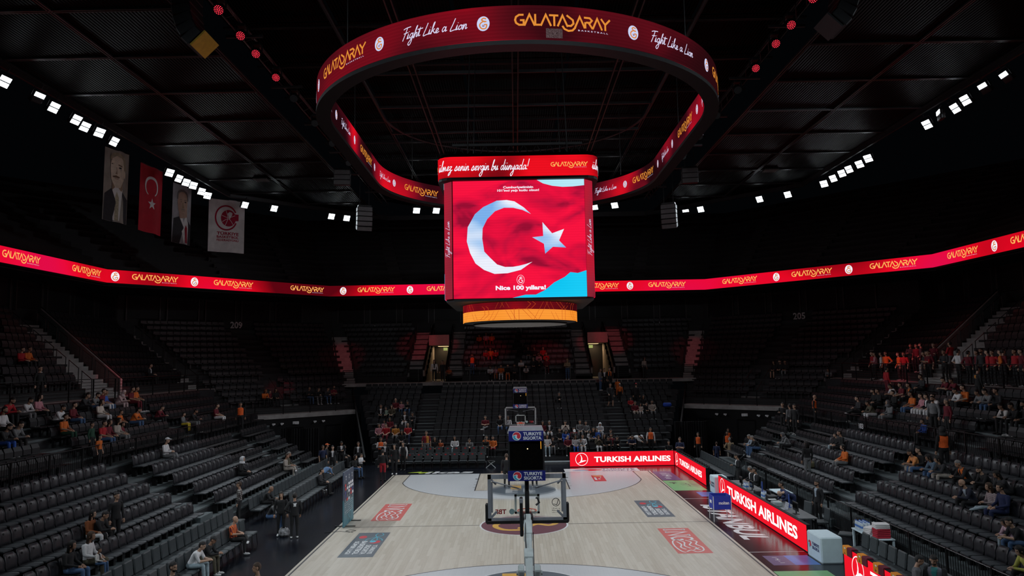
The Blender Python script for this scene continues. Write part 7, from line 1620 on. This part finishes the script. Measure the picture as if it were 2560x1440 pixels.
    tv = (neck-pel); tl = tv.length; tv /= tl; fr = np.array(Vector((1,0,0)).cross(tv))
    N_ = np.zeros(nf*3); me.polygons.foreach_get('normal', N_); N_ = N_.reshape(-1,3); par = ((C-np.array(pel))@np.array(tv))/tl
    fr = -fr if fr[1] > 0 else fr
    front = (slot == 1) & ((N_@fr) > .25)
    def patch(mask, off, nm):
        idx = np.where(mask)[0]
        if len(idx) < 4: return None
        vs = {}; V = []; F = []
        for i in idx:
            p = me.polygons[i]; f = []
            for v in p.vertices:
                if v not in vs: vs[v] = len(V); q = me.vertices[v]; V.append(tuple(q.co+q.normal*off))
                f.append(vs[v])
            F.append(tuple(f))
        return MB().add(V,F).mesh(nm, M_WHITE, True)
    pt = dict(shirt=patch(front & (np.abs(C[:,0]) < .02+.05*np.clip(par,0,1)) & (par > .25), .007, 'shirt_front'),
              scarf=patch((slot == 1) & (np.abs(np.abs(C[:,0])-.075) < .035) & ((N_@fr) > .1) & (par > .3) | (slot == 1) & (par > .93), .014, 'scarf'),
              half=patch(front & (C[:,0] > 0), .006, 'jersey_half'), back=patch((slot == 1) & ((N_@fr) < -.6) & (np.abs(C[:,0]) < .06) & (np.abs(par-.7) < .13), .006, 'back_print'))
    return me, J, head, HR, pt
POSES = {}
def get_pose(n):
    n = {'stand_':'stand'}.get(n, n)
    if n not in POSES: POSES[n] = body_mesh(n)
    return POSES[n]
# ---- hair and headwear in head space
def shell(rx, ry, rz_, keep, dz=.02, dy=.012, n1=20, n2=14):
    vs = []; idx = {}; fs = []
    for i in range(n2+1):
        t = PI*i/n2
        for k in range(n1):
            p = 2*PI*k/n1; vs.append((rx*math.sin(t)*math.cos(p), dy+ry*math.sin(t)*math.sin(p), dz+rz_*math.cos(t)))
    for i in range(n2):
        for k in range(n1):
            f = (i*n1+k,(i+1)*n1+k,(i+1)*n1+(k+1)%n1,i*n1+(k+1)%n1); c = [sum(vs[j][a] for j in f)/4 for a in range(3)]
            if keep(*c): fs.append(f)
    used = sorted(set(j for f in fs for j in f)); mp = {j:i for i,j in enumerate(used)}
    return MB().add([vs[j] for j in used], [tuple(mp[j] for j in f) for f in fs])
face = lambda x,y,z: y < -.035 and z < .075 and abs(x) < .075
HAIR = dict(
 s=shell(.086,.110,.115, lambda x,y,z: not face(x,y,z) and (z > .035 or y > .03 and z > -.07)),
 l=shell(.092,.115,.118, lambda x,y,z: not face(x,y,z) and (z > -.05 or y > -.02)), u=shell(.088,.112,.117, lambda x,y,z: not face(x,y,z) and (z > -.03 or y > .03)),
 c=shell(.092,.116,.112, lambda x,y,z: z > .045), h=shell(.112,.135,.15, lambda x,y,z: not(y < -.06 and z < .09 and abs(x) < .09), dz=-.005), j=shell(.098,.122,.13, lambda x,y,z: not(y < -.06 and -.08 < z < .07 and abs(x) < .07), dz=0))
HAIR['l'].add([(-.085,.0,-.02),(-.09,.09,-.0),(0,.125,.0),(.09,.09,.0),(.085,.0,-.02),(-.1,.02,-.2),(-.08,.11,-.26),(0,.13,-.28),(.08,.11,-.26),(.1,.02,-.2),(-.075,.03,-.2),(.075,.03,-.2)],[(0,1,6,5),(1,2,7,6),(2,3,8,7),(3,4,9,8),(5,6,10),(8,9,11),(6,7,8,11,10)])
HAIR['u'].lathe([(0,-.04),(.035,-.02),(.04,.0),(.03,.03),(0,.04)], (0,.11,.09), 10)
HAIR['c'].add([(-.08,-.08,.06),(.08,-.08,.06),(.06,-.18,.04),(-.06,-.18,.04),(0,-.19,.045),(0,-.1,.07)],[(0,5,4,3),(5,1,2,4)])
HAIR['j'].lathe([(.08,-.04),(.1,-.12),(.15,-.2)], (0,.02,0), 14); HAIR['h'].lathe([(.1,-.08),(.12,-.16),(.14,-.2)], (0,.03,0), 14)
HM = {k: v.mesh('hair', M_BLACK, True) for k, v in HAIR.items()}
for k in HM:
    HM[k].materials.clear(); HM[k].materials.append(M_BLACK)
HNAME = dict(s='hair', l='long_hair', u='bun_hair', c='cap', h='hood', j='headscarf')
HCOL = dict(d=(.012,.009,.008), br=(.05,.026,.014), gr=(.20,.19,.18), bl=(.30,.20,.10), gi=(.28,.09,.03), wh=(.65,.66,.68), bk=(.01,.01,.011), **{'or':(.7,.12,.02)}, re=(.35,.01,.02), pk=(.55,.42,.42), gy=(.10,.10,.105))
PAL = dict(black=(.010,.010,.011), navy=(.012,.02,.06), navyd=(.014,.022,.075), grey=(.16,.165,.17), greyh=(.12,.12,.13), greyv=(.16,.165,.2), white=(.62,.62,.63), whitej=(.6,.58,.56), cream=(.55,.48,.42), red=(.38,.012,.02), maroon=(.13,.008,.018), orange=(.62,.14,.02), vest=(.85,.13,.02), vestw=(.85,.13,.02), pink=(.5,.22,.26), pinkp=(.55,.38,.44), pinkw=(.5,.36,.36), blue=(.03,.1,.42), denim=(.09,.14,.2), denimj=(.1,.19,.34), green=(.015,.06,.035), mint=(.30,.42,.34), tan=(.30,.22,.13), rust=(.22,.065,.018), beige=(.36,.32,.28), olive=(.08,.07,.045), dark=(.03,.03,.033), suit=(.010,.010,.012), suitb=(.012,.014,.03), suitteal=(.012,.012,.014), gold=(.5,.2,.03), halfjersey=(.20,.01,.025), scarf=(.02,.02,.022), scarfblk=(.010,.010,.011), blackw=(.012,.012,.013), vestgrey=(.012,.012,.014), vestblk=(.012,.012,.014), lime=(.42,.42,.09), palebl=(.3,.36,.42), jeans=(.06,.12,.24), pale=(.30,.38,.42), yellow=(.6,.45,.03), bare=(.012,.012,.013), redshorts=(.3,.01,.02))
SKINS = [(.42,.25,.17),(.36,.205,.135),(.48,.30,.21),(.30,.165,.105)]
def cloth(c): return pm('cloth_'+c, PAL[c], rough=.85, var=.15, scale=14)
def stripes(name, c0, c1, sc_, axis='X', chk=False):
    if name in _mats: return _mats[name]
    m = bpy.data.materials.new(name); m.use_nodes = True; nt = m.node_tree; b = nt.nodes['Principled BSDF']; b.inputs['Roughness'].default_value = .85
    tc = nt.nodes.new('ShaderNodeTexCoord'); out = None
    for ax in ((axis,) if not chk else ('X','Z')):
        wv = nt.nodes.new('ShaderNodeTexWave'); wv.bands_direction = ax; wv.inputs['Scale'].default_value = sc_; nt.links.new(tc.outputs['Object'], wv.inputs['Vector'])
        rp = nt.nodes.new('ShaderNodeValToRGB'); rp.color_ramp.interpolation = 'CONSTANT'; rp.color_ramp.elements[0].color = (*c0,1); rp.color_ramp.elements[1].color = (*c1,1); rp.color_ramp.elements[1].position = .55 if not chk else .7; nt.links.new(wv.outputs['Fac'], rp.inputs[0])
        if out is None: out = rp.outputs[0]
        else:
            mx = nt.nodes.new('ShaderNodeMix'); mx.data_type = 'RGBA'; mx.blend_type = 'MULTIPLY'; mx.inputs[0].default_value = 1; nt.links.new(out, mx.inputs[6]); nt.links.new(rp.outputs[0], mx.inputs[7]); out = mx.outputs[2]
    nt.links.new(out, b.inputs['Base Color']); _mats[name] = m; return m
def topmat(t):
    if t == 'stripedorange': return stripes('jersey_orange_stripes', (.75,.17,.03), (.12,.01,.02), 5.5)
    if t == 'striped': return stripes('sweater_stripes', (.5,.42,.42), (.05,.03,.04), 11, 'Z')
    if t == 'plaid': return stripes('plaid_check', (.62,.60,.58), (.10,.08,.08), 4.0, chk=True)
    if t == 'jerseywo': return pm('jersey_orange_white', (.7,.25,.08), rough=.85, var=.6, scale=5)
    return cloth(t)
M_EYE = pm('eye_dark', (.01,.008,.007), rough=.3); M_SHOEW = pm('white_trainers', (.6,.6,.6), rough=.7); M_SHOEB = pm('black_shoes', (.012,.012,.012), rough=.6)
M_PHONE = pm('black_phone', (.01,.01,.012), rough=.2); phone_me = MB().cbox((0,0,0),(.075,.012,.15),bev=.005).mesh('phone', M_PHONE)
random.seed(11)
def make_person(x, y, z, rzd, pose, hair, top, pants, sc, flags, label):
    if pose == 'stand' and 'right dark tier' in label: pose = random.choice(['stand','hip','cross_','stand']); rzd += random.uniform(-35,35)
    me, J, head, HR, pt = get_pose(pose); rz = math.radians(rzd)
    s = sc*random.uniform(.96,1.03)
    o = bpy.data.objects.new('person', me); COL.objects.link(o); o.location = (x,y,z); o.rotation_euler = (0,0,rz); o.scale = (s*random.uniform(.96,1.06),s*random.uniform(.98,1.06),s)
    if pose in ('sit','fwd','cross','cross_s','phone_') and sc < 1: o.location.z += .12; o.location.y += 0
    tag(o, label, 'person')
    hk, _, hc = hair.partition('/'); hc = hc or 'd'
    sk = random.choice(SKINS); skm = pm('skin_%d' % SKINS.index(sk), sk, rough=.55, var=.06, scale=5); hm = pm('hair_'+hc, HCOL[hc], rough=.7, var=.3, scale=30); dk = pm('hair_d', HCOL['d'], rough=.7, var=.3, scale=30)
    tm = topmat(top); short = top in ('stripedorange','halfjersey','jerseywo','gold','navy','vestblk') or (top in ('white','red','maroon','orange') and random.random() < .35)
    sl = {'vest':cloth('black'),'vestw':cloth('white'),'blackw':cloth('white'),'vestgrey':cloth('grey'),'greyv':cloth('dark')}.get(top, tm)
    fa = skm if short else sl; pmt = cloth(pants); shin = skm if pants in ('bare','redshorts') else pmt
    if pants == 'redshorts': shin = cloth('black')
    beard = (hk == 's' or hk == 'b') and hc in ('d','br') and sc == 1 and random.random() < .25
    shoe = M_SHOEW if random.random() < .55 else M_SHOEB
    for i, mm in enumerate((skm, tm, sl, fa, pmt, shin, shoe, hm if hk in 'slu' else (skm if hk == 'b' else dk), M_EYE, dk if beard else skm)):
        o.material_slots[i].link = 'OBJECT'; o.material_slots[i].material = mm
    if hk != 'b':
        h = bpy.data.objects.new(HNAME[hk], HM[hk]); COL.objects.link(h); h.parent = o; h.location = head; h.rotation_euler = HR.to_euler()
        h.material_slots[0].link = 'OBJECT'; h.material_slots[0].material = hm
    def add(kind, nm, mat):
        if pt.get(kind) is None: return
        c = bpy.data.objects.new(nm, pt[kind]); COL.objects.link(c); c.parent = o; c.material_slots[0].link = 'OBJECT'; c.material_slots[0].material = mat
    if top == 'suit': add('shirt','shirt_front',cloth('white'))
    if top in ('suitb','suitteal'): add('shirt','shirt_front',cloth('palebl'))
    if top in ('whitej',): add('shirt','shirt_front',cloth('black'))
    if top in ('scarf','scarfblk'): add('scarf','scarf',cloth('orange'))
    if top == 'halfjersey': add('half','jersey_half',cloth('gold'))
    if top == 'greyv': add('shirt','lanyard',pm('teal_lanyard',(.03,.22,.22)))
    if 'logo' in flags: add('back','back_print',cloth('white'))
    if 'nine' in flags or 'ess' in flags: add('back','back_print',cloth('gold'))
    if pose in ('phone','phone_'):
        p = (J['wl']+J['wr'])/2+Vector((0,-.075,.02)); w_ = Matrix.Rotation(rz,3,'Z') @ Vector((p.x*s,p.y*s,p.z*s))
        ph = place('phone', phone_me, None, (x+w_.x,y+w_.y,o.location.z+w_.z)); ph.rotation_euler = (-.6,0,rz); tag(ph, 'phone held by the '+' '.join(label.replace(',','').split()[:11]), 'phone')
    return o
for row in PEOPLE: make_person(*row)
# child on the lap, hand-held things
make_person(-12.3,-8.95,.68,90,'sit','s','whitej','jeans',.55,(),'small child in pale top on the lap of the woman in black')
def held(nm, label, cat, loc, me_, rot=(0,0,0)): q = place(nm, me_, None, loc); q.rotation_euler = rot; return tag(q, label, cat)
